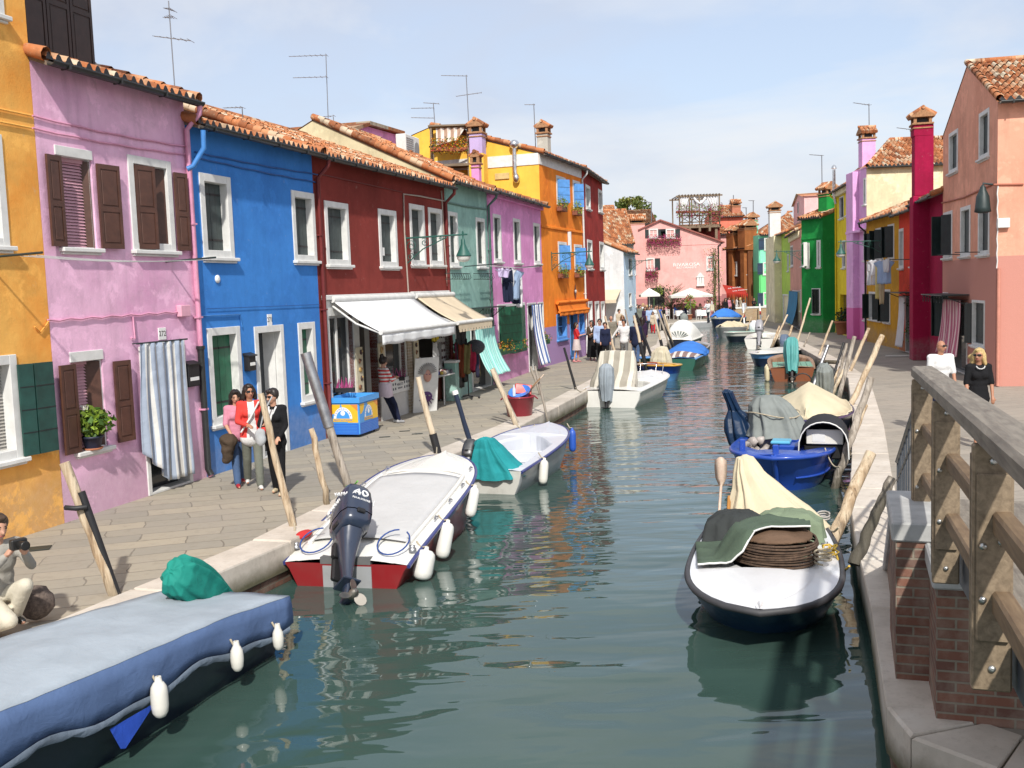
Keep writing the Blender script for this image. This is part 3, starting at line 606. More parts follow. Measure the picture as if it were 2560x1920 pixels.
p=h.W('A2',1065,650); pl=(p[0]-.09,p[1]-.1,p[0]+.09,p[1]+.1)
PLATE=paint('white_enamel',(.8,.8,.78,1),.35,.05)
def number_plate(h,p,txt,w=.15,hh=.15):
    m=MB(); m.cbox((p[0]-w/2,-.018,p[1]-hh/2),(p[0]+w/2,-.002,p[1]+hh/2),.004,0); m.text(txt,hh*.62,Matrix.Translation((p[0],-.019,p[1]))@Matrix.Rotation(pi/2,4,'X'),1,.001); m.build('number_plate',[PLATE,BLACK],h.o)
number_plate(h,h.W('A2',1117,648),'272',.2,.2)
def mailbox(h,a,b,d=.12):
    u0,z0,u1,z1=h.rect(a,b,d); m=MB(); m.cbox((u0,-d,z0),(u1,-.002,z1),.015); m.prism([(-d-.02,z1-.02),(-.002,z1+.01),(-.002,z1+.05),(-d-.03,z1+.0)],0,u1-u0+.03,0,Matrix.Translation((u0-.015,0,0))@Matrix(((0,1,0,0),(1,0,0,0),(0,0,1,0),(0,0,0,1)))); o=m.build('mailbox',BLACK,h.o); m=MB(); m.cbox((u0+.04,-d-.006,z0+.1),(u1-.04,-d-.001,z0+.16),.002); m.build('name_plate',PLATE,o)
mailbox(h,('A2',1300,860),('A2',1388,1005))
u0,z0,u1,z1=h.rect(('A2',1250,450),('A2',1322,528),.1); h.box('meter_box',u0,-.1,z0,u1,-.002,z1,paint('pink_meter_box',rgb(228,170,190),.6))
PK=paint('pink_pipe_paint',rgb(228,160,190),.6)
h.downpipe(h.L-.05,PK,lowmat=GUT,lowz=h.W('A2',1375,755)[1])
for a,b in ((('A1',215,800),('A1',1285,1012)),(('A1',215,885),('A1',1285,1068))):
    p,q=h.W(*a),h.W(*b); h.cable([(p[0]+(q[0]-p[0])*i/8,p[1]+(q[1]-p[1])*i/8-.03*sin(pi*i/8)-.012*(i%2)) for i in range(9)],PK,.014)
p,q=h.W('A2',320,552),h.W('A2',1245,490); h.cable([(p[0]+(q[0]-p[0])*i/14,p[1]+(q[1]-p[1])*i/14-.025*(i%2)) for i in range(15)],PK,.014)
p=h.W('A2',910,530); h.cable([p,(p[0]+.02,p[1]-.35),(p[0]-.08,p[1]-.33)],PK,.014)
p=h.W('A1',1280,1070); h.cable([p,(p[0]+.0,h.W('A2',1310,450)[1])],PK,.02)
h.finish()
# dormer with panelled shutters standing on the pink roof
yl,zl=.55,h.eave+.2
u0,z0=h.W('A1',150,330,-.7); u1,z1=h.W('A1',640,370,-.7); m=MB(); y=.7
m.box((u0,y,z0-.3),(u1,y+2.2,z0+2.0)); d=m.build('dormer',PURP,h.o); k=3
for i in range(k):
    m=MB(); a=u0+(u1-u0)*i/k; b=u0+(u1-u0)*(i+1)/k; shutter_leaf(m,a+.01,b-.01,z0-.12,z0+1.85,y-.045,'panel'); m.build('shutter',[paint('dark_brown_shutter_paint',(.04,.022,.018,1),.55,.3),BLACK],d)
m=MB(); m.box((u0-.2,y-.35,z0+1.86),(u1+.25,y+2.4,z0+1.98)); m.build('dormer_roof',GUT,d)
# --- blue house
def mkhouse(i,name,label,ept,mat,**k):
    hh=House(name,label,Pw[i],Pw[i+1],5,mat,**k); hh.eave=hh.W(*ept)[1]; return hh
h=mkhouse(2,'blue_house','bright blue house with white framed windows and a white doorway',('A1',1800,1020),BLUE,slope=17,depth=7); hb=h; h.eave+=.12
h.window(('A1',1370,1190),('A2',1620,130),mat=SLATE,fw=.14,deep=.17); h.window(('A1',2008,1312),('A2',2190,150),mat=SLATE,fw=.13,deep=.17)
h.window(('A2',1425,612),('A2',1690,1235),mat=GREEN2,fw=.14,deep=.17); h.window(('A5',112,280),('A5',248,775),mat=GREEN2,fw=.14,deep=.17)
u0,z1=h.W('A2',1752,600); u1=h.W('A2',1993,1300)[0]; h.window(r=(u0,0,u1,z1),style='dark',fw=.13,sill=False,name='door',deep=.3); w=h.last
M=Matrix.Translation((u1-.14,.12,0))@Matrix.Rotation(R(102),4,'Z'); m=MB(); shutter_leaf(m,0,.8,.05,z1-.14,0,'panel',M=M); m.build('door_leaf',[WHITE,BLACK],w)
m=MB(); m.box((u0+.14,.2,.05),(u0+.28,.23,z1-.15)); m.build('side_panel',WHITE,w)
mailbox(h,('A2',1718,800),('A2',1775,900)); number_plate(h,h.W('A2',1860,552),'271',.17,.22)
p=h.W('A2',1500,270); m=MB(); m.lathe([(.07,0),(.075,.02),(.03,.035)],(0,0,0),14,M=Matrix.Translation((p[0],-.001,p[1]))@Matrix.Rotation(pi/2,4,'X')); m.build('vent_cover',PLATE,h.o)
BP=paint('blue_pipe_paint',rgb(70,140,215),.5); BC=paint('dark_blue_cable_paint',rgb(40,95,165),.6)
for a,b in ((('A1',1340,1050),('A1',2190,1205)),(('A1',1340,1085),('A1',2190,1260))):
    p,q=h.W(*a),h.W(*b); h.cable([(p[0]+(q[0]-p[0])*i/9,p[1]+(q[1]-p[1])*i/9-.02*sin(pi*i/9)-.012*(i%2)) for i in range(10)],BC,.014)
p,q=h.W('A2',1380,525),h.W('A2',1650,515); h.cable([p,q,h.W('A2',1665,600)],BP,.014); p,q=h.W('A2',1420,475),h.W('A2',2205,445); h.cable([p,q],BC,.006)
m=MB(); u,z=h.W('A1',1390,960,.3); m.tube([(u,-.35,h.eave-.15),(u+.02,-.33,z-.15),(u-.05,-.15,z-.45),(u-.1,-.06,z-.5)],.045,8); m.build('downpipe',BP,h.o)
h.finish()
# --- dark red house with the shops
h=House('dark_red_house','dark red house with white windows above two shop fronts with awnings',Pw[3],Pw[4],5,DRED,slope=21,depth=8.5,sideover=.06); h.eave=h.W('A4',680,600)[1]+.02; hr=h
for a,b in (((283,782),(458,1208)),((634,835),(768,1218)),((837,802),(950,1206)),((960,827),(1064,1208))): h.window(('A4',*a),('A4',*b),mat=SLATE,fw=.13,deep=.16)
p=h.W('A4',692,1115); h.box('paper_notice',p[0]-.07,.08,p[1]-.1,p[0]+.07,.085,p[1]+.1,PLATE,c=.001)
zf=h.W('A5',600,105)[1]; WST=stucco('white_shop_stucco',(.52,.52,.5,1),(.44,.44,.42,1),.25,11.0)
# white ground-floor front
us=lambda x,y=500:h.W('A5',x,y)[0]
H=zf-.28
sh0=(us(325),.62,us(480),H-.12); sd0=(us(516),0,us(640),H-.1); sw=(us(683,560),h.W('A5',760,655)[1],us(815,560),H-.1); ss=(us(868,700),0,h.L-.05,H-.05)
for r in (sh0,sd0,sw,ss): h.hole(*r)
m=MB(); hs=[sh0,sd0,sw,ss]; u9=us(868,700); zs=sorted({0,zf,*[q for r in hs for q in (r[1],r[3])]}); uu=sorted({.08,h.L-.01,*[q for r in hs for q in (r[0],r[2])]})
for a,b in zip(uu[:-1],uu[1:]):
    for c,d in zip(zs[:-1],zs[1:]):
        if any(r[0]<(a+b)/2<r[2] and r[1]<(c+d)/2<r[3] for r in hs): continue
        m.quad((a,-.03,c),(b,-.03,c),(b,-.03,d),(a,-.03,d))
for r in hs:
    a,c,b,d=r; e=.35
    for q in (((a,-.03,c),(a,-.03,d),(a,e,d),(a,e,c)),((b,-.03,d),(b,-.03,c),(b,e,c),(b,e,d)),((a,-.03,d),(b,-.03,d),(b,e,d),(a,e,d))): m.quad(*q)
    if c>0: m.quad((b,-.03,c),(a,-.03,c),(a,e,c),(b,e,c))
m.quad((.08,-.03,zf),(h.L-.01,-.03,zf),(h.L-.01,0.01,zf),(.08,.01,zf)); m.build('shop_front',WST,h.o,fix=False)
m=MB(); m.box((us(826,700),-.075,0),(us(858,700),-.03,H)); m.build('brick_pilaster',brick('pale_brick',(.4,.33,.24,1),(.3,.24,.18,1),(.5,.46,.4,1),old=.35),h.o)
h.box('door_post',us(860,700),-.09,0,us(876,700),-.02,H,WHITE)
WF=[]
def shopwin(r,nm,mull=1,deep=.14):
    m=MB(); a,c,b,d=r; m.cbox((a,deep-.04,c),(a+.06,deep+.03,d),.005,1); m.cbox((b-.06,deep-.04,c),(b,deep+.03,d),.005,1); m.cbox((a+.06,deep-.04,d-.06),(b-.06,deep+.03,d),.005,1); m.cbox((a+.06,deep-.04,c),(b-.06,deep+.03,c+.06),.005,1)
    for i in range(1,mull+1): q=a+(b-a)*i/(mull+1); m.cbox((q-.035,deep-.039,c+.06),(q+.035,deep+.029,d-.06),.005,1)
    m.quad((a+.06,deep,c+.06),(b-.06,deep,c+.06),(b-.06,deep,d-.06),(a+.06,deep,d-.06),0); return m.build(nm,[pane_mat(),WHITE],h.o,fix=False)
shopwin(sh0,'show_window',1); shopwin(sw,'show_window',0)
h.box('window_ledge',sh0[0]-.02,-.12,sh0[1]-.06,sh0[2]+.02,.1,sh0[1],WHITE)
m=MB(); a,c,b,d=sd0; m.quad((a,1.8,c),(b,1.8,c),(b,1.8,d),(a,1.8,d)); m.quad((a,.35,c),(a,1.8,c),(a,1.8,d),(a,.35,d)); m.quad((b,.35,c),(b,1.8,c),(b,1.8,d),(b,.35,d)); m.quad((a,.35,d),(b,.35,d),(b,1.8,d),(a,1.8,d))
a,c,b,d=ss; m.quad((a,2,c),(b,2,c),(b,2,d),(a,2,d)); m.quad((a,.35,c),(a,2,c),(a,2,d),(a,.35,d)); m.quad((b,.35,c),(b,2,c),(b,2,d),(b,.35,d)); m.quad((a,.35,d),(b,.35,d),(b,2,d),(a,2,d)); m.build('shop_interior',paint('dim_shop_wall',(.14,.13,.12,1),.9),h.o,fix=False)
m=MB(); M=Matrix.Translation((sd0[0]+.1,.3,0))@Matrix.Rotation(R(25),4,'Z'); m.box((.02,0,.02),(.75,.05,sd0[3]-.05),0,M); m.build('door_leaf',paint('grey_white_door',(.52,.5,.46,1),.6),h.o)
h.box('fascia_board',.1,-.1,zf-.05,h.L*.63,-.005,zf+.06,WHITE); h.box('fascia_board',h.L*.64,-.1,zf-.03,h.L-.02,-.005,zf+.08,WHITE)
DP=paint('dark_red_pipe_paint',rgb(128,46,44,.7),.6); h.downpipe(.1,DP); h.downpipe(h.L-.1,DP,r=.05)
GC=paint('grey_conduit',(.4,.33,.28,1),.6)
p=[h.W('A4',830,1390),h.W('A4',805,1000),h.W('A4',797,742),h.W('A4',900,755),h.W('A4',1075,790)]; h.cable(p,GC,.022); p=[h.W('A4',1085,1340),h.W('A4',1060,1000),h.W('A4',1045,720)]; h.cable(p,GC,.02)
p,q=h.W('A4',245,610),h.W('A4',790,730); h.cable([p,q],DP,.014)
h.finish()
# awnings: cloth on arms with a roller box, front bar and hanging valance
def awning(h,tl,tr,fl,fr,vb,cloth,bar,scallop=False,label='',drop=None,name='awning',arms=True):
    u0,z0=h.W(*tl); u1,z1=h.W(*tr); y0,zf0=h.U(*fl,u0+.03); y1,zf1=h.U(*fr,u1-.03); y=-(abs(y0)+abs(y1))/2; zf=(zf0+zf1)/2; zt=(z0+z1)/2
    e=empty(name,h.world(u0,0,0),h.o.rotation_euler.z,label,'awning'); M=Matrix.Translation((-u0,0,0)); m=MB(); n=10
    rows=[]
    for k in range(n+1):
        f=k/n; rows.append([(u0+.03+(u1-u0-.06)*i/12,-.08+(y+.08)*f,zt+(zf-zt)*f-.05*sin(pi*f)*(1+.3*sin(i*1.3))) for i in range(13)])
    m.loft(rows,0,False); m.build('canopy',cloth,e,M=M,fix=False).modifiers.new('s','SOLIDIFY').thickness=.008
    zb=h.U(*vb,u0+.03)[1]; dr=max(.15,zf-zb); m=MB()
    if scallop:
        k=int((u1-u0)/.22)
        for i in range(k):
            a=u0+.03+(u1-u0-.06)*i/k; b=a+(u1-u0-.06)/k; m.quad((a,y-.02,zf-.03),(b,y-.02,zf-.03),(b,y-.025,zf-dr*.72),(a,y-.025,zf-dr*.72)); m.quad((a+.03,y-.025,zf-dr*.72),(b-.03,y-.025,zf-dr*.72),(b-.03,y-.03,zf-dr),(a+.03,y-.03,zf-dr))
    else:
        rows=[[(u0+.03+(u1-u0-.06)*i/40,y-.02-.02*sin(i*.9)*f-.01*sin(i*2.1)*f,zf-.03-dr*f+.012*sin(i*.7)*f) for i in range(41)] for f in (0,.35,.7,1)]; m.loft(rows,0,False)
    m.build('valance',cloth,e,M=M,fix=False).modifiers.new('s','SOLIDIFY').thickness=.006
    m=MB(); m.tube([(u0,y,zf),(u1,y,zf)],.055,8); m.build('front_bar',bar,e,M=M)
    m=MB(); m.tube([(u0,-.09,zt+.03),(u1,-.09,zt+.03)],.075,10); m.build('roller_box',bar,e,M=M)
    if arms:
        for uu in (u0+.08,u1-.08): m=MB(); m.tube([(uu,-.06,zt-.12),(uu,(y)*.5,(zt+zf)/2-.16),(uu,y+.03,zf-.02)],.026,6); m.build('arm',bar,e,M=M)
    return e,y,zf,dr
AWC=fabric('white_awning_canvas',(.72,.73,.73,1),.08); AWT=fabric('beige_awning_canvas',(.62,.52,.38,1),.1)
awning(h,('A5',315,140),('A5',845,110),('A5',662,345),('A5',1130,282),('A5',690,415),AWC,WHITE,label='white canvas awning over the shop with the ice cream chest')
awning(h,('A5',862,120),('A5',1106,92),('A5',1165,285),('A5',1366,250),('A5',1180,340),AWT,WHITE,True,label='beige awning with a notched edge beside the white one')
# --- pale teal house
h=House('pale_teal_house','narrow pale teal house between the dark red and lilac pink ones',Pw[4],Pw[5],5,TEAL,slope=24,depth=9,side=CREAM); h.eave=h.W('A4',1220,700)[1]+.08; ht=h
yl,zl=h.U('A4',220,262,0.0); h.ridge=max(3.0,min(yl,9)); h.slope=math.degrees(math.atan2(zl-h.eave,h.ridge)); h.depth=h.ridge*1.7; print('teal ridge',yl,zl,h.slope)
h.window(('A4',1090,852),('A4',1164,1215),mat=DGREEN,fw=.12); h.window(('A4',1270,892),('A4',1340,1220),mat=DGREEN,fw=.12)
for a,b in (((1102,1258),(1222,1302)),((1286,1258),(1374,1302))):
    u0,z0,u1,z1=h.rect(('A4',*a),('A4',*b),.15); m=MB(); d=.22
    for zz in (z0+.03,z1): m.tube([(u0,-.01,zz),(u0,-d,zz),(u1,-d,zz),(u1,-.01,zz)],.011,5)
    for i in range(9): q=u0+(u1-u0)*i/8; m.tube([(q,-d,z0+.03),(q,-d-.04,z0+(z1-z0)*.35),(q,-d,z1)],.008,4)
    for i in range(5): q=u0+(u1-u0)*i/4; m.tube([(q,-.01,z0+.03),(q,-d,z0+.03)],.008,4)
    m.build('flower_holder',IRON,h.o)
TC=paint('teal_cable_paint',(.12,.22,.19,1),.7); h.cable([h.W('A4',1080,795),h.W('A4',1200,822),h.W('A4',1350,842)],TC,.03)
h.downpipe(h.L-.05,paint('teal_pipe_paint',(.07,.14,.12,1),.6))
zz=h.W('A5',1250,180)[1]; u0=h.W('A5',1140,400)[0]; u1=h.W('A5',1205,400)[0]; h.window(r=(max(u0,.12),h.W('A5',1160,520)[1],u1,zz-.2),mat=GREEN2,leaf='board',fw=.06,sill=True)
ud0,ud1=h.W('A5',1240,400)[0],h.W('A5',1365,400)[0]; h.window(r=(ud0,0,min(ud1,h.L-.15),zz-.25),style='dark',fw=.08,sill=False,name='door')
m=MB(); u0,u1=ud0-.2,min(ud1+.12,h.L-.06); m.box((u0,-.55,zz-.03),(u1,-.01,zz)); 
for i in range(9): q=u0+.06+(u1-u0-.12)*i/8; m.tube([(q+.07*cos(a),-.5,zz-.14+.07*sin(a)) for a in [2*pi*k/10 for k in range(11)]],.008,4)
for q in (u0+.05,u1-.05): m.tube([(q,-.5,zz-.04),(q,-.02,zz-.4)],.014,5)
m.build('door_canopy',IRON,h.o)
h.finish()
m=fabric('turquoise_striped_cotton',(.2,.55,.5,1),.1,.95,(.42,.7,.66,1),axis='uv',period=.09,duty=.6)
curtain(h,ud0-.05,min(ud1,h.L-.1),h.W('A5',1290,310)[1],h.W('A5',1330,605)[1],m,'door_curtain','turquoise striped curtain hanging in front of the pale teal house door',5,.05,y=-.2,lean=.45,seed=4)
# --- lilac pink house
h=House('lilac_pink_house','lilac pink house with laundry hung below its upper windows',Pw[5],Pw[6],5,PURP,slope=19,depth=8,roofdark=.35); h.eave=h.W('A4',1545,790)[1]+.1; hl=h
for a,b in (((1382,868),(1444,1186)),((1513,897),(1568,1194)),((1645,927),(1694,1198))): h.window(('A4',*a),('A4',*b),mat=DGREEN,fw=.12)
u0,z0,u1,z1=h.rect(('A5',1412,160),('A5',1600,435)); h.window(r=(max(u0,.06),z0,u1,z1),style='blind',mat=GREEN2,fw=.1); w=h.last; gl=(max(u0,.06),z0,u1,z1)
h.leaf(w,gl[0]+.12,z0+.05,z1-.1,(u1-u0)*.44,R(-12),GREEN2,'board'); h.leaf(w,u1-.1,z0+.05,z1-.1,(u1-u0)*.44,R(190),GREEN2,'board',y=-.04)
u0,z1=h.W('A5',1606,150); u1=h.W('A5',1668,300)[0]; h.window(r=(u0,0,u1,z1),style='dark',fw=.1,sill=False,name='door'); pd=(u0,u1,z1)
u0,z0,u1,z1=h.rect(('A5',1676,145),('A5',1722,415)); h.window(r=(u0,z0,min(u1,h.L-.05),z1),mat=GREEN2,leaf='board',fw=.06,nl=1); g2=(u0,z0,u1,z1)
h.box('cornice',.02,-.14,h.eave-.2,h.L-.02,-.002,h.eave-.02,PURP)
h.finish()
m=fabric('navy_striped_cotton',(.75,.76,.78,1),.1,.95,(.1,.16,.36,1),axis='uv',period=.16,duty=.6)
curtain(h,pd[0]-.1,pd[1]+.1,h.W('A5',1640,160)[1],h.W('A5',1670,540)[1],m,'door_curtain','navy and white striped curtain hanging at the lilac pink house door',5,.05,y=-.2,lean=.3,seed=5)
# --- tangerine house, three storeys, and the brick red one behind
WB=paint('white_eave_band',(.72,.72,.7,1),.8)
h=House('tangerine_house','three-storey tangerine house with sky blue shutters and a yellow side wall',Pw[6],Pw[7],5,TANG,slope=17,depth=9,side=YELW,over=.25); h.eave=h.W('A4',1860,540)[1]; ho=h
for a,b in (((1795,618),(1862,826)),((1902,648),(1955,850)),((1807,1050),(1868,1250)),((1912,1068),(1968,1252))):
    r=h.window(('A4',*a),('A4',*b),style='dark',fw=.13,sill=False); w=h.last; d=(r[2]-r[0])*.46
    h.leaf(w,r[0]+.16,r[1]+.1,r[3]-.16,d,R(-35),SKYBL,'board',y=0); h.leaf(w,r[2]-.06,r[1]+.05,r[3]-.16,d,R(205),SKYBL,'board',y=-.03)
wz=h.eave-.02; h.box('eave_band',.0,-.03,wz-.42,h.L,-.002,wz,WB)
m=MB(); m.box((-.03,.0,wz-.42),(.001,h.depth,wz+.02)); m.build('eave_band',WB,h.o)
u0,z0,u1,z1=h.rect(('A5',1797,225),('A5',1868,380)); h.window(r=(u0,z0,u1,z1),style='glass',fw=.12,frame=SKYBL)
u0,u1=h.W('A5',1885,300)[0],h.W('A5',1935,300)[0]; h.window(r=(u0,0,u1,z1),style='dark',fw=.06,frame=SKYBL,sill=False,name='door'); u0,u1=h.W('A5',1945,300)[0],h.W('A5',1980,300)[0]; h.window(r=(u0,1.0,min(u1,h.L-.05),z1),style='glass',fw=.1,frame=SKYBL)
p,q=h.W('A4',1770,955),h.W('A4',1978,1000); h.box('string_course',0,-.05,(p[1]+q[1])/2-.05,h.L,-.002,(p[1]+q[1])/2+.05,TANG)
h.downpipe(h.L-.06,WHITE); 
p=h.W('A5',1917,75); m=MB(); m.add([(p[0]-.2,-.03,p[1]),(p[0],-.05,p[1]-.38),(p[0]+.2,-.03,p[1]),(p[0],-.05,p[1]+.38)],[(0,1,2,3)]); m.add([(p[0]+dx*.07,-.056,p[1]+dz*.1) for dx,dz in ((-1,0),(0,-1),(1,0),(0,1))],[(0,1,2,3)],1)
for sx in (-1,1): m.ell((p[0]+sx*.07,-.05,p[1]+.02),(.03,.02,.06),mi=1,n=6,m=4)
m.build('diamond_plaque',[paint('rust_plaque',(.2,.06,.03,1),.6),WHITE],h.o); 
p=h.W('A4',1873,1057); h.box('white_lamp_box',p[0]-.06,-.15,p[1]-.45,p[0]+.06,-.01,p[1]+.45,WHITE)
h.finish()
OA=fabric('orange_awning_canvas',(.8,.22,.03,1),.1)
awning(h,('A5',1790,150),('A5',1985,140),('A5',1790,205),('A5',2030,190),('A5',1795,228),OA,OA,False,label='orange fabric awning over the tangerine shop',arms=False)
h=House('brick_red_house','three-storey brick red house at the end of the left row',Pw[7],Pw[8],5,RED2,slope=17,depth=9,over=.25); h.eave=ho.eave; h2=h
for a,b in (((1985,675),(2020,848)),((2068,706),(2099,868)),((1997,1036),(2034,1232)),((2077,1050),(2110,1236))): h.window(('A4',*a),('A4',*b),style='glass',fw=.14)
for a,b in ((2003,2034),(2047,2079),(2086,2114)):
    u0,z1=h.W('A5',a,140); u1=h.W('A5',b,300)[0]; h.window(r=(u0,0,min(u1,h.L-.05),z1),style='half',mat=WHITE,fw=.13,sill=False,name='door',nl=1,leaf='panel')
h.finish()
# ================================================================ RIGHT ROW
def onl(A,B,c,x,y):
    d=ray(c,x,y); A=V(A); B=V(B); t=(B-A).normalized(); n=V((-t.y,t.x)); k=(A-V((0,0))).dot(n)/V((d.x,d.y)).dot(n); return (d.x*k,d.y*k)
SALM=stucco('salmon_stucco',rgb(238,172,146,.68),rgb(226,158,132,.66),.3,21.0,rgb(212,150,136,.62),3.55)
FUCH=stucco('fuchsia_stucco',rgb(168,28,72,.66),rgb(152,24,64,.62),.2,22.0)
VERM=stucco('vermilion_stucco',rgb(212,66,44,.8),rgb(190,58,40,.75),.3,23.0,rgb(170,110,80,.7),.7)
OCHR=stucco('ochre_stucco',rgb(196,146,42,.8),rgb(180,132,38,.75),.3,24.0)
LAVE=stucco('lavender_stucco',rgb(222,172,216,.8),rgb(208,156,204,.78),.25,25.0,rgb(222,120,180,.7),1.6)
CREM=stucco('cream_wall_stucco',rgb(226,214,180,.8),rgb(208,194,156,.75),.35,26.0)
YELL=stucco('yellow_stucco',rgb(222,196,48,.8),rgb(210,180,44,.75),.25,27.0)
GREE=stucco('green_stucco',rgb(34,140,66,.8),rgb(28,120,58,.75),.2,28.0)
SAL2=stucco('dusty_pink_stucco',rgb(206,150,136,.8),rgb(190,136,122,.75),.3,29.0)
LIME=stucco('lime_stucco',rgb(176,204,92,.8),rgb(160,188,88,.75),.3,30.0)
DKS=paint('black_green_shutter_paint',(.012,.026,.026,1),.5,.3)
SC=(G('D',2150,835).x,G('D',2150,835).y); FL=P2('D',1986,770); SFp=onl(SC,FL,'C3',818,500)
t_=(V(SC)-V(SFp)).normalized(); dep=(V(SC)-V(SFp)).length; q_=V((-t_.y,t_.x))   # q_ points away from the canal
Q_=V(SC)+q_*13
h=House('salmon_house','big salmon pink house with a sunlit front and a gable over the canal',SC,tuple(Q_),5,SALM,depth=dep,slope=24,sides=(0,1),over=.3); h.eave=h.W('B2',1370,225)[1]+.05; hs_=h
for a,b in (((1210,0),(1215,0)),): pass
SLP=24
f=House('f','',SFp,SC,h.eave,SALM); bpy.data.objects.remove(f.o); 
fo=empty('facade',(f.P.x,f.P.y,ZP),atan2(f.t.y,f.t.x)); fo.parent=h.o; fo.matrix_parent_inverse=Matrix(); fo.matrix_basis=(Matrix.Translation((SC[0],SC[1],ZP))@Matrix.Rotation(h.o.rotation_euler.z,4,'Z')).inverted()@(Matrix.Translation((f.P.x,f.P.y,ZP))@Matrix.Rotation(atan2(f.t.y,f.t.x),4,'Z')); f.o=fo
for a,b,st in ((('C3',975,68),('C3',1058,482),'closed'),(('C3',1130,22),('C3',1223,468),'closed'),(('C3',828,112),('C3',902,498),'glass'),(('B2',1047,410),('B2',1095,610),'closed'),(('B2',1214,298),('B2',1268,530),'closed')):
    r=f.window(a,b,mat=DKS,fw=.12,style=st)
    if st=='glass': f.leaf(f.last,r[0]+.12,r[1]+.1,r[3]-.12,.42,R(-70),DKS,'plank'); f.leaf(f.last,r[2]-.12,r[1]+.1,r[3]-.12,.42,R(215),DKS,'plank')
r=f.rect(('C3',765,795),('C3',820,1180)); r=(.12,r[1],.95,r[3]); f.window(r=r,style='glass',fw=.1); f.leaf(f.last,.2,r[1]+.05,r[3]-.1,.45,R(-60),DKS,'plank'); f.leaf(f.last,.95,r[1]+.05,r[3]-.1,.45,R(230),DKS,'plank')
u0=f.W('C3',875,900)[0]; u1=f.W('C3',1035,900)[0]; zc=f.W('C3',1000,850)[1]; f.window(r=(u0,0,u1,zc-.12),style='dark',fw=.1,sill=False,name='door'); sdoor=(u0,u1,zc)
r=f.rect(('C3',1075,862),('C3',1182,1280)); f.window(r=r,style='closed',mat=DKS,fw=.08); f.leaf(f.last,r[0]+.05,r[1]+.05,r[3]-.1,.4,R(-165),DKS,'plank',y=-.05)
m=MB(); zc2=zc+.1; m.box((u0-.5,-.8,zc2),(u1+.25,-.01,zc2+.035))
for i in range(8): q=u0-.4+(u1+.2-u0+.3)*i/7; m.tube([(q+.09*cos(a),-.74,zc2-.12+.09*sin(a)) for a in [2*pi*k/10 for k in range(11)]],.01,4)
for q in (u0-.4,u1+.2): m.tube([(q,-.75,zc2),(q,-.02,zc2-.3)],.016,5)
m.build('door_canopy',IRON,f.o)
pk=[(f.L/2,h.eave+f.L/2*math.tan(R(SLP)))]; f.face('gable_wall',pk)
p,q=f.W('B2',1010,790),f.W('B2',1285,690); f.cable([p,((p[0]+q[0])/2,(p[1]+q[1])/2-.08),q],paint('salmon_cable_paint',rgb(200,120,95,.7),.7),.03)
m=MB(); zz=f.W('C3',1230,440)[1]; 
for q in (r[0]-1.6,r[0]+1.0): m.tube([(q,0,zz),(q,-.7,zz+.02)],.014,5)
m.tube([(r[0]-1.6,-.68,zz),(r[0]+1.0,-.68,zz)],.004,4); m.build('drying_rail',IRON,f.o)
p=h.W('C3',1350,195,.1); h.box('meter_box',p[0]-.17,-.14,p[1]-.14,p[0]+.14,-.002,p[1]+.12,WHITE)
u=h.W('C3',1295,1000)[0]; m=MB(); m.tube([(u,-.06,.02),(u,-.06,h.W('C3',1300,590)[1])],.05,8); m.build('pipe',paint('salmon_pipe_paint',rgb(222,150,130,.75),.6),h.o)
u=h.W('C3',1285,200)[0]; m=MB(); m.tube([(u+.02*(i%2),-.03,h.W('C3',1300,590)[1]+i*.2) for i in range(12)],.018,5); m.build('cable',WHITE,h.o)
p,q=h.W('B2',1290,690),h.W('B2',1455,688); h.cable([p,q],paint('salmon_cable_paint',rgb(200,120,95,.7),.7),.03)
h.finish()
PST=fabric('pink_striped_cotton',(.78,.6,.6,1),.1,.95,(.5,.16,.24,1),axis='uv',period=.13,duty=.62)
curtain(f if 0 else House.__new__(House),0,0,0,0,PST,'x','x') if 0 else None
f2=House('tmp','',SFp,SC,5,SALM)
curtain(f2,sdoor[0]-.02,sdoor[1]+.02,zc-.05,f2.W('C3',950,1345,.15)[1],PST,'door_curtain','pink striped curtain billowing at the salmon house door',6,.06,y=-.22,lean=.15,seed=8); bpy.data.objects.remove(f2.o)
# fuchsia
h=House('fuchsia_house','narrow fuchsia house with a tall outside chimney, beside the salmon one',FL,SFp,5,FUCH,depth=7,slope=20,over=.4); h.eave=h.W('B2',910,775)[1]; hf=h
r=h.rect(('C3',605,145),('C3',642,505)); h.window(r=(r[0],r[1],r[0]+.75,r[3]),mat=DKS,fw=.12)
cu=1.6
m=MB(); m.cbox((cu-.38,-.56,0),(cu+.38,.15,h.eave+.1),.02); m.cbox((cu-.31,-.5,h.eave+.1),(cu+.31,.15,h.U('B2',950,360,cu)[1]),.02); br_=m.build('chimney_breast',FUCH,h.o)
zt=h.U('B2',950,360,cu)[1]
h.finish(); chimney(h,cu,-.22,zt-.4,zt+.02,.64,FUCH,.62)
m=MB(); m.tube([(.1,-.45,h.eave-.1),(.1,-.3,h.eave-.35),(.06,-.08,h.eave-.7),(.06,-.08,.2)],.045,7); m.build('downpipe',GUT,h.o)
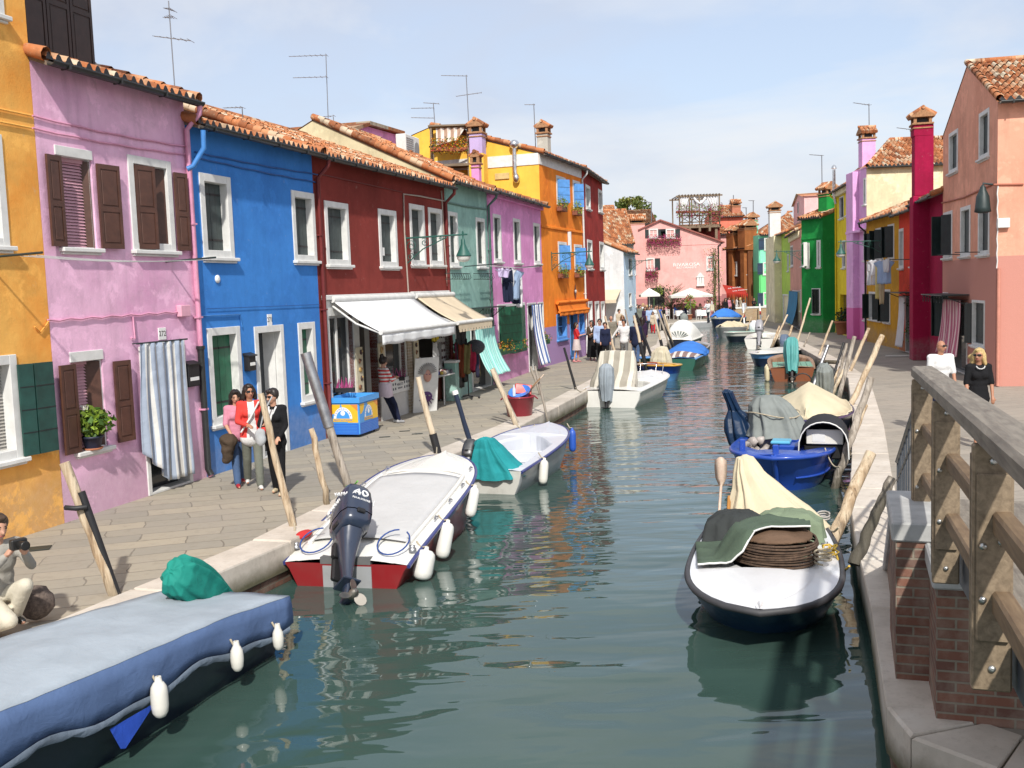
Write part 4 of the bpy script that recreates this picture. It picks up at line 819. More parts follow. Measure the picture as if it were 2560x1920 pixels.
# vermilion
Vp=P2('D',1942,755); h=House('vermilion_house','vermilion house with a white door curtain and a small canopy',Vp,FL,5,VERM,depth=7,slope=20); h.eave=h.W('B2',800,840)[1]; hv=h
h.window(('C3',443,252),('C3',481,590),mat=DKS,fw=.12,style='glass'); h.window(('C3',543,218),('C3',580,575),mat=DKS,fw=.12,style='glass'); h.window(('C3',445,862),('C3',482,1200),mat=DKS,fw=.12,style='glass')
u0=h.W('C3',500,1000)[0]; u1=h.W('C3',600,1000)[0]; zc=h.W('C3',550,800)[1]; h.window(r=(u0,0,min(u1,h.L-.1),zc-.15),style='dark',fw=.1,sill=False,name='door'); m=MB(); m.box((u0-.2,-.7,zc),(min(u1+.3,h.L),-.01,zc+.035)); [m.tube([(q,-.66,zc),(q,-.02,zc-.3)],.016,5) for q in (u0-.15,u1)]; m.build('door_canopy',IRON,h.o)
h.finish()
WCU=fabric('white_cotton',(.72,.72,.74,1),.12)
curtain(h,u0-.05,u0+.95,zc-.15,.25,WCU,'door_curtain','white curtain hanging at the vermilion house door',5,.06,y=-.25,lean=.1,seed=9)
# ochre
Op=P2('D',1872,737); h=House('ochre_house','low ochre house with open black shutters and laundry in front',Op,tuple(V(Vp)),5,OCHR,depth=7,slope=20); h.eave=h.W('B2',660,870)[1]; hoc=h
for a,b in (((193,275),(238,525)),((240,248),(306,512)),((345,215),(400,502))):
    r=h.window(('C3',*a),('C3',*b),style='glass',fw=.1); h.leaf(h.last,r[0]+.1,r[1]+.05,r[3]-.1,.42,R(-50),DKS,'plank'); h.leaf(h.last,r[2]-.1,r[1]+.05,r[3]-.1,.42,R(222),DKS,'plank')
for a,b in (((182,792),(290,1045)),((315,772),(366,1062))):
    r=h.window(('C3',*a),('C3',*b),style='glass',fw=.1); h.leaf(h.last,r[0]+.1,r[1]+.05,r[3]-.1,.45,R(-50),DKS,'plank'); h.leaf(h.last,r[2]-.1,r[1]+.05,r[3]-.1,.45,R(222),DKS,'plank')
h.downpipe(.08,GUT); h.finish()
# lavender with cream side
Lp=P2('D',1841,731); n_=V((Op[0]+.1,Op[1]+.25)); d_=V(Lp)-n_; dl=d_.length; q2=V((d_.y,-d_.x)).normalized()
h=House('lavender_house','tall lavender house with a bare cream side wall above the ochre roof',tuple(n_),tuple(n_+q2*9),5,CREM,depth=dl,slope=26,sides=(0,1),hip=2.2,ridge=3.2,over=.2); h.depth=dl; h.eave=h.W('B2',750,582)[1]; hla=h
f=House('f','',tuple(Lp),tuple(n_),h.eave,LAVE); bpy.data.objects.remove(f.o)
def sub(f,h):
    fo=empty('facade',(0,0,0)); fo.parent=h.o; fo.matrix_basis=(Matrix.Translation((h.P.x,h.P.y,ZP))@Matrix.Rotation(atan2(h.t.y,h.t.x),4,'Z')).inverted()@(Matrix.Translation((f.P.x,f.P.y,ZP))@Matrix.Rotation(atan2(f.t.y,f.t.x),4,'Z')); fo.rotation_mode='XYZ'; f.o=fo
sub(f,h)
u=f.W('B2',585,720)[0]; 
for za,zb in ((650,800),(930,1110),(1290,1440)): z1=f.W('B2',585,za)[1]; z0=f.W('B2',585,zb)[1]; f.window(r=(u-.35,z0,min(u+.4,f.L-.03),z1),mat=DKS,fw=.1,style='glass')
m=MB(); m.cbox((.05,-.3,0),(1.2,.1,f.eave-.1),.02); m.build('chimney_breast',LAVE,f.o)
for z in (f.W('B2',550,950)[1],): f.box('string_course',0,-.33,z-.06,f.L,-.002,z+.06,LAVE)
f.face(); h.finish(); hip=h.roof
chimney(h,.6,1.9,h.eave-.2,h.eave+1.55,.66,LAVE,.66)
# yellow
n2=V((18.62,58.0)); n3=V((Lp[0]+.15,Lp[1]+.25)); h=House('yellow_house','narrow yellow house tucked between the green and lavender ones',tuple(n2),tuple(n3),5,YELL,depth=7,slope=18); h.eave=h.W('B2',470,700)[1]; hy=h
for a,b in (((440,760),(464,872)),((477,735),(509,850))): h.window(('B2',*a),('B2',*b),mat=DKS,fw=.06,leaf='louver')
h.window(('B2',455,1000),('B2',474,1150),mat=DKS,fw=.1); h.window(('B2',497,985),('B2',511,1145),mat=DKS,fw=.1,style='glass')
u0=h.W('B2',443,1350)[0]; u1=h.W('B2',500,1350)[0]; h.window(r=(max(u0,.1),0,u1,h.W('B2',470,1290)[1]),style='dark',fw=.08,frame=YELL,sill=False,name='door'); h.downpipe(.1,YELL); h.box('eave_band',0,-.2,h.eave-.35,h.L,-.002,h.eave-.02,CREM); h.finish()
# green
h=House('green_house','emerald green corner house with white window frames and a chimney',(17.3,60.35),(18.04,58.67),5,GREE,depth=5,slope=17,over=.2,ridge=2.6); h.eave=h.W('B2',300,872)[1]; hg=h
h.window(('B2',257,1012),('B2',275,1148),mat=DKS,fw=.12); h.window(('B2',313,997),('B2',337,1147),mat=DKS,fw=.12,style='glass'); r=h.window(('B2',287,1263),('B2',335,1405),mat=DKS,fw=.1,style='glass'); h.leaf(h.last,r[0]+.1,r[1]+.05,r[3]-.05,.4,R(-40),DKS,'louver'); h.leaf(h.last,r[2]-.1,r[1]+.05,r[3]-.05,.4,R(215),DKS,'louver')
p=h.W('B2',300,985); h.box('string_course',0,-.04,p[1]-.05,h.L,-.002,p[1]+.05,GREE); h.finish(); chimney(h,.9,1.2,h.eave,h.U('B2',310,742,.9)[1],.75,GREE,.8)
# dusty pink
S2=P2('D',1708,702); h=House('dusty_pink_house','low dusty pink house with a pink dormer, left of the green house',S2,(17.75,62.2),5,SAL2,depth=8,slope=20); h.eave=h.W('B2',210,945)[1]; hd=h
h.window(('B2',169,1030),('B2',184,1140),mat=DKS,fw=.1); h.window(('B2',228,1015),('B2',244,1140),mat=DKS,fw=.1)
u0=h.W('B2',180,1350)[0]; u1=h.W('B2',222,1350)[0]; zt=h.W('B2',200,1275)[1]; h.window(r=(u0,0,u1,zt),style='dark',fw=.08,sill=False,name='door'); r=h.rect(('B2',228,1270),('B2',262,1400)); h.window(r=(r[0],r[1],min(r[2],h.L-.05),r[3]),style='closed',mat=GREEN2,fw=.05)
h.box('eave_band',0,-.12,h.eave-.45,h.L,-.002,h.eave-.05,CREM); h.finish()
curtain(h,u0-.2,u1+.2,zt-.05,.35,fabric('blue_cotton',(.06,.2,.34,1),.15),'door_curtain','dark blue curtain at the dusty pink house door',4,.07,y=-.2,lean=.3,seed=12)
DPK=stucco('dormer_pink_stucco',rgb(232,180,180,.8),rgb(220,165,165,.78),.2,31.0)
a=h.U('B2',225,890,h.L*.62); yy=2.2; u0,z0=h.W('B2',186,880,-yy); u1,z1=h.W('B2',243,720,-yy); m=MB(); zz=z1; um=(u0+u1)/2
m.add([(u0,yy,z0-.6),(u1,yy,z0-.6),(u1,yy,zz-.45),(um,yy,zz+.15),(u0,yy,zz-.45)],[(0,1,2,3,4)]); m.box((u0+.01,yy+.01,z0-.6),(u1-.01,yy+3,zz-.46)); d=m.build('dormer',DPK,h.o)
m=MB(); m.add([(u0-.15,yy-.2,zz-.5),(um,yy-.2,zz+.22),(um,yy+3,zz+.22),(u0-.15,yy+3,zz-.5),(u1+.15,yy-.2,zz-.5),(u1+.15,yy+3,zz-.5)],[(0,1,2,3),(1,4,5,2)]); m.build('dormer_roof',tiles('terracotta_roof_tiles'),d,uvs=[(i+.5,.5) for i in range(6)])
m=MB(); m.cbox((um-.45,yy-.05,z0+.1),(um+.45,yy-.002,zz-.5),.02,0); m.box((um-.35,yy-.07,z0+.2),(um+.35,yy-.051,zz-.6),1); m.build('window',[WHITE,DKS],d)
# lime with the cream breast
Cp=P2('D',1671,692); h=House('lime_house','lime green house with a cream chimney breast at the bend of the quay',Cp,S2,5,LIME,depth=8,slope=20); h.eave=h.W('B2',120,962)[1]; hli=h
ub=h.W('B2',121,1200)[0]; zc=h.W('B2',100,835,.6)[1]
m=MB(); m.cbox((.0,-.55,0),(ub,.1,h.eave-.1),.02); m.build('chimney_breast',CREM,h.o)
h.window(('B1',1760,780),('B1',1784,965),mat=DKS,fw=.1) if 0 else None
h.window(('B1',1842,815),('B1',1857,972),mat=DKS,fw=.08); u0=h.W('B1',1800,1300)[0]; u1=h.W('B1',1852,1300)[0]; h.window(r=(u0,0,u1,h.W('B1',1830,1190)[1]),style='half',mat=CREM,fw=.1,sill=False,name='door',leaf='panel'); h.finish()
chimney(h,ub*.55,-.2,h.eave-.1,h.U('B2',100,835,ub*.55)[1],.95,WHITE,.8)
# ================================================================ FAR END
def FH(name,label,c,x0,x1,Y,yt,wall,depth=8,**k):
    p=AT(c,x0,yt,Y); q=AT(c,x1,yt,Y); h=House(name,label,(p.x,p.y),(q.x,q.y),5,wall,depth=depth,**k); h.eave=h.W(c,(x0+x1)/2,yt)[1]; return h
# white and pale blue house
WPB=stucco('pale_blue_stucco',rgb(190,212,238,.85),rgb(178,200,230,.8),.2,41.0); WHT=stucco('chalk_white_stucco',(.54,.55,.56,1),(.46,.46,.46,1),.35,42.0)
a_=V((7.0,62.0)); b_=V((8.15,65.9)); tt=(b_-a_).normalized()
h=House('pale_blue_house','low pale blue house with a white side wall, beside the pink restaurant',tuple(a_),tuple(b_),5,WPB,depth=7,slope=24,side=WHT,over=.25); h.eave=h.W('B1',390,800)[1]; hw=h
for a,b in (((343,850),(378,1010)),((408,855),(440,1005)),((345,1178),(372,1300)),((410,1175),(434,1300))):
    r=h.rect(('B1',*a),('B1',*b)); h.window(r=(max(r[0],.1),r[1],min(r[2],h.L-.1),r[3]),mat=paint('navy_shutter_paint',(.02,.045,.09,1),.5),fw=.05)
m=MB(); M=Matrix.Translation((-.02,0,0)); p=h.U('B1',150,1160,0); q=h.U('B1',320,1215,0)
m.add([(-.02,3.0,2.9),(-.02,.2,2.9),(-1.1,.3,2.3),(-1.1,3.0,2.3)],[(0,1,2,3)]); m.add([(-1.1,.3,2.3),(-1.1,3.0,2.3),(-1.12,3.0,2.1),(-1.12,.3,2.1)],[(0,1,2,3)]); m.build('side_awning',AWT,h.o).modifiers.new('s','SOLIDIFY').thickness=.03
h.finish()
# tiled house behind it
BRN=stucco('grey_rear_stucco',(.4,.36,.33,1),None,.3,43.0)
h=FH('rear_house','house behind the pale blue one showing a broad orange tiled roof','B1',100,392,88,712,BRN,depth=10,slope=30,ridge=5.5); h.finish()
h=FH('rear_house','small house far behind with a strip of orange roof under the tree','B1',128,232,120,492,WHT,depth=7,slope=28); h.finish()
h=FH('rear_house','house with a long dark weathered roof behind the pink restaurant','B1',240,600,112,525,BRN,depth=8,slope=22,roofdark=.6); h.finish()
# pink restaurant
RPK=stucco('restaurant_pink_stucco',rgb(236,178,172,.7),rgb(226,168,162,.66),.2,44.0,rgb(190,132,132,.66),1.9)
Yr=93.0; p=AT('B1',455,700,Yr); q=AT('B1',1215,700,Yr); h=House('pink_restaurant','pale pink restaurant with magenta window boxes facing down the canal',(p.x,p.y),(q.x,q.y),5,RPK,depth=9); h.eave=h.W('B1',1210,700)[1]; hre=h
pk=h.W('B1',640,490); lf=h.W('B1',455,575); rt=h.W('B1',1210,692); m=MB(); D=9
poly=[(0,-.05),(h.L,-.05),(h.L,rt[1]),pk,(0,lf[1])]; m.add([(u,0,z) for u,z in poly],[(0,1,2,3,4)]); m.add([(h.L,0,-.05),(h.L,D,-.05),(h.L,D,rt[1]),(h.L,0,rt[1])],[(0,1,2,3)]); m.add([(0,0,-.05),(0,D,-.05),(0,D,lf[1]),(0,0,lf[1])],[(3,2,1,0)]); m.build('wall',RPK,h.o,fix=False)
m=MB(); uv=[]
for (a,b) in ((( -.2,lf[1]-.1),pk),(pk,(h.L+.3,rt[1]-.1))):
    m.add([(a[0],-.25,a[1]+.06),(b[0],-.25,b[1]+.06),(b[0],D,b[1]+.06),(a[0],D,a[1]+.06),(a[0],-.25,a[1]-.06),(b[0],-.25,b[1]-.06),(b[0],D,b[1]-.06),(a[0],D,a[1]-.06)],[(0,1,2,3),(4,7,6,5),(0,4,5,1),(1,5,6,2),(3,2,6,7),(0,3,7,4)])
m.build('roof',paint('red_verge_tiles',(.3,.1,.08,1),.9,.3,8),h.o); p=h.W('B1',700,732); h.box('string_course',0,-.04,p[1]-.03,h.L,-.002,p[1]+.03,RPK)
def fwin(h,a,b,sh=(1,1),fw=.12,st='glass',crop='B1',lw=.5,mat=DKS):
    r=h.window((crop,*a),(crop,*b),style=st,fw=fw,flat=True,mat=mat); w=h.last
    if sh[0]: m=MB(); shutter_leaf(m,r[0]-lw,r[0]-.02,r[1]+.05,r[3]-.05,-.06,'plank'); m.build('shutter',[mat,BLACK],w)
    if sh[1]: m=MB(); shutter_leaf(m,r[2]+.02,r[2]+lw,r[1]+.05,r[3]-.05,-.06,'plank'); m.build('shutter',[mat,BLACK],w)
    return r
ra=fwin(h,(534,575),(622,662),lw=.75); rb=fwin(h,(694,575),(784,662),lw=.45); rc=fwin(h,(510,850),(592,968),lw=.5); rd=fwin(h,(1075,832),(1157,962),(0,0),.18)
RWIN=(ra,rb,rc)
p=h.W('B1',890,912); m=MB(); Mx=Matrix.Rotation(pi/2,4,'X'); m.text('RIVAROSA',.42,Matrix.Translation((p[0],-.02,p[1]))@Mx,0,.01,sx=1.25); p=h.W('B1',890,940); m.text('RISTORANTE',.26,Matrix.Translation((p[0],-.02,p[1]))@Mx,0,.01,sx=1.2); m.build('lettering',paint('white_lettering',(.85,.82,.8,1),.6,.02),h.o)
# shrine
u0,z0,u1,z1=h.rect(('B1',978,985),('B1',1060,1112)); um=(u0+u1)/2; m=MB(); m.cbox((u0,-.25,z0),(u1,-.002,z0+.1),.01); m.box((u0+.06,-.18,z0+.1),(u0+.28,-.002,z1-.45)); m.box((u1-.28,-.18,z0+.1),(u1-.06,-.002,z1-.45)); m.add([(u0,-.22,z1-.45),(u1,-.22,z1-.45),(um,-.22,z1),(u0,-.002,z1-.45),(u1,-.002,z1-.45),(um,-.002,z1)],[(0,1,2),(0,3,4,1),(1,4,5,2),(2,5,3,0)]); m.box((u0+.28,-.03,z0+.1),(u1-.28,-.002,z1-.45),1)
m.cap((um,-.12,z0+.12),(um,-.12,z0+.75),.13,.08,8,0); m.ell((um,-.12,z0+.95),(.08,.08,.1),n=8,m=6,mi=0); m.build('shrine',[WHITE,paint('niche_mauve',(.35,.2,.25,1),.8)],h.o)
m=MB(); u0,z1=h.W('B1',522,1195); u1=h.W('B1',682,1195)[0]; m.box((u0,-.1,0),(u1,-.005,z1+.6),0); 
for q in (u0+.3,(u0+u1)/2,u1-.3): m.box((q-.05,-.14,0),(q+.05,-.101,z1),0)
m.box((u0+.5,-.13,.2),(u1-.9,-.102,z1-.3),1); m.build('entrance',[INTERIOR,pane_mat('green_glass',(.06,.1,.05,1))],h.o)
m=MB(); u=h.W('B1',1192,900)[0]; m.tube([(u,-.08,.05),(u,-.08,h.eave-.3),(h.L+.15,-.2,h.eave-.05)],.06,6); m.build('downpipe',GUT,h.o)
ch=House.__new__(House); h.ro=h.o; u=h.W('B1',428,600,0)[0]; chimney(h,u,.5,0,h.U('B1',428,520,u)[1],1.35,RPK,1.2,parent=h.o)
# dark red house under the roof terrace
RDW=paint('red_boarding',(.22,.03,.025,1),.8,.3,4)
h=FH('red_boarded_house','dark red boarded building carrying the wooden roof terrace','B1',880,1205,101,556,RDW,depth=7,tile=True,slope=5); h.finish(); hrb=h
AL=timber('weathered_deck_timber',(.13,.09,.055,1),(.24,.18,.12,1))
p=AT('B1',828,545,98.5); q=AT('B1',1205,545,98.5); zt=AT('B1',1000,268,98.5).z; zd=p.z; zr=AT('B1',1000,450,98.5).z; e=empty('roof_terrace',(p.x,p.y,zd),0,'wooden roof terrace with white drapes and flower boxes above the restaurant','terrace'); Lx=q.x-p.x; dz=zt-zd; hr_=zr-zd
m=MB(); m.box((0,0,-.25),(Lx,4.2,0)); 
for i in range(5): m.box((Lx*i/4-.1,0,-.6),(Lx*i/4+.1,4.2,-.251)) if 0<i<4 else None
for q in (.3,Lx-.3): m.box((q-.12,.2,-4),(q+.12,.5,-.251))
m.build('deck',AL,e); m=MB()
for i in range(5):
    for yy in (0.05,4.1): m.box((Lx*i/4-.06,yy-.06,0),(Lx*i/4+.06,yy+.06,dz if i in(0,1,2,4) else hr_))
for yy in (.05,4.1): m.box((-.3,yy-.07,dz),(Lx+.3,yy+.07,dz+.14))
for i in range(14): m.box((Lx*i/13-.04,-.2,dz+.141),(Lx*i/13+.04,4.3,dz+.22))
m.build('pergola',AL,e); m=MB()
for zz in (.25,hr_): m.box((.07,.02,zz),(Lx-.07,.08,zz+.1))
for i in range(4):
    a,b=Lx*i/4+.08,Lx*(i+1)/4-.08; m.tube([(a,.05,.35),(b,.05,hr_)],.04,4); m.tube([(b,.05,.35),(a,.05,hr_)],.04,4)
m.build('railing',AL,e)
def drape(x0,x1,x2,x3,z0,z1,y):
    m=MB(); rows=[]
    for k in range(9):
        f=k/8; rows.append([(x0+(x2-x0)*f+((x1+(x3-x1)*f)-(x0+(x2-x0)*f))*i/24,y+.08*sin(i*1.1+f),z1+(z0-z1)*f) for i in range(25)])
    m.loft(rows,0,False); m.build('drape',WCU,e,fix=False)
drape(.1,Lx*.27,.1,.5,hr_+.3,dz,.1); drape(Lx*.66,Lx-.1,Lx-.5,Lx-.1,hr_+.2,dz,.1); drape(Lx*.36,Lx*.44,Lx*.36,Lx*.42,hr_,dz,.15)
m=MB(); m.tube([(Lx*.36+Lx*.3*i/12,.0,dz-.1-.55*sin(pi*i/12*1.0)) for i in range(13)],.13,7); m.build('drape',WCU,e)
SALT=stucco('tall_salmon_stucco',rgb(226,126,104,.8),rgb(210,116,96,.75),.25,46.0)
h=FH('tall_salmon_house','tall salmon house with a tiled roof behind the roof terrace','B1',1180,1425,108,455,SALT,depth=7,slope=20); h.finish(); chimney(h,h.W('B1',1378,400)[0],1.2,h.eave,h.U('B1',1378,350,h.L*.8)[1],.9,stucco('brick_chimney_stucco',(.4,.16,.1,1),None,.3,47.0))
h=FH('pale_pink_house','slice of a pale pink house in the gap beside the restaurant','B1',1212,1275,106,620,RPK,depth=6,slope=20); h.finish()
RUST=stucco('rust_orange_stucco',rgb(178,112,66,.58),rgb(158,98,58,.55),.4,48.0); RUS2=stucco('rust_brown_stucco',rgb(132,82,54,.62),rgb(118,72,48,.6),.4,49.0)
p=AT('B1',1262,780,99.0); q=AT('B1',1470,730,95.0); h=House('rust_house','rust orange house with wide chimney breasts in the lane behind the restaurant',(p.x,p.y),(q.x,q.y),5,RUS2,depth=7,slope=18); h.eave=h.W('B1',1360,755)[1]
for a,b in (((1303,888),(1330,1020)),((1340,885),(1370,1015)),((1432,880),(1460,1005))): fwin(h,a,b,(0,0),.08)
for x0,x1,yt in ((1270,1335,625),(1380,1448,578)):
    u0=h.W('B1',x0,800,.3)[0]; u1=h.W('B1',x1,800,.3)[0]; ztp=h.W('B1',x0,yt,.3)[1]; m=MB(); m.cbox((u0+.3,-.3,0),(u1-.3,.0,h.eave),.02); m.cbox((u0,-.35,h.eave-.3),(u1,.9,ztp),.02); m.build('chimney_breast',RUST,h.o); h.ro=h.o; chimney(h,(u0+u1)/2,.27,ztp-.2,ztp,(u1-u0),RUST,1.2,parent=h.o)
h.finish()
MINT=stucco('mint_stucco',rgb(140,226,190,.8),rgb(126,212,178,.78),.2,50.0,rgb(112,208,130,.78),4.0)
p=AT('B1',1582,640,93.0); q=AT('B1',1775,640,93.0); p0=AT('B1',1462,640,97.0); tq=(V((q.x,q.y))-V((p.x,p.y))).normalized(); 
h=House('mint_house','mint green house at the far bend with navy shutters',(p.x,p.y),(q.x,q.y),5,MINT,depth=6,slope=24,over=.2,hip=2.0); h.eave=h.W('B1',1640,628)[1]
for a,b in (((1622,658),(1690,772)),((1610,890),(1700,1005)),((1612,1172),(1690,1300))): fwin(h,a,b,(1,0),.1,mat=paint('navy_shutter_paint',(.02,.045,.09,1),.5))
h.finish()
f=House('f','',(p0.x,p0.y),(p.x,p.y),h.eave,MINT); bpy.data.objects.remove(f.o); sub(f,h); f.face(); m=MB(); u=f.L*.2; m.cbox((u-.5,-.25,0),(u+.4,.05,f.eave),.02); m.build('chimney_breast',MINT,f.o); m=MB(); m.tube([(f.L-.1,-.05,.1),(f.L-.1,-.05,f.eave-.2)],.05,6); m.build('downpipe',MINT,f.o)
zt=f.U('B1',1500,495,u)[1]; chimney(f,u,.2,f.eave-.2,zt,1.1,MINT,.9,parent=f.o)
h=FH('rear_house','house with an orange hipped roof peeping between mint house and white chimney','B1',1690,1960,104,600,MINT,depth=9,slope=26,hip=3.0); h.finish()
# parapet of the side canal, red awning
p=AT('B1',1342,1320,88.0); q=AT('B1',1730,1310,88.6); m=MB(); Lw=(V((q.x,q.y))-V((p.x,p.y))).length; e=empty('parapet_wall',(p.x,p.y,ZP-.3),atan2(q.y-p.y,q.x-p.x),'low brick parapet with a stone coping across the far side canal','wall')
m.box((0,0,0),(Lw,.3,p.z-ZP+.2)); m.build('brickwork',brick('yellow_brick',(.42,.28,.13,1),(.34,.2,.1,1),(.45,.4,.33,1),old=.5),e); m=MB(); m.cbox((-.05,-.05,p.z-ZP+.2),(Lw+.05,.35,p.z-ZP+.36),.02); m.build('coping',WHITE,e)
RAW=fabric('red_awning_canvas',(.35,.03,.02,1),.15); p=AT('B1',1228,1120,91.0); q=AT('B1',1450,1170,90.2); e=empty('awning',(p.x,p.y,ZP),0,'red scalloped restaurant awning at the far lane, lettered in white','awning'); Lx=q.x-p.x; z1=p.z-ZP; z0=AT('B1',1300,1185,89).z-ZP; m=MB()
m.quad((0,0,z1+.2),(Lx,0,z1-.2),(Lx,-1.6,z0-.1),(0,-1.6,z0+.1)); k=12
for i in range(k): a,b=Lx*i/k,Lx*(i+1)/k; m.add([(a,-1.6,z0+.1-.2*i/k),(b,-1.6,z0+.1-.2*(i+1)/k),(b-.05,-1.62,z0-.3),((a+b)/2,-1.62,z0-.45),(a+.05,-1.62,z0-.3)],[(0,1,2,3,4)])
o=m.build('canopy',RAW,e,fix=False); ang=atan2(z1+.15-z0,1.6); m=MB(); 
m.text('RIVA ROSA',.3,Matrix.Translation((Lx*.4,-.75,(z1+z0)/2+.17))@Matrix.Rotation(R(-5),4,'Y')@Matrix.Rotation(ang,4,'X'),0,.004); m.text('Ristorante Pizzeria',.26,Matrix.Translation((Lx*.5,-1.2,(z0*.75+z1*.25)+.08))@Matrix.Rotation(R(-5),4,'Y')@Matrix.Rotation(ang,4,'X'),0,.004); m.build('lettering',WHITE,e)
m=MB(); [m.tube([(q,-1.5,0),(q,-1.5,z0)],.04,6) for q in (.1,Lx-.1)]; m.build('post',IRON,e)
# ================================================================ BOATS
def bprof(t,rs,bl):           # half-beam fraction along the boat, 0 stern .. 1 bow
    if t<.5: return rs+(1-rs)*sin(pi*t)
    u=(t-.5)/.5; return max(0,1-u**bl)**(.62)
class Boat:
    def __init__(s,name,label,stern,bow,B,hs,hb,rs=.82,bl=2.3,group='boats moored along the canal',cat='boat',se=1.0,mir=False):
        s.S=V(stern); s.Bw=V(bow); d=s.Bw-s.S; s.L=d.length; s.B=B; s.hs=hs; s.hb=hb; s.rs=rs; s.bl=bl; s.se=se
        s.e=empty(name,(s.S.x,s.S.y,0),atan2(d.y,d.x),label,cat,group); s.M=Matrix.Translation((s.S.x,s.S.y,0))@Matrix.Rotation(atan2(d.y,d.x),4,'Z')
        if mir: s.e.scale=(1,-1,1); s.M=s.M@Matrix.Diagonal((1,-1,1,1))
    def b(s,t): return s.B/2*bprof(t,s.rs,s.bl)
    def h(s,t): return s.hs+(s.hb-s.hs)*max(t,0)**s.se
    def W(s,x,y,z): return s.M@V((x,y,z))
    def hull(s,m_low,m_up,m_deck,split=.45,open_=(.1,.7),gw=.2,floor=.12,rail=None,m_in=None,camber=.05,N=26,rake=.55,transom=None,rr=.03,flare=.8,wl=True):
        L=s.L; ts=[(i/N) for i in range(N+1)]; R1=[]; 
        def xx(t,z): return L*t-(rake*max(0,t-.55)/.45*(1-max(0,min(1,z/s.hb)))*.9)**1.0 if t>.55 else L*t
        low=MB(); rings=[]
        for t in ts:
            b=s.b(t); h=s.h(t); pts=[]
            for f,zf in ((0,-.28),(.55,-.2),(flare,.0),((flare+1)/2+.02,h*split),(1,h)):
                z=zf if zf<h else h
                for_ =(xx(t,z),b*f,z); pts.append(for_)
            rings.append([(x,-y,z) for x,y,z in reversed(pts)]+pts[1:])
        n=len(rings[0]); vs=[p for r in rings for p in r]
        for i in range(N):
            for j in range(n-1):
                low.add([vs[i*n+j],vs[i*n+j+1],vs[(i+1)*n+j+1],vs[(i+1)*n+j]],[(0,1,2,3)],1 if j in(0,n-2) else 0,True)
        low.add(rings[0],[tuple(range(n))],2 if transom else 0)
        bm_=low.build('hull',[m_low,m_up,transom or m_up],s.e)
        bm=bmesh.new(); bm.from_mesh(bm_.data); bmesh.ops.remove_doubles(bm,verts=bm.verts,dist=.0005); bmesh.ops.recalc_face_normals(bm,faces=bm.faces); bm.to_mesh(bm_.data); bm.free()
        # deck with a cockpit well
        dk=MB(); a,c=open_ if open_ else (2,2); tt=sorted(set([round(t,4) for t in ts]+([a,a+.004,c-.004,c] if open_ else [])))
        rows=[]
        for t in tt:
            b=max(s.b(t)-.002,.001); h=s.h(t); inn=max(b-gw,.0); x=xx(t,h)
            if open_ and a<t<c:
                inn2=inn*min(1,((c-t)/(c-a)*3.0)**.5) if c-t<.18 else inn
                half=[(x,b,h),(x,inn2+.03,h+.004),(x,inn2,h-.01),(x,inn2*.97,h-.05),(x,inn2*.92,floor),(x,0,floor)]
            else: half=[(x,b,h),(x,inn+.03,h+.004+camber*.3),(x,inn,h+camber*.35),(x,inn*.8,h+camber*.6),(x,inn*.4,h+camber*.95),(x,0,h+camber)]
            rows.append(half+[(x,-y,z) for x,y,z in reversed(half[:-1])])
        n=len(rows[0])
        for i in range(len(rows)-1):
            for j in range(n-1):
                inner=open_ and a<=tt[i] and tt[i+1]<=c and 3<=j<=n-5
                dk.add([rows[i][j],rows[i][j+1],rows[i+1][j+1],rows[i+1][j]],[(0,1,2,3)],1 if inner else 0,False)
        d=dk.build('deck',[m_deck,m_in or m_deck],s.e,fix=False)
        if rail:
            r=MB(); pts=[(xx(t,s.h(t)),s.b(t)+.005,s.h(t)-rr*.6) for t in ts]; pts=[pts[0]]+pts
            path=[(x,-y,z) for x,y,z in pts[1:]][:-1]+[(xx(1,s.hb)+.01,0,s.hb-rr*.6)]+[q for q in reversed(pts[1:-1])]
            r.tube(path,rr,6); r.build('rub_rail',rail,s.e)
        s.xx=xx; return s
    def seat(s,t,w,z,mat,name='thwart'):
        m=MB(); b=s.b(t)-.1; m.cbox((s.L*t-w/2,-b,z-.03),(s.L*t+w/2,b,z),.01); return m.build(name,mat,s.e)
def fabr(c,**k): return c
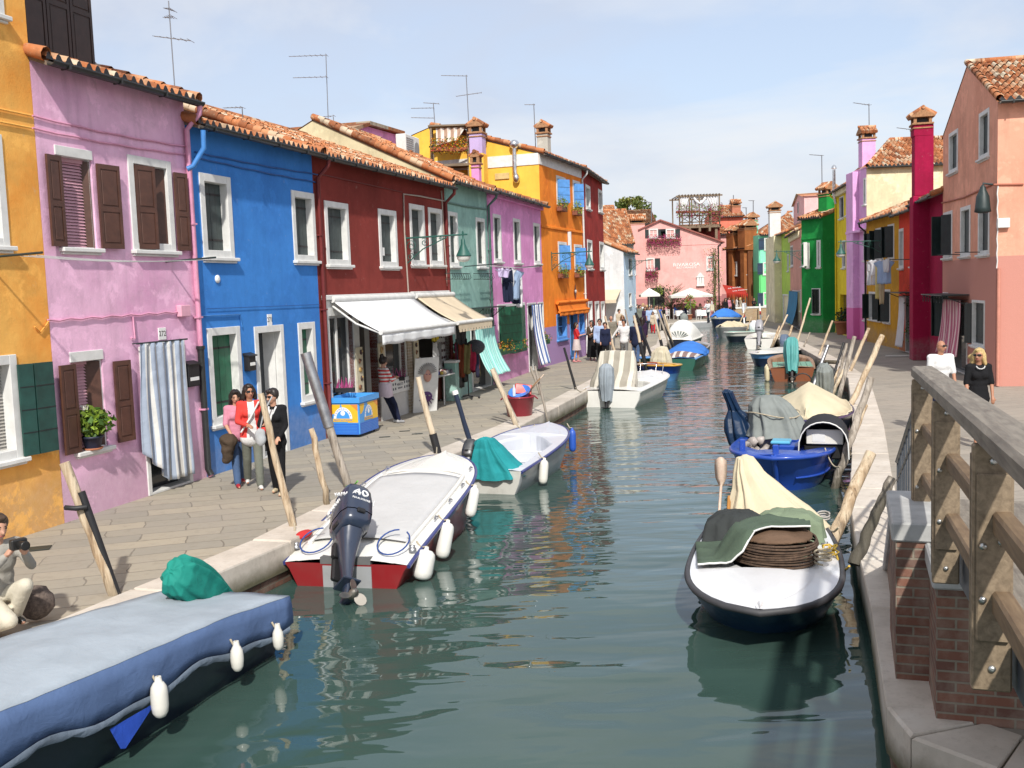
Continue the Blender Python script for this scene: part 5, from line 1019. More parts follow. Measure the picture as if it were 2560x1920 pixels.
# cover draped over a boat: cross-sections hang past the gunwale
def boat_cover(bt,name,label,mat,t0=0,t1=1,drop=.12,ridge=.25,out=.03,wr=.02,seed=1,bump=None,hem=None,side=None,cat='boat cover'):
    r=random.Random(seed); N=46; K=14; rows=[]
    for i in range(N+1):
        t=t0+(t1-t0)*i/N; b=bt.b(t)+out; h=bt.h(t)+.03; x=bt.xx(min(t,1),h) if t>=0 else t*bt.L
        rid=ridge*(sin(pi*min(max((t-t0)/(t1-t0),0.02),.98))**.6) ; row=[]; dd=drop+hem_(hem,t)
        prof=[(-1.03,-dd),(-1.035,-dd*.66),(-1.03,-dd*.33),(-1,0)]+[(q,rid*(1-abs(q)**1.7)) for q in (-.8,-.6,-.4,-.2,0,.2,.4,.6,.8)]+[(1,0),(1.03,-dd*.33),(1.035,-dd*.66),(1.03,-dd)]
        for k,(q,z) in enumerate(prof):
            sd_=1 if abs(q)>=1 else .5
            nz=noise.noise((t*9+seed,q*2.3,seed*1.7))*wr*2+noise.noise((t*26,q*6,seed))*wr*sd_
            ny=(noise.noise((t*17+q,z*9,seed+5))*wr*1.6+(noise.noise((t*26+z*7,seed,3))+.6*noise.noise((t*55-z*9,seed,8)))*.028*(z<0))*sd_
            zz=h+z+nz+(bump(t,q) if bump else 0); row.append((x,b*q+(ny if q>0 else -ny),zz))
        rows.append(row)
    m=MB(); m.loft([r_[:4] for r_ in rows],1 if side else 0,False); m.loft([r_[3:-3] for r_ in rows],0,False); m.loft([r_[-4:] for r_ in rows],1 if side else 0,False); e=m.build(name,[mat,side or mat],None,M=bt.M.copy(),fix=False); s=e.modifiers.new('s','SOLIDIFY'); s.thickness=.006
    return tag(e,label,cat)
def hem_(h,t): return h(t) if h else 0
def lump(bt,name,label,mat,blobs,vox=.03,sm=4,parent=None,cat='cover',amp=.03,seed=3,floor=None):  # cloth thrown over something: smooth hull of the thing with folds
    m=MB()
    for b in blobs:
        if len(b)==2: m.ell(b[0],b[1],n=14,m=10)
        else: m.cap(b[0],b[1],b[2],b[3],12)
    M=None if parent else bt.M.copy(); o=remesh(m,name,mat,parent or None,vox,sm,M)
    rg=lambda a,b,c:(.5-abs(noise.noise((a,b,c))))*2
    for v in o.data.vertices:
        n=v.normal; p=v.co; w=noise.noise((p.x*2,p.y*2,p.z*2))*.8; d=rg(p.x*4.2+seed+w,p.y*4.2+w,p.z*1.3)*amp*.9+rg(p.x*8+w,p.y*8+seed,p.z*2.6+w)*amp*.5+noise.noise((p.x*21,p.y*21,p.z*8))*amp*.18-amp*.5; v.co=p+n*d
    if not parent: tag(o,label,cat)
    return o
def drape_over(bt,name,label,mat,secs,folds=9,amp=.06,parent=None,cat='cover',seed=1,M=None,n=64,sub=7):
    rr=random.Random(seed); ph=[rr.uniform(0,6.28) for _ in range(6)]; rings=[]; K=(len(secs)-1)*sub
    for k in range(K+1):
        i=min(k//sub,len(secs)-2); f=k/sub-i; f2=f*f*(3-2*f)*.5+f*.5; a=[x+(y-x)*f2 for x,y in zip(secs[i],secs[i+1])]; g=k/K; ring=[]
        for j in range(n):
            t=2*pi*j/n; w=amp*min(1,g*1.7)*(.62*(1-2*abs(sin(folds*.5*t+ph[0]+.5*sin(2*t+ph[1])+g*.8)))+.38*sin(folds*1.7*t+ph[2]+g*2))+.012*noise.noise((cos(t)*3+seed,sin(t)*3,g*9))
            sx=abs(cos(t))**.8*(1 if cos(t)>0 else -1); sy=abs(sin(t))**.8*(1 if sin(t)>0 else -1); ring.append((a[0]+sx*(a[3]+w),a[1]+sy*(a[4]+w),a[2]+(.05*amp*20*sin(3*t+ph[3])*g*.35 if k==K else 0)+.02*noise.noise((cos(t)*2,sin(t)*2,g*7+seed))))
        rings.append(ring)
    m=MB(); m.loft(rings,0,True,(True,False)); o=m.build(name,mat,parent,M=M or (None if parent else bt.M.copy()),fix=False)
    if not parent: tag(o,label,cat)
    return o
def fender(label,pos,L=.5,r=.11,c=(.68,.66,.6,1),top=None,group='fenders hanging from the moored boats',tilt=(0,0)):
    e=empty('fender',pos,0,label,'fender',group,rot=(tilt[0],tilt[1],0)); m=MB(); m.lathe([(.02,-.01),(r*.6,.0),(r*.9,.035),(r,.09),(r,L-.09),(r*.9,L-.035),(r*.6,L),(.03,L+.01),(.025,L+.05)],(0,0,-L),14); m.build('buoy',gloss('fender_vinyl',c,.35),e)
    if top:
        m=MB(); q=V(top)-V(pos); m.tube([(0,0,.05),q*.5+V((0,0,-.02)),q],.012,5); m.build('rope',ROPE,e)
    return e
ROPE=paint('rope',(.42,.36,.26,1),.9,.3,30)
BROPE=paint('blue_rope',(.03,.07,.25,1),.9,.3,30)
GELW=gloss('white_gelcoat',(.72,.71,.67,1),.22,dirt=.2); GELC=gloss('cream_gelcoat',(.66,.64,.58,1),.28,dirt=.3); NAVY=gloss('navy_hull_paint',(.012,.024,.075,1),.2); REDH=gloss('dark_red_hull_paint',(.22,.012,.015,1),.25); GREYH=gloss('grey_hull_paint',(.3,.31,.32,1),.3,dirt=.5); DBLUE=gloss('royal_blue_paint',(.012,.06,.36,1),.25,dirt=.12); DKHULL=gloss('dark_blue_hull',(.008,.014,.03,1),.3); GRNH=gloss('green_hull_paint',(.02,.1,.07,1),.3); SKYD=gloss('sky_blue_boat_paint',(.1,.28,.6,1),.3)
RUBB=paint('grey_rubber',(.05,.05,.055,1),.6)
def motor(parent,x,y,z,tilt,cowl,name='outboard_motor',s=1.0,yaw=0,cover=None,txt=False,leg=None,roll=0):
    M=Matrix.Translation((x,y,z))@Matrix.Rotation(yaw,4,'Z')@Matrix.Rotation(roll,4,'X')@Matrix.Rotation(tilt,4,'Y')@Matrix.Scale(s,4)
    leg=leg or cowl; m=MB()
    m.loft([[(x0+dx*cx,dy*cy,zz) for dx,dy in ((1,.5),(.55,1),(-.55,1),(-1,.6),(-1,-.6),(-.55,-1),(.55,-1),(1,-.5))] for zz,x0,cx,cy in ((.3,-.02,.17,.14),(.12,0,.13,.11),(-.1,.01,.1,.075),(-.32,.0,.085,.05),(-.42,-.01,.09,.045))],0,True,(True,True))
    m.cbox((-.17,-.11,-.44),(.12,.11,-.415),.01); m.loft([[(dx,dy,dz) for dx,dy,dz in ((-.02+a*.1,b*.02,-.44),(.02+a*.08,b*.02,-.44))][:1]*1 for a in (1,) for b in (1,)],0,True) if 0 else None
    m.loft([[(xx+.09*c,.028*sn,zz) for c,sn in ((1,0),(.5,1),(-.5,1),(-1,0),(-.5,-1),(.5,-1))] for zz,xx in ((-.44,.0),(-.62,.02))],0,True); m.cap((-.13,0,-.64),(.16,0,-.64),.045,.06,10); m.prism([(.06,-.66),(.16,-.66),(.02,-.86),(-.03,-.84)],-.012,.012)
    m.cbox((.1,-.13,.02),(.2,.13,.22),.02,1); m.cbox((.16,-.1,-.25),(.24,.1,.12),.02,1)
    o=m.build(name,[leg,BLACK],parent,M=M)
    p=MB()
    p.lathe([(.05,0),(.05,.1),(.02,.13)],(0,0,0),10,M=Matrix.Translation((-.13,0,-.64))@Matrix.Rotation(-pi/2,4,'Y'))
    for k in range(3):
        a=2*pi*k/3; Mb=Matrix.Translation((-.19,0,-.64))@Matrix.Rotation(a,4,'X')@Matrix.Rotation(R(32),4,'Z'); vs=[Mb@V((0,q*cos(tt),.085+.075*sin(tt)+.0)) for tt in [2*pi*i/12 for i in range(12)] for q in (.06,)]; vs=[Mb@V((.004,.062*cos(tt),.105+.075*sin(tt))) for tt in [2*pi*i/12 for i in range(12)]]+[Mb@V((-.004,.062*cos(tt),.105+.075*sin(tt))) for tt in [2*pi*i/12 for i in range(12)]]; p.add(vs,[tuple(range(12)),tuple(range(23,11,-1))]+[(i,(i+1)%12,(i+1)%12+12,i+12) for i in range(12)])
    p.build('propeller',metal('worn_steel',(.3,.28,.25,1),.4),o)
    if cover is None:
        c=MB(); sec=((1,.45),(.8,.85),(.3,1),(-.5,1),(-.9,.8),(-1,.4),(-1,-.4),(-.9,-.8),(-.5,-1),(.3,-1),(.8,-.85),(1,-.45))
        c.loft([[(x0+dx*cx,dy*cy,zz) for dx,dy in sec] for zz,x0,cx,cy in ((.28,-.03,.17,.14),(.31,-.03,.25,.175),(.36,-.03,.27,.19),(.44,-.03,.275,.195))],0,True,(True,False)); c.loft([[(x0+dx*cx,dy*cy,zz) for dx,dy in sec] for zz,x0,cx,cy in ((.45,-.03,.28,.2),(.62,-.035,.275,.195),(.78,-.045,.24,.175),(.86,-.055,.19,.14),(.885,-.06,.13,.09))],0,True,(False,True))
        c.cbox((-.335,-.05,.4),(-.29,.05,.46),.01,1)
        for sy in (-1,1): c.cbox((-.1,sy*.185-.012,.31),(.05,sy*.185+.012,.38),.01,1)
        cw=c.build('cowling',[cowl,BLACK],o)
        if txt:
            t=MB(); WT=None
            t.text('YAMAHA',.062,Matrix.Translation((-.222,.172,.68))@Matrix.Rotation(R(232),4,'Z')@Matrix.Rotation(R(82),4,'X'),0,.014,sx=1.05); t.text('YAMAHA',.085,Matrix.Translation((.04,.197,.66))@Matrix.Rotation(pi,4,'Z')@Matrix.Rotation(pi/2,4,'X'),0,.005)
            t.text('YAMAHA',.092,Matrix.Translation((-.03,-.2,.66))@Matrix.Rotation(pi/2,4,'X'),0,.004,sx=1.15)
            t.text('40',.15,Matrix.Translation((-.298,0,.7))@Matrix.Rotation(-pi/2,4,'Z')@Matrix.Rotation(R(78),4,'X'),0,.012,sx=1.3); t.text('FOUR STROKE',.035,Matrix.Translation((-.308,0,.6))@Matrix.Rotation(-pi/2,4,'Z')@Matrix.Rotation(pi/2,4,'X'),0,.006); t.text('FOUR STROKE',.04,Matrix.Translation((-.03,-.2,.55))@Matrix.Rotation(pi/2,4,'X'),0,.004)
            t.build('lettering',paint('white_decal',(.8,.8,.8,1),.4,.02),o)
    else:
        drape_over(None,'motor_cover','',cover,[(-.03,0,.95,.03,.03),(-.03,0,.93,.16,.12),(-.03,0,.82,.25,.2),(-.03,0,.55,.28,.22),(-.02,0,.3,.27,.21),(0,0,.05,.22,.18),(.02,0,-.22,.17,.14)],7,.05,o,seed=int(abs(x*100)+s*37+abs(tilt)*9))
    return o
# ---- covered blue boat at the lower left
b=Boat('covered_boat','dark hulled boat under a pale blue cover, lowest at the left edge',(-2.98,10.25),(-5.2,4.2),1.42,.55,1.02,rs=.88,bl=2.6,se=.7); b.hull(DKHULL,DKHULL,GELC,open_=None,rail=None,rake=.5,camber=-.06)
BLC=fabric('skylit_blue_boat_canvas',(.36,.41,.46,1),.16,.9,wr=1.2)  # one canvas in two colours: sky glare on top and side shade painted in
boat_cover(b,'boat_cover','faded grey blue canvas cover with slate blue sides over the dark boat',BLC,-.015,1.01,.3,.045,.03,.008,3,hem=lambda t:.14*t+.04*sin(t*21)+.02*sin(t*47),bump=lambda t,q:-.035*max(0,1-abs(q)*1.3)*sin(t*9+.6)+.012*max(0,1-abs(abs(q)-.8)*5)*sin(t*38),side=fabric('shaded_blue_boat_canvas',(.1,.16,.31,1),.2,.85,wr=2.2))
SILV=fabric('silver_hem_cloth',(.2,.25,.32,1),.4)
m=MB(); rows=[]
for i in range(60):
    t=.0+i/60; bb=b.b(t)+.05; hh=b.h(t)-.3-.14*t-.04*sin(t*21)-.02*sin(t*47); rows.append([(b.L*t,bb*1.03,hh+.05),(b.L*t,bb*1.035+.008,hh+.02+.012*sin(i*1.7)),(b.L*t,bb*1.02,hh-.015+.012*sin(i*2.3))])
m.loft(rows,0,False); m.build('hem',SILV,b.e,fix=False)
m=MB(); m.tube([(b.L*.93,b.b(.9)+.1,b.h(.9)-.42),(b.L*.95,b.b(.93)+.16,b.h(.9)-.5),(b.L*.99,b.b(.95)+.2,.1)],.012,5); m.tube([(b.L*.93,b.b(.9)+.1,b.h(.9)-.42),(b.L*.905,b.b(.9)+.16,b.h(.9)-.55)],.012,5); m.build('yellow_rope',paint('yellow_rope_paint',(.6,.4,.06,1),.8),b.e)
TCV=fabric('emerald_tarpaulin',(.015,.24,.19,1),.2,.7)
mo=motor(b.e,-.05,-.22,.5,R(56),GELW,s=.85,cover=TCV)
for (t,dz,r,L,l) in ((.33,-.24,.07,.28,'fender low on the covered boat, the largest, above its clear reflection'),(.16,-.18,.06,.22,'half hidden fender peeping below the silver hem amidships'),(.05,-.2,.055,.2,'small fender at the stern of the covered boat')):
    p=b.W(b.L*t,b.b(t)+.13,b.h(t)-.22); fender('white '+l,p,L,r,top=p+V((-.06,.03,.06)))
p=b.W(b.L*.36,b.b(.36)+.06,b.h(.36)-.42); m=MB(); q=b.M.to_3x3(); ax=q@V((1,0,0)); m.add([p-ax*.22,p+ax*.3,p+ax*.2-V((0,0,.2)),p+ax*.15-V((0,0,.22))],[(0,1,2,3)]); o=m.build('blue_rag',fabric('blue_rag_cloth',(.03,.09,.5,1)),None); o.modifiers.new('s','SOLIDIFY').thickness=.004; tag(o,'bright blue cloth corner hanging from the covered boat','cloth')
# ---- white boat with the big outboard
b=Boat('motorboat','white boat with a grey tarpaulin deck and a dark blue outboard',(-2.14,12.35),(-1.13,16.75),1.72,.3,.93,rs=.95,bl=3.0,se=.85); b.hull(REDH,gloss('navy_band_paint',(.02,.03,.14,1),.2),GELW,split=.72,open_=None,rail=gloss('navy_rub_rail',(.03,.04,.17,1),.3),transom=REDH,camber=.06,rr=.028,rake=.35); bY=b
GTP=fabric('light_grey_tarpaulin',(.5,.5,.5,1),.08,.85)
m=MB(); rows=[]
for i in range(25):
    t=.115+.56*i/24; w=b.b(t)-.2; rows.append([(b.L*t+.1*(1-(q/1.0)**2)*(1 if i==24 else 0),w*q,b.h(t)+.055+.05*(1-q*q)+.008*noise.noise((t*9,q*3,2))) for q in [-1+2*k/12 for k in range(13)]])
m.loft(rows,0,False); o=m.build('tarpaulin',GTP,b.e,fix=False); o.modifiers.new('s','SOLIDIFY').thickness=.006
m=MB(); rows=[]   # raised cream coaming round the tarpaulin and foredeck seam
for sgn in (-1,1): m.tube([(b.L*t,sgn*(b.b(t)-.17),b.h(t)+.045) for t in [.1+.04*i for i in range(16)]],.035,6)
m.tube([(b.L*.72+.15*(1-q*q),q*(b.b(.72)-.22),b.h(.72)+.06+.03*(1-q*q)) for q in [-1+i/6 for i in range(13)]],.012,5); m.build('coaming',GELW,b.e)
m=MB()   # motor well in the transom
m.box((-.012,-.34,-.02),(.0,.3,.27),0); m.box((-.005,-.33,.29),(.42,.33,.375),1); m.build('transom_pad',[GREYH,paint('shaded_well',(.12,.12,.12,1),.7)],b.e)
COWL=gloss('blue_grey_cowling_paint',(.022,.032,.06,1),.22,coat=.6,dirt=.1)
motor(b.e,-.1,-.08,.44,R(46),COWL,s=1.06,txt=True,yaw=R(38),roll=R(24))
for sy in (-1,1):
    m=MB(); cx,cy,cz=.34,sy*.52,.42; pts=[(cx+.24*cos(a)*(1.0 if abs(cos(a))>.3 else 1),cy+.2*sin(a),cz+.08+.1*cos(a)) for a in [2*pi*i/20 for i in range(19)]]; m.tube(pts,.011,6); m.build('blue_rope_loop',BROPE,b.e)
    m=MB(); m.lathe([(.05,0),(.05,.03),(.03,.05),(.04,.07),(.0,.08)],(.3,sy*.78,.4),10); m.build('cleat',metal('steel_cleat'),b.e)
for t in (.3,.45,.6,.78):
    for sy in (-1,1): m=MB(); m.tube([(b.L*t-.08,sy*(b.b(t)-.08),b.h(t)+.05),(b.L*t,sy*(b.b(t)-.08),b.h(t)+.075),(b.L*t+.08,sy*(b.b(t)-.08),b.h(t)+.05)],.014,5); m.build('cleat',metal('steel_cleat'),b.e)
m=MB(); m.ell((.62,.82,.5),(.2,.09,.05)); m.tube([(.4,.9,.4),(.2,1.0,.35)],.02,5); o=m.build('red_strap',paint('red_strap_webbing',(.5,.02,.02,1),.7),b.e)
for (t,r,L,lab) in ((.1,.13,.36,'round white fender nearest the dark blue outboard'),(.3,.1,.46,'long white fender at the middle of the white boat'),(.62,.085,.42,'white fender furthest forward on the white boat')):
    p=b.W(b.L*t,-(b.b(t)+.08),b.h(t)-.02); fender(lab,p,L,r,c=(.72,.71,.67,1),top=b.W(b.L*t+.12,-(b.b(t)-.1),b.h(t)+.06),tilt=(R(-10),R(12)))
# ---- grey open boat with the teal motor cover
b=Boat('open_boat','pale grey open boat with a teal cloth over its motor',(-.55,17.9),(.78,21.7),1.62,.42,.72,rs=.86,bl=2.4); b.hull(GREYH,GREYH,gloss('pale_grey_gelcoat',(.56,.58,.63,1),.3,dirt=.2),open_=(.06,.72),gw=.2,floor=.16,rail=gloss('navy_rub_rail',(.03,.04,.17,1),.3),transom=gloss('stained_white_transom',(.5,.49,.45,1),.35,dirt=.7)); b3=b
b.seat(.12,.3,.36,gloss('pale_grey_gelcoat',(.56,.58,.63,1),.3,dirt=.2)); m=MB(); m.cbox((b.L*.5,-.45,.16),(b.L*.51+.02,.45,.45),.01); m.cbox((b.L*.495,-.3,.22),(b.L*.5,.28,.4),.004); m.build('bulkhead_locker',gloss('pale_grey_gelcoat',(.56,.58,.63,1),.3,dirt=.2),b.e)
m=MB(); m.text('VE4187',.13,Matrix.Translation((b.L*.16,-(b.b(.16)-.06),.3))@Matrix.Rotation(R(8),4,'Z')@Matrix.Rotation(pi/2-R(14),4,'X'),0,.02) if 0 else None
motor(b.e,-.08,.3,.46,R(40),metal('dark_motor_metal',(.2,.2,.2,1),.4),s=.62)
drape_over(b,'motor_cloth','teal cloth draped over the outboard of the grey open boat',fabric('teal_motor_cloth',(.02,.26,.28,1),.15,.8),[(.1,.0,1.0,.03,.03),(.12,.0,.97,.16,.14),(.2,.0,.82,.26,.24),(.28,-.05,.58,.38,.38),(.34,-.12,.4,.46,.5),(.36,-.15,.28,.5,.55)],9,.06)
p=b.W(b.L*.22,-(b.b(.22)+.08),b.h(.22)-.02); fender('white fender on the side of the grey open boat',p,.42,.085,top=p+V((-.12,.02,.14)),tilt=(R(-6),R(6)))
p=b.W(b.L*.86,-(b.b(.86)+.1),b.h(.86)-.02); fender('bright blue fender at the bow of the grey open boat',p,.44,.075,c=(.02,.09,.45,1),top=p+V((-.1,.06,.14)))
# ---- white boat with the striped seat cover
b=Boat('motorboat','white boat with a striped beige cover over its console',(2.9,30.2),(4.75,34.3),2.0,.5,.72,rs=.95,bl=2.6); b.hull(GELW,GELW,GELW,open_=(.14,.5),gw=.24,floor=.2,rail=gloss('white_rail',(.66,.66,.64,1),.3)); b4=b
GCV=fabric('grey_motor_canvas',(.3,.34,.38,1),.15,.9); motor(b.e,-.12,.05,.42,R(6),BLACK,s=.95,cover=GCV)
SCV=fabric('striped_beige_canvas',(.62,.58,.5,1),.15,.9,(.33,.3,.25,1),axis=1,period=.34,duty=.55)
drape_over(b,'console_cover','beige striped cover draped over the console of the white boat',SCV,[(1.25,.15,1.62,.05,.3),(1.25,.15,1.6,.14,.55),(1.22,.15,1.35,.22,.6),(1.15,.15,1.0,.32,.64),(1.0,.18,.72,.5,.68),(.95,.2,.5,.55,.7)],8,.05)
m=MB(); m.tube([(b.L*.82+.5*sin(a),.62*cos(a)*(1-.3*sin(a)),.98) for a in [pi*i/12 for i in range(13)]],.015,6); [m.tube([(b.L*.82+.5*sin(a),.62*cos(a)*(1-.3*sin(a)),.98),(b.L*.8+.45*sin(a),.6*cos(a)*(1-.3*sin(a)),.68)],.013,5) for a in (0,pi*.3,pi*.7,pi)]; m.build('bow_rail',metal('steel_rail',(.7,.7,.7,1),.2),b.e)
# small yellow rimmed boat
b=Boat('rowing_boat','small boat with an orange yellow gunwale between the white and green boats',(5.5,41.2),(6.0,37.5),1.35,.45,.62,rs=.7); b.hull(SKYD,DBLUE,gloss('orange_yellow_paint',(.6,.33,.03,1),.3),open_=(.08,.8),gw=.1,m_in=paint('red_floor_paint',(.3,.06,.03,1),.7),rail=gloss('orange_yellow_paint',(.6,.33,.03,1),.3)); b.seat(.4,.25,.42,timber('bench_wood',(.2,.11,.05,1),(.35,.2,.1,1)))
b=Boat('rowing_boat','green hulled rowing boat with a sky blue rim beside the quay, half hidden',(5.75,46.0),(5.6,42.3),1.2,.42,.6,rs=.7); b.hull(GRNH,GRNH,SKYD,open_=(.08,.8),gw=.1,rail=SKYD)
# green boat with striped cloth
b=Boat('covered_boat','dark green boat under a bright blue tarpaulin and a striped cloth',(6.95,42.2),(8.55,47.6),1.75,.5,.62,rs=.8); b.hull(GRNH,GRNH,SKYD,open_=(.1,.9),gw=.1,rail=SKYD); 
BTP=fabric('bright_blue_tarpaulin',(.05,.2,.62,1),.15,.75); boat_cover(b,'boat_cover','bright blue tarpaulin stretched over the dark green boat',BTP,.28,.99,.1,.42,.03,.03,7)
boat_cover(b,'striped_cloth','brown and white striped cloth over the stern of the green boat',fabric('brown_striped_cloth',(.66,.63,.6,1),.1,.9,(.25,.17,.16,1),axis=1,period=.3,duty=.6),.03,.33,.02,.2,-.1,.02,8,cat='cloth')
drape_over(b,'motor_cover','crumpled cream sheet over a motor left of the green boat',fabric('cream_sheet',(.6,.55,.42,1),.2),[(-.1,.65,1.05,.05,.05),(-.1,.65,1.0,.2,.2),(-.05,.7,.8,.32,.32),(0,.7,.5,.4,.42),(.05,.7,.25,.44,.46)],9,.09)
b=Boat('open_boat','dark open boat half hidden behind the green boat with striped cloth',(8.55,48.3),(9.7,52.5),1.5,.45,.6,rs=.8); b.hull(GRNH,DKHULL,GREYH,open_=(.1,.85),gw=.1,m_in=paint('grey_boards',(.25,.23,.2,1),.8))
b=Boat('hooded_boat','navy boat with a rounded white hood printed with dark palm leaves',(9.3,57.0),(11.1,61.8),1.9,.45,.6,rs=.85); b.hull(DKHULL,GELW,GELW,split=.8,open_=None,rail=GELW)
m=MB(); rows=[]
for i in range(9):
    t=.1+.5*i/8; rows.append([(b.L*t,(b.b(t)-.1)*cos(a),b.h(t)+1.05*sin(a)*(sin(pi*(i+1.2)/10.5)**.6)) for a in [pi*k/12 for k in range(13)]])
m.loft(rows,0,False,(True,True)); ho_=m.build('hood',fabric('white_hood_canvas',(.7,.7,.68,1),.08),b.e,fix=False)
m=MB(); rr=random.Random(4)
Mh=Matrix.Translation((b.L*.1-.015,0,0))
for k in range(9): a=R(20+k*17.5); q=V((0,.05*(k-4)*.3,.62)); m.add([Mh@V((-.02*(1+k%2),-.55*cos(a)*.25,.55)),Mh@V((-.02*(1+k%2),-.6*cos(a)-.03,.6+.35*sin(a))),Mh@V((-.02*(1+k%2),-.6*cos(a)+.04,.62+.35*sin(a)))],[(0,1,2)])
m.build('leaf_print',paint('leaf_print_ink',(.06,.1,.09,1),.8),ho_)
# ---- right bank, near to far
b=Boat('open_boat','white boat with a dark blue hull, its cockpit heaped with green tarpaulins',(3.42,13.6),(2.27,9.38),1.64,.42,.5,rs=.8,bl=3.4,mir=True); b.hull(gloss('petrol_blue_hull',(.008,.035,.085,1),.25),gloss('petrol_blue_hull',(.008,.035,.085,1),.25),gloss('white_deck_gelcoat',(.72,.72,.73,1),.25,dirt=.12),open_=(.04,.68),gw=.3,floor=.1,rail=RUBB,rr=.038,rake=.9,m_in=paint('dark_boat_inside',(.1,.09,.08,1),.8)); r1=b
CRM=fabric('cream_canvas',(.62,.54,.38,1),.12,.9,wr=2.2); OLV=fabric('olive_green_canvas',(.085,.12,.085,1),.2,.9); GRC=fabric('charcoal_canvas',(.045,.05,.05,1),.25,.9); SAGE=fabric('sage_green_canvas',(.19,.24,.16,1),.15,.9); BRC=fabric('brown_mat',(.16,.1,.065,1),.3,.95)
drape_over(b,'canvas_cover','cream canvas hooding the motor at the stern of the white boat',CRM,[(.1,.3,1.27,.03,.03),(.1,.29,1.24,.12,.11),(.14,.25,1.08,.2,.18),(.22,.12,.85,.31,.32),(.38,-.02,.62,.44,.52),(.55,-.08,.46,.56,.66),(.6,-.08,.34,.62,.7)],11,.05,seed=5)
drape_over(b,'tarpaulin','charcoal cloth bunched between the cream and green tarpaulins',GRC,[(1.32,.36,.78,.05,.05),(1.32,.36,.76,.2,.22),(1.34,.36,.66,.3,.36),(1.38,.36,.45,.36,.42),(1.4,.36,.25,.38,.44)],7,.06,seed=9)
drape_over(b,'tarpaulin','pale sage cloth beside the charcoal one in the white boat',SAGE,[(1.3,-.26,.8,.05,.05),(1.3,-.26,.78,.2,.25),(1.32,-.28,.68,.3,.38),(1.36,-.28,.45,.36,.42),(1.4,-.28,.25,.38,.44)],7,.06,seed=11)
m=MB()
for i in range(9):
    rr=.46-.008*(i%3); z=.5+.028*i; m.tube([(2.42+rr*cos(a)*1.0+.01*sin(5*a+i),-.12+rr*sin(a)*1.0,z+.008*sin(3*a+i)) for a in [2*pi*k/28 for k in range(29)]],.014,5)
o=m.build('net_hoops',paint('rusty_net_hoops',(.09,.055,.035,1),.9,.5,20),None,M=b.M.copy()); tag(o,'stack of dark net hoops under the olive tarpaulin','net hoops')
lump(b,'tarpaulin','brown mat lying on the stacked net hoops',BRC,[((2.42,-.12,.76),(.44,.44,.05))],.03,3,amp=.01,seed=4,cat='mat')
def sheet(bt,name,label,mat,pts_fn,nx=26,ny=20,cat='tarpaulin',edge=None):
    m=MB(); rows=[[pts_fn(i/nx,j/ny) for j in range(ny+1)] for i in range(nx+1)]; m.loft(rows,0,False); o=m.build(name,mat,None,M=bt.M.copy(),fix=False); o.modifiers.new('s','SOLIDIFY').thickness=.008; tag(o,label,cat)
    if edge: m=MB(); m.tube(rows[-1],.012,5); m.build('hem',edge,o)
    return o
def shf(i,j):
    g=max(0,min(1,(j-.32)/.3)); x=1.82+(.62+.5*g*g*(3-2*g))*i+.06*sin(j*7); y=-.5+1.32*j-.12*i*j; r=sqrt((x-2.42)**2+(y+.12)**2); z=.87 if r<.45 else max(.5+.04*i,.87-(r-.45)*1.5)
    return (x,y,z+.03*noise.noise((i*4,j*4,1))+.025*noise.noise((i*9,j*8,3))*(1 if r>.4 else .3))
sheet(b,'tarpaulin','olive tarpaulin with a pale hem thrown over the net hoops',OLV,shf,edge=WHITE)
def shf2(i,j): return (1.62+.42*i,-.5+.75*j,.74-.25*abs(j-.5)-.05*i+.03*noise.noise((i*4,j*4,7)))
sheet(b,'tarpaulin','folded olive cloth with black straps behind the net hoops',OLV,shf2)
m=MB(); m.tube([(.95,.62,.3),(.5,.62,.62),(.1,.62,.85)],.02,6); m.loft([[(.1-.0*q+dx,.62+dy*w,.85+.3*q) for dx,dy in ((-.02,0),(0,1),(.02,0),(0,-1))] for q,w in ((0,.03),(.35,.075),(.8,.085),(1.15,.08),(1.3,.03))],0,True,(True,True)); o=m.build('oar',timber('pale_oar_wood',(.5,.36,.28,1),(.62,.5,.4,1)),None,M=b.M.copy()); tag(o,'pale wooden oar with its blade up at the stern','oar')
for k,(y,c) in enumerate(((.5,'orange'),(.44,'grey'))): m=MB(); m.tube([(1.1,y,.3),(.35,y-.1*k,.75)],.025,6); o=m.build('pole',paint(c+'_pole_wood',(.4,.18,.04,1) if k==0 else (.2,.17,.15,1),.7),None,M=b.M.copy()); tag(o,('orange wooden pole lying beside the cream canvas' if k==0 else 'grey wooden pole lying against the cream canvas'),'pole')
YRP=paint('yellow_rope_paint',(.6,.4,.06,1),.8)
m=MB(); rr=random.Random(5); m.tube([(2.1+.16*cos(a)+rr.uniform(-.03,.03),-.72+.07*sin(a*1.3)+rr.uniform(-.02,.02),.52+.03*sin(a*2)) for a in [k*.45 for k in range(60)]],.01,5); o=m.build('rope_coil',YRP,None,M=b.M.copy()); tag(o,'tangled yellow rope on the deck of the white boat','rope')
m=MB(); m.tube([(2.62+.1*cos(a),-.62+.09*sin(a),.51+.004*k) for k,a in enumerate([k*.5 for k in range(40)])],.012,5); o=m.build('rope_coil',ROPE,None,M=b.M.copy()); tag(o,'pale rope coil beside the net hoops','rope')
m=MB(); m.tube([(.35+.15*cos(a),-.7+.08*sin(a),.47+.003*k) for k,a in enumerate([k*.6 for k in range(30)])],.012,5); o=m.build('rope_coil',paint('grey_rope',(.4,.38,.36,1),.9),None,M=b.M.copy()); tag(o,'grey rope coil by the stern corner next to the quay','rope')
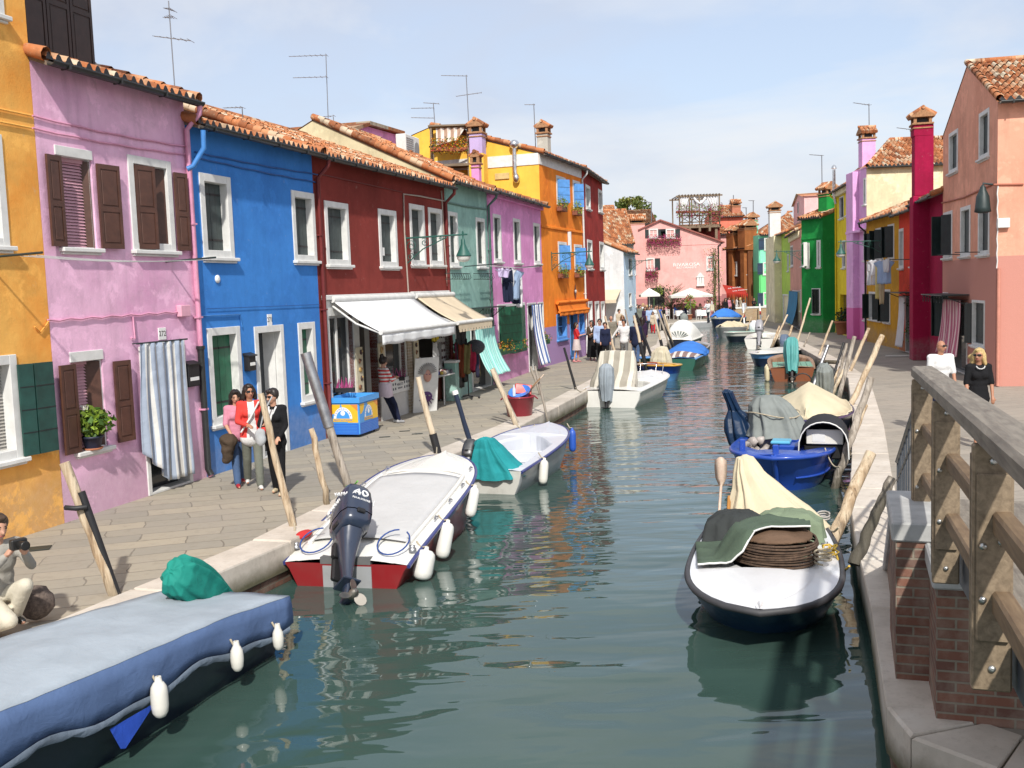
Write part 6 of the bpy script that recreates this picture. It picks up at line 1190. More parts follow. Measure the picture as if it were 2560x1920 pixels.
for t in (.12,.24,.36,.48):
    for sy in (-1,1): m=MB(); x=b.L*t; y=sy*(b.b(t)-.13); m.tube([(x-.04,y-.035,b.h(t)+.02),(x-.04,y+.035,b.h(t)+.02),(x+.04,y+.035,b.h(t)+.02),(x+.04,y-.035,b.h(t)+.02),(x-.04,y-.035,b.h(t)+.02)],.007,4); m.build('deck_fitting',metal('dull_steel',(.4,.4,.42,1),.4),b.e)
# royal blue workboat
b=Boat('workboat','royal blue workboat with a blunt bow and a covered console',(5.75,20.6),(4.28,16.62),1.78,.55,.7,rs=.9,bl=3.6,mir=True); b.hull(DBLUE,DBLUE,DBLUE,open_=(.06,.86),gw=.13,floor=.15,rail=DBLUE,rr=.04,rake=.75,m_in=DBLUE,flare=.74); r2=b
m=MB(); m.tube([(b.xx(t,.3)+.015,0,0)for t in ()]+[(b.L+.0,0,.72),(b.L-.25,0,.4),(b.L-.5,0,.05)],.045,6)
for sy in (-1,1): m.tube([(b.xx(t,.25),sy*(b.b(t)*.885+.01),.26) for t in [.25+.03*i for i in range(25)]],.022,5)
m.build('stem_and_strake',DBLUE,b.e); 
for t,y in ((.93,.0),(.8,.62)): m=MB(); m.cbox((b.L*t-.04,y-.05,.66),(b.L*t+.04,y+.05,.86),.015); m.build('bollard',DBLUE,b.e)
b.seat(.82,.12,.66,timber('bench_wood',(.2,.11,.05,1),(.35,.2,.1,1)))
m=MB(); m.cbox((1.9,-.6,.16),(2.5,.1,.62),.02,0); m.cbox((2.0,-.1,.62),(2.4,.25,.68),.02,1); m.build('blue_crate',[DBLUE,gloss('cyan_lid',(.1,.4,.6,1),.3)],b.e)
GSH=fabric('grey_oilcloth',(.22,.24,.23,1),.25,.7)
m=MB(); m.cbox((1.15,.1,.15),(1.5,.55,1.15),.03); m.build('console',GELC,b.e)
drape_over(b,'console_cover','grey oilcloth tied over the console of the blue workboat',GSH,[(1.25,.42,1.4,.05,.08),(1.26,.4,1.37,.2,.24),(1.3,.34,1.2,.34,.4),(1.36,.26,1.0,.38,.46),(1.4,.22,.82,.46,.5),(1.42,.2,.64,.56,.56)],8,.07,seed=6); m=MB(); m.tube([(1.34+.42*cos(a),.29+.5*sin(a),1.06+.05*sin(2*a)) for a in [2*pi*k/24 for k in range(25)]],.014,5); o=m.build('tie_rope',ROPE,None,M=b.M.copy()); tag(o,'pale rope tied round the grey oilcloth','rope')
DNV=fabric('dark_blue_plastic',(.01,.03,.075,1),.3,.35); drape_over(b,'motor_bag','dark blue plastic sheet wrapping a motor on the workboat',DNV,[(1.15,1.22,1.5,.05,.04),(1.15,1.2,1.46,.14,.1),(1.12,1.12,1.25,.12,.1),(1.1,1.06,1.08,.12,.12),(1.08,.98,.92,.3,.28),(1.1,.92,.68,.4,.34),(1.15,.88,.45,.36,.3),(1.18,.86,.3,.3,.24)],8,.07,seed=7)
BHD=fabric('black_hood_canvas',(.035,.036,.042,1),.2,.8)
e_=empty('machine_hood',b.W(2.35,-.72,.4),b.e.rotation_euler.z,'black canvas hood over a machine with a pale panel on the blue workboat','hood'); e_.scale=(1,-1,1); m=MB(); rows=[]
for i in range(8):
    f=i/7; rows.append([(.0+.75*f-.15*(1-f)*sin(a)*0,.42*cos(a),.1+.62*max(0,sin(a))**.6+.12*sin(pi*f)) for a in [pi*k/12 for k in range(13)]])
m.loft(rows,0,False,(True,False)); m.build('hood',BHD,e_,fix=False).modifiers.new('s','SOLIDIFY').thickness=.012; m=MB(); m.cbox((.5,-.32,.32),(.55,.3,.58),.01,0); m.cbox((.551,-.02,.36),(.556,.2,.52),.003,1); m.cbox((.35,-.34,.05),(.5,.34,.3),.02,2); m.build('panel',[GELC,WHITE,INTERIOR],e_); m=MB(); m.tube([(.78,.42*cos(a),.1+.64*max(0,sin(a))**.6) for a in [pi*k/12 for k in range(13)]],.012,5); m.build('piping',WHITE,e_)
rr=random.Random(8); m=MB()
for k in range(26): m.ell((2.2+rr.uniform(-.25,.35),.55+rr.uniform(-.2,.25),.3+rr.uniform(0,.32)),(rr.uniform(.06,.12),rr.uniform(.05,.11),rr.uniform(.05,.1)),Matrix.Rotation(rr.uniform(0,3),3,'X'),7,5)
o=m.build('bag_heap',fabric('clear_plastic_bags',(.45,.4,.37,1),.5,.25),None,M=b.M.copy())
for v in o.data.vertices: v.co+=V((noise.noise(v.co*13),noise.noise(v.co*13+V((5,0,0))),noise.noise(v.co*13+V((0,7,0)))))*.05
tag(o,'heap of crumpled clear plastic bags in the blue workboat','bags')
# cream covered boat behind
b=Boat('covered_boat','dark boat under a peaked cream cover behind the blue workboat',(7.45,25.2),(6.05,20.9),1.9,.6,.7,rs=.85,mir=True); b.hull(DKHULL,DKHULL,GELC,open_=None,rail=gloss('purple_navy_rail',(.03,.02,.09,1),.3)); boat_cover(b,'boat_cover','cream cover with a central ridge behind the blue workboat',CRM,.06,1.0,.02,.45,-.05,.02,5,bump=lambda t,q:.12*max(0,1-abs(q)*3))
motor(b.e,-.05,-.3,.7,R(20),GREYH,s=.9,cover=GSH); m=MB(); m.tube([(.5,.2+.22*cos(a),1.1+.22*sin(a)) for a in [2*pi*k/16 for k in range(17)]],.016,5); m.build('steering_wheel',BLACK,b.e)
# brown wooden boat
VARN=gloss('varnished_wood',(.2,.06,.02,1),.25); b=Boat('wooden_boat','brown wooden boat with pale green boards and a teal wrapped motor',(10.0,36.15),(11.35,41.6),1.65,.48,.6,rs=.92); b.hull(VARN,VARN,timber('worn_brown_wood',(.22,.13,.08,1),(.36,.24,.16,1)),open_=(.04,.9),gw=.1,rail=timber('worn_brown_wood',(.22,.13,.08,1),(.36,.24,.16,1)),transom=VARN)
MTB=timber('pale_green_boards',(.12,.27,.2,1),(.2,.38,.28,1)); m=MB()
for i in range(7): m.cbox((.25,-.72+.2*i,.5),(2.3,-.72+.2*i+.19,.53),.006)
m.build('hatch_boards',MTB,b.e); motor(b.e,-.08,.02,.55,R(30),BLACK,s=1.15,cover=fabric('teal_plastic_wrap',(.1,.33,.32,1),.15,.4))
for k,(t,l) in enumerate(((.02,'pale fender at the stern of the brown wooden boat'),(.14,'pale fender further forward on the brown wooden boat'))): p=b.W(b.L*t,b.b(t)+.1,b.h(t)+.02); fender(l,p,.5,.08,c=(.58,.5,.33,1),top=p+V((.1,0,.1)))
b=Boat('dinghy','light blue and white dinghy with a tilted grey motor, moored across',(12.75,46.9),(10.3,42.4),1.6,.45,.6,rs=.85); b.hull(NAVY,SKYD,GELW,split=.6,open_=None,rail=GELW,camber=.12); motor(b.e,-.1,0,.45,R(60),gloss('steel_blue_cowling',(.09,.13,.2,1),.25),s=1.1)
b=Boat('motorboat','white motorboat with a silver outboard seen from its stern',(13.25,54.1),(14.7,58.3),1.75,.55,.7,rs=.92); b.hull(GELW,GELW,GELW,open_=(.12,.7),gw=.25,rail=None); motor(b.e,-.12,.02,.6,R(25),gloss('silver_cowling',(.3,.3,.33,1),.25),s=1.1)
b=Boat('motorboat','green decked white boat with a navy bottom, bow to the canal',(15.2,63.2),(13.0,60.6),1.7,.5,.65,rs=.85); b.hull(DKHULL,GELW,gloss('sea_green_deck',(.2,.42,.33,1),.35),split=.6,open_=None,rail=GELW); lump(b,'motor_cover','white cloth over the motor of the green decked boat',fabric('white_cotton',(.72,.72,.74,1),.12),[((.1,0,.8),(.35,.3,.4))],.06,3,amp=.06)
b=Boat('covered_boat','grey hulled boat under a rumpled cream cover at the bend',(16.2,70.5),(13.7,66.3),1.8,.5,.7,rs=.85); b.hull(GREYH,GREYH,GELC,open_=None); boat_cover(b,'boat_cover','rumpled cream cover on the grey hulled boat',CRM,.1,.95,.02,.35,-.1,.06,15)
b=Boat('covered_boat','navy boat under a domed blue cover near the brick parapet',(18.6,83.5),(16.1,80.2),2.1,.7,.9,rs=.85); b.hull(NAVY,GELW,GELW,split=.85,open_=None); boat_cover(b,'boat_cover','domed blue cover on the navy boat by the brick parapet',BTP,.05,.98,.02,.7,-.06,.03,17)
e=empty('barge',(15.2,84.0,0),R(12),'low grey barge tied up below the restaurant quay','barge'); m=MB(); m.cbox((-1.6,-.8,-.1),(1.6,.8,.42),.05); m.cbox((-1.5,-.7,.42),(1.5,.7,.46),.01,1); m.build('hull',[GREYH,GELW],e); m=MB(); m.ell((-.9,0,.8),(.35,.3,.4)); m.build('covered_motor',GSH,e)

# mooring ropes
def mrope(label,a,b,sag=.15,mat=None):
    a=V(a); b=V(b); m=MB(); m.tube([a.lerp(b,i/10)-V((0,0,sag*sin(pi*i/10))) for i in range(11)],.013,5); o=m.build('mooring_rope',mat or ROPE); tag(o,label,'rope','mooring ropes')
mrope('slack rope from the white motorboat bow to the bleached pole',bY.W(bY.L*.93,.1,.95),G('A5',1020,1090,z=.7),.12)
mrope('rope from the stern cleat of the white motorboat to the tall slim pole',bY.W(.3,.78,.46),G('D',636,1130,z=.6),.06)
mrope('green rope looped from the white motorboat to the zinc topped pole',bY.W(bY.L*.55,.78,.85),G('D',748,1050,z=.62),.04,paint('green_rope',(.12,.4,.05,1),.8))
mrope('rope from the grey open boat to the pale leaning pole',b3.W(b3.L*.9,.2,.74),G('A5',1540,945,z=.75),.1)
mrope('rope from the boat with the striped console cover to the black pole',b4.W(.3,.85,.55),G('A5',1922,700,z=.75),.12)
mrope('rope from the white tarpaulin boat to the massive split log',r1.W(.4,-.72,.48),G('B4',1480,560,z=.6),.1)
mrope('rope from the royal blue workboat bow to the long leaning log',r2.W(r2.L*.75,-.75,.7),G('B3',1530,1250,z=.45),.12)
mrope('yellow rope from the white tarpaulin boat to the crooked log',r1.W(2.2,-.78,.5),G('B4',1570,880,z=.55),.1,YRP)
# ================================================================ PLANTS
def leafmat(name,c,var=.35,rough=.6):
    key=('leaf',name)
    if key in MATS: return MATS[key]
    t=NT(name); g=t.n('ShaderNodeNewGeometry'); b=t.ramp(g.outputs['Random Per Island'],[(0,sc(c,1-var)),(.6,c),(1,sc(c,1+var*1.6))]); t.col(b); t.set(Roughness=rough)
    tr=t.n('ShaderNodeBsdfTranslucent'); t.l(b,tr.inputs[0]); mx=t.n('ShaderNodeMixShader'); mx.inputs[0].default_value=.25; t.l(t.b.outputs[0],mx.inputs[1]); t.l(tr.outputs[0],mx.inputs[2]); t.l(mx.outputs[0],t.out.inputs[0])
    MATS[key]=t.m; return t.m
LEAF=leafmat('leaf_green',(.07,.15,.025,1)); LEAFY=leafmat('yellow_green_leaf',(.2,.3,.03,1)); LEAFD=leafmat('dark_leaf',(.03,.07,.02,1)); MAG=leafmat('magenta_petal',(.42,.03,.16,1),.3); YPET=leafmat('yellow_petal',(.75,.45,.02,1),.3); OPET=leafmat('orange_petal',(.7,.16,.02,1),.3); RPET=leafmat('red_petal',(.45,.02,.03,1),.3); PPET=leafmat('heather_petal',(.45,.06,.22,1),.3); WPET=leafmat('white_petal',(.7,.68,.62,1),.1)
def leaves(m,c,r,n,size,rr,mi=0,flat=.0,shell=.35):
    for _ in range(n):
        while True:
            p=V((rr.uniform(-1,1),rr.uniform(-1,1),rr.uniform(-1,1)))
            if shell<p.length<1: break
        q=V(c)+V((p.x*r[0],p.y*r[1],p.z*r[2])); s=size*rr.uniform(.6,1.35)
        a=V((rr.gauss(0,1),rr.gauss(0,1),rr.gauss(0,1))).normalized(); a=(a+p*.6).normalized(); u=a.orthogonal().normalized(); u=Matrix.Rotation(rr.uniform(0,6.28),3,a)@u; w=a.cross(u)
        m.add([q-u*s*.5,q+w*s*.28+a*s*.06,q+u*s*.5,q-w*s*.28+a*s*.06],[(0,1,2,3)],mi)
def flowerbox(label,pos,rz,w,d=.22,h=.2,box=None,seed=1,n=260,kinds=((LEAF,.5),(YPET,.3),(OPET,.2)),hang=.05,name='flower_box',group=None,leaf=.07,rise=.2):
    e=empty(name,pos,rz,label,'flower box',group); rr=random.Random(seed); m=MB(); m.cbox((-w/2,-d/2,0),(w/2,d/2,h),.012); m.build('trough',box or paint('terracotta_trough',(.28,.09,.04,1),.8),e)
    for mt,f in kinds:
        m=MB(); k=max(2,int(w/.22))
        for i in range(k): leaves(m,(-w/2+w*(i+.5)/k,-hang*.6,h+rise*.45-hang*.5),(w/k*.75,d*.8+hang*.4,rise+hang),max(4,int(n*f/k)),leaf*(1 if 'leaf' in mt.name else .85),rr)
        m.build('foliage' if 'leaf' in mt.name else 'blossoms',mt,e,fix=False)
    return e
def on_wall(h,u,z,off): p=h.world(u,-off,z); return p,h.o.rotation_euler.z
GTR=paint('green_trough',(.02,.09,.05,1),.6)
for i,(x0,x1,y) in enumerate(((1420,1510,485),(1515,1600,470))):
    u0,z=hl.W('A5',x0,y,.2); u1,_=hl.W('A5',x1,y,.2); p,rz=on_wall(hl,(u0+u1)/2,z-.05,.16); flowerbox(('yellow marigolds in the nearer window box' if i==0 else 'yellow marigolds in the farther window box')+' of the lilac pink house',p,rz,u1-u0-.05,box=GTR,seed=20+i,n=420,group='window boxes of the lilac pink house')
u0,z=hl.W('A5',1684,430,.2); u1,_=hl.W('A5',1748,430,.2); p,rz=on_wall(hl,(u0+u1)/2,z,.16); flowerbox('yellow flower box beside the navy striped door curtain',p,rz,u1-u0,box=GTR,seed=23,n=320,group='window boxes of the lilac pink house')
for i,(x,y,l) in enumerate(((1842,855,'upper box with green shoots, left window of the tangerine house'),(1940,882,'upper box with green shoots, right window of the tangerine house'),(1850,1290,'lower box with leafy plants, left window of the tangerine house'),(1955,1285,'lower box with leafy plants, right window of the tangerine house'))):
    u,z=ho.W('A4',x,y,.2); p,rz=on_wall(ho,u,z,.16); flowerbox(l,p,rz,.85,box=paint('rust_trough',(.2,.07,.04,1),.8),seed=30+i,n=300,kinds=((LEAFY,.75),(YPET,.15),(RPET,.1)),group='window boxes of the tangerine house',rise=.28)
ru=lambda r:( (r[0]+r[2])/2, r[1])
FBX=dict(kinds=((MAG,.72),(LEAF,.28)),hang=.55,rise=.18,leaf=.12,name='flower_box',group='window boxes of the pink restaurant')
u0,z=hre.W('B1',500,690); u1,_=hre.W('B1',845,690); p,rz=on_wall(hre,(u0+u1)/2,z-.1,.25); flowerbox('long magenta flower box under the two attic windows of the restaurant',p,rz,u1-u0-.3,seed=40,n=1700,**FBX)
u0,z=hre.W('B1',490,985); u1,_=hre.W('B1',625,985); p,rz=on_wall(hre,(u0+u1)/2,z-.2,.25); flowerbox('short magenta flower box under the lone lower window of the restaurant',p,rz,u1-u0-.2,seed=41,n=800,**FBX)
FB2=dict(kinds=((LEAFY,.3),(LEAFD,.25),(MAG,.45)),hang=.4,rise=.4,leaf=.13,group='flower boxes on the roof terrace')
for i,(a,b,l) in enumerate(((785,1010,'left'),(1015,1230,'right'))):
    p=AT('B1',(a+b)/2,425,98.2); q=AT('B1',b,425,98.2); flowerbox('magenta and green box along the %s half of the terrace railing'%l,(p.x,p.y-.1,p.z),0,(q.x-p.x)*2-.1,seed=44+i,n=1100,d=.3,**FB2)
# pot on the pink house sill
def pot(label,pos,r=.14,h=.2,mat=None,name='potted_plant',fol=(),saucer=True,seed=1,group=None):
    e=empty(name,pos,0,label,'plant',group); m=MB(); m.lathe([(r*.72,.02),(r*.95,h*.85),(r*1.05,h*.86),(r*1.05,h),(r*.9,h),(r*.85,h*.9)],(0,0,0),16); m.build('pot',mat,e)
    if saucer: m=MB(); m.lathe([(r*.85,0),(r*1.0,.03),(r*.95,.03),(r*.8,.012)],(0,0,0),16); m.build('saucer',paint('terracotta_clay',(.38,.14,.07,1),.8),e)
    rr=random.Random(seed); m=MB()
    for k in range(6): a=rr.uniform(0,6.28); m.tube([(0,0,h*.9),(cos(a)*r*.6,sin(a)*r*.6,h+.12),(cos(a)*r*1.3,sin(a)*r*1.3,h+.28)],[.008,.006,.004],5)
    m.build('stem',paint('plant_stem',(.1,.1,.03,1),.8),e)
    for mt,c,rad,n,s in fol: m=MB(); leaves(m,c,rad,n,s,rr,shell=.2); m.build('foliage' if 'leaf' in mt.name else 'blossoms',mt,e,fix=False)
    return e
u,z=hp.W('A2',655,1440,.08); p=hp.world(u,-.05,sill_pink[1]+.014); pot('leafy pot plant with a pale flower on the pink house window sill',p,.15,.2,paint('dark_blue_pot',(.015,.02,.045,1),.5),fol=((LEAFY,(0,0,.42),(.3,.24,.22),150,.13),(LEAF,(.05,0,.4),(.3,.22,.22),120,.12),(WPET,(-.05,-.05,.62),(.06,.06,.05),14,.08)),seed=3)
p=G('C2',1855,485); e=pot('big terracotta tub with a dark shrub by the yellow house door',p,.48,.75,paint('terracotta_clay',(.38,.14,.07,1),.8),fol=((LEAFD,(0,0,1.05),(.4,.4,.45),160,.2),(RPET,(0,0,1.1),(.3,.3,.35),25,.12)),saucer=False,seed=6)
# climbing plants
def climber(label,pos,h,w,seed,mats,name='climbing_plant'):
    e=empty(name,pos,0,label,'plant'); rr=random.Random(seed); m=MB(); 
    for k in range(4): m.tube([(rr.uniform(-.1,.1)*w,0,h*i/8) for i in range(9)],.03,5)
    m.build('stem',paint('plant_stem',(.1,.1,.03,1),.8),e)
    for mt,f in mats:
        m=MB()
        for i in range(10): leaves(m,(rr.uniform(-.4,.4)*w,-.1,h*(i+.5)/10),(w*.5,.22,h*.09),int(f*1.6),.12,rr,shell=0)
        m.build('foliage',mt,e,fix=False)
p=G('C3',578,1330); climber('dark climbing plant beside the white curtain of the vermilion house',(p.x-.0,p.y-.2,ZP),2.7,.7,51,((LEAFD,34),(LEAF,10)))
p=AT('B1',1165,1400,92.6); climber('green climber at the right corner of the pink restaurant',(p.x,p.y,ZP),6.2,1.2,52,((LEAFD,40),(LEAFY,16)))
p=AT('B1',745,1400,92.3); e=empty('small_tree',(p.x,p.y,ZP),0,'scraggy small tree between the restaurant entrance and the parasol','tree'); rr=random.Random(9); m=MB(); m.tube([(0,0,0),(.1,0,1.2),(-.1,0,2.3)],[.1,.07,.04],7)
for k in range(9): a=rr.uniform(0,6.28); m.tube([(0,0,1.0+k*.12),(cos(a)*.6,sin(a)*.4,1.9+k*.12),(cos(a)*1.3,sin(a)*.5,2.5+k*.1)],[.05,.035,.015],5)
m.build('trunk',logwood('bark',(.1,.075,.05,1),(.2,.16,.11,1)),e); m=MB()
for k in range(14): leaves(m,(rr.uniform(-1.3,1.3),rr.uniform(-.5,.5),rr.uniform(.9,2.9)),(.4,.35,.35),30,.16,rr,k%2)
m.build('crown',[LEAFD,LEAFY],e,fix=False)
p=AT('B1',365,470,135); zt=AT('B1',365,268,135).z; e=empty('tree',(p.x,p.y,ZP),0,'round yellow green tree rising behind the far roofs','tree'); H_=zt-ZP; rr=random.Random(12); m=MB(); m.tube([(0,0,0),(.2,0,H_*.5),(0,0,H_*.9)],[.35,.28,.08],8)
for k in range(16): a=rr.uniform(0,6.28); z=H_*rr.uniform(.5,.8); m.tube([(0,0,z),(cos(a)*2,sin(a)*2,z+1.2),(cos(a)*2.2*rr.uniform(.6,1),sin(a)*2,z+1.8)],[.14,.09,.03],5)
m.build('trunk',logwood('bark',(.1,.075,.05,1),(.2,.16,.11,1)),e); m=MB()
for k in range(70):
    a=rr.uniform(0,6.28); q=rr.uniform(.2,1)**.6; hh=rr.uniform(-1,1); rad=2.7*sqrt(max(.1,1-hh*hh*.8))*q; leaves(m,(cos(a)*rad+.2,sin(a)*rad*.8,H_*.8+hh*H_*.17),(.75,.75,.6),60,.45,rr,k%2,shell=.1)
m.build('crown',[leafmat('tree_leaf_olive',(.1,.14,.025,1)),leafmat('tree_leaf_yellow',(.18,.19,.035,1))],e,fix=False)
# ================================================================ MOORING POLES
LOG=logwood('peeled_log_wood'); LOGG=logwood('grey_log_wood',(.26,.22,.18,1),(.45,.4,.34,1),(.1,.085,.07,1)); LOGP=logwood('pale_log_wood',(.5,.4,.28,1),(.66,.56,.42,1),(.3,.2,.11,1)); BLK=paint('black_sleeve',(.014,.014,.016,1),.55,.3); NVY=paint('navy_sleeve',(.012,.022,.05,1),.45,.25); GRM=metal('zinc_sleeve',(.42,.43,.45,1),.4)
def pole(label,c,top,base,zb,r=.07,mat=LOG,ext=1.0,bend=.04,sleeve=None,sl=(0,.4),cap=None,lean=0.0,n=9,seed=0,group='mooring poles along the canal'):
    r*=.84; b=G(c,*base,z=zb); t=AT(c,*top,b.y+lean); d=b-t; L=d.length; dn=d/L; e=empty('mooring_pole',b+dn*ext,0,label,'mooring pole',group); o=b+dn*ext; rr=random.Random(seed+int(top[0]*7)); m=MB(); N=12; pts=[];rad=[]
    side=dn.orthogonal()
    for i in range(N+1):
        f=i/N; p=(t-o).lerp(V((0,0,0)),f); w=bend*.55*(1 if 0<i<N else .3); pts.append(p+side*rr.uniform(-w,w)*.5+dn.cross(side)*rr.uniform(-w,w)*.5); rad.append(r*(.86+.2*f)*rr.uniform(.93,1.07))
    m.tube(pts,rad,n); m.build('shaft',mat,e)
    T=L+ext
    if sleeve: m=MB(); a=(t-o).lerp(V((0,0,0)),sl[0]*L/T); b2=(t-o).lerp(V((0,0,0)),sl[1]*L/T); k=8; m.tube([a.lerp(b2,i/k) for i in range(k+1)],r*1.22,n); m.build('sleeve',sleeve,e)
    if cap: m=MB(); a=(t-o); m.tube([a-dn*.06,a+dn*.02],r*1.15,n); m.build('cap',cap,e)
    return e
PG='mooring poles along the left quay'
e=pole('thick peeled pole with a black pipe strapped to it, nearest on the left','A3',(325,115),(590,805),.45,.075,LOG,.9,.03,group=PG,seed=1); o=G('A3',600,805,z=.45); t=AT('A3',410,262,o.y); m=MB(); q=o-e.location; m.tube([t-e.location,(t-e.location).lerp(q,.5),q+(q-(t-e.location))*.3],.045,8); m.build('strapped_pipe',BLK,e); a=AT('A3',405,335,o.y)-e.location; m=MB(); m.tube([a+V((-.13,-.05,0)),a+V((0,-.11,0)),a+V((.09,-.05,0))],.03,6); m.build('strap',BLK,e)
pole('tall slim peeled pole in front of the three walking women','D',(563,850),(636,1155),.4,.062,LOG,.9,.03,group=PG,seed=2)
pole('short stubby peeled pole behind the white motorboat','D',(672,926),(708,1092),.5,.06,LOG,.7,.04,group=PG,seed=3)
e=pole('thick pole sheathed in zinc at the top, beside the blue house','D',(660,762),(752,1052),.5,.085,LOGG,.9,.03,sleeve=GRM,sl=(.0,.55),group=PG,seed=4); 
pole('bleached pole with a black foot at the bow of the white motorboat','A5',(897,632),(1025,1115),.55,.075,LOGP,.8,.03,sleeve=BLK,sl=(.76,1.1),group=PG,seed=5)
pole('navy sheathed pole with a white cap beside the grey boat','A5',(1142,738),(1242,1070),.55,.065,NVY,.8,.01,cap=PLATE,group=PG,seed=6)
pole('pale pole leaning with a grey twin, left of the red tub','A5',(1378,580),(1545,962),.45,.065,LOGP,.9,.03,group=PG,seed=7); pole('grey twin of the pale pole left of the red tub','A5',(1388,572),(1556,960),.4,.05,LOGG,.9,.03,group=PG,seed=8)
pole('greenish grey pole right of the red tub, the thinner','A5',(1660,560),(1748,940),.25,.04,LOGG,.7,.02,group=PG,seed=9); pole('weathered pole crossing the thin one right of the red tub','A5',(1630,562),(1700,760),.45,.05,LOGG,1.5,.02,group=PG,seed=10)
pole('black pole just left of the boat with the striped console cover','A5',(1848,440),(1926,716),.5,.05,BLK,.7,.01,group=PG,seed=11); pole('black pole seen above the stern of the striped cover boat','A5',(2058,455),(2078,605),.6,.045,BLK,.9,.01,group=PG,seed=12)
pole('long pale pole in front of the man in the white pullover','C1',(692,430),(868,1080),.6,.07,LOGP,1.2,.03,group=PG,seed=13)
pole('pale pole with a black lower half right of the man in white','C1',(1135,420),(1310,1170),.6,.075,LOGP,1.2,.03,sleeve=BLK,sl=(.55,1.3),group=PG,seed=14); pole('dark pole leaning across behind the half black one','C1',(1160,380),(1400,1040),.6,.075,BLK,1.0,.02,group=PG,seed=15); pole('brownish thin pole between the man in white and the man in navy','C1',(1002,330),(1125,990),.6,.05,LOGG,1.0,.02,group=PG,seed=16)
pole('pale pole with one black band, before the blue covered boat','C1',(1452,440),(1575,930),.6,.07,LOGP,1.0,.02,sleeve=BLK,sl=(.72,1.1),group=PG,seed=17); pole('black pole leaning over the far quay edge','C1',(1540,460),(1700,800),.6,.08,BLK,1.0,.02,group=PG,seed=18); pole('yellowish pole left of the white hooded boat','C1',(1600,400),(1712,790),.6,.065,LOGP,1.0,.02,group=PG,seed=19); pole('tall grey pole in the far cluster on the left quay','C1',(1490,320),(1665,830),.6,.07,LOGG,1.0,.02,group=PG,seed=20); pole('thin grey pole at the end of the left quay cluster','C1',(1550,350),(1690,760),.6,.05,LOGG,1.0,.02,group=PG,seed=21)
PG='mooring poles along the right quay'
e=pole('massive split log leaning over the kerb, nearest to the white tarpaulin boat','B4',(1750,-60),(1455,600),.4,.1,LOG,1.4,.04,group=PG,seed=31,lean=.3); pole('crooked log beside the bridge, its foot in the water','B4',(1925,150),(1640,800),.55,.075,LOGG,.1,.03,group=PG,seed=32,lean=.3); pole('dark wet foot of the crooked log beside the bridge','B4',(1640,800),(1455,1210),.0,.1,LOGG,.6,.03,group=PG,seed=33) if 0 else None
pole('long leaning log rising beside the black machine hood','B3',(1790,490),(1510,1350),.15,.085,LOGG,.8,.05,group=PG,seed=34,lean=.5); pole('thick grey log behind the one beside the machine hood','B3',(1745,720),(1575,1130),.4,.08,LOG,1.2,.04,group=PG,seed=35,lean=.3)
pole('tall pale log with a torn top left of the bridge end','B3',(1893,130),(1605,765),.4,.09,LOG,1.2,.04,group=PG,seed=36,lean=.4); pole('slim straight peeled pole with a dark tip near the ochre house','B3',(1778,70),(1615,440),.5,.075,LOG,2.0,.03,group=PG,seed=37,lean=.3); pole('greyish pole with a bleached top, left of the slim peeled one','B3',(1655,140),(1525,640),.3,.08,LOGG,1.0,.03,group=PG,seed=38,lean=.3)
pole('black pole in the clump by the brown wooden boat','B3',(1565,190),(1460,520),.4,.05,BLK,1.0,.01,group=PG,seed=39,lean=.3); pole('short rough log in the clump, in front of the black pole','B3',(1540,400),(1440,590),.1,.075,LOG,1.0,.04,group=PG,seed=40,lean=.3); pole('second rough log in the clump, with a bleached top','B3',(1560,425),(1475,620),.1,.07,LOGP,1.0,.04,group=PG,seed=41,lean=.3); pole('third rough log in the clump, the greyest','B3',(1590,200),(1500,560),.2,.06,LOGG,1.0,.04,group=PG,seed=46,lean=.3)
for k,(tx,ty,bx,by,r,mt,l) in enumerate(((1660,620,1492,1080,.08,GRM,'grey metal pipe pole right of the brown wooden boat'),(1715,312,1525,800,.06,LOG,'slim brown pole behind the grey metal pipe'),(1435,25,1240,690,.06,LOGP,'tallest thin pole in front of the green house'),(1432,460,1325,695,.045,LOGG,'short thin grey pole before the green corner'),(1210,375,1118,655,.075,LOG,'knobbly log by the steel blue motor'),(1048,378,965,600,.07,LOG,'dark log left of the knobbly one'),(1150,235,985,585,.06,LOGP,'long pale pole beside the white motorboat'),(915,240,812,450,.05,LOGP,'pale stick pole by the green decked boat'),(838,240,752,440,.05,LOGG,'grey stick pole by the green decked boat'),(695,265,640,430,.05,LOG,'brown stick pole behind the rumpled cream cover'),(640,140,545,350,.06,LOG,'leaning brown pole at the end of the right quay'),(590,100,605,315,.08,PLATE,'white painted pole with a red foot at the parapet'),(800,98,812,270,.08,PLATE,'second white pole with a red foot, mid parapet'))):
    pole(l,'C2',(tx,ty),(bx,by),.35 if k<9 else .5,r,mt,1.0,.02,group=PG,seed=50+k,lean=.4,sleeve=paint('red_pole_band',(.35,.03,.02,1),.6) if mt is PLATE else None,sl=(.55,.8))
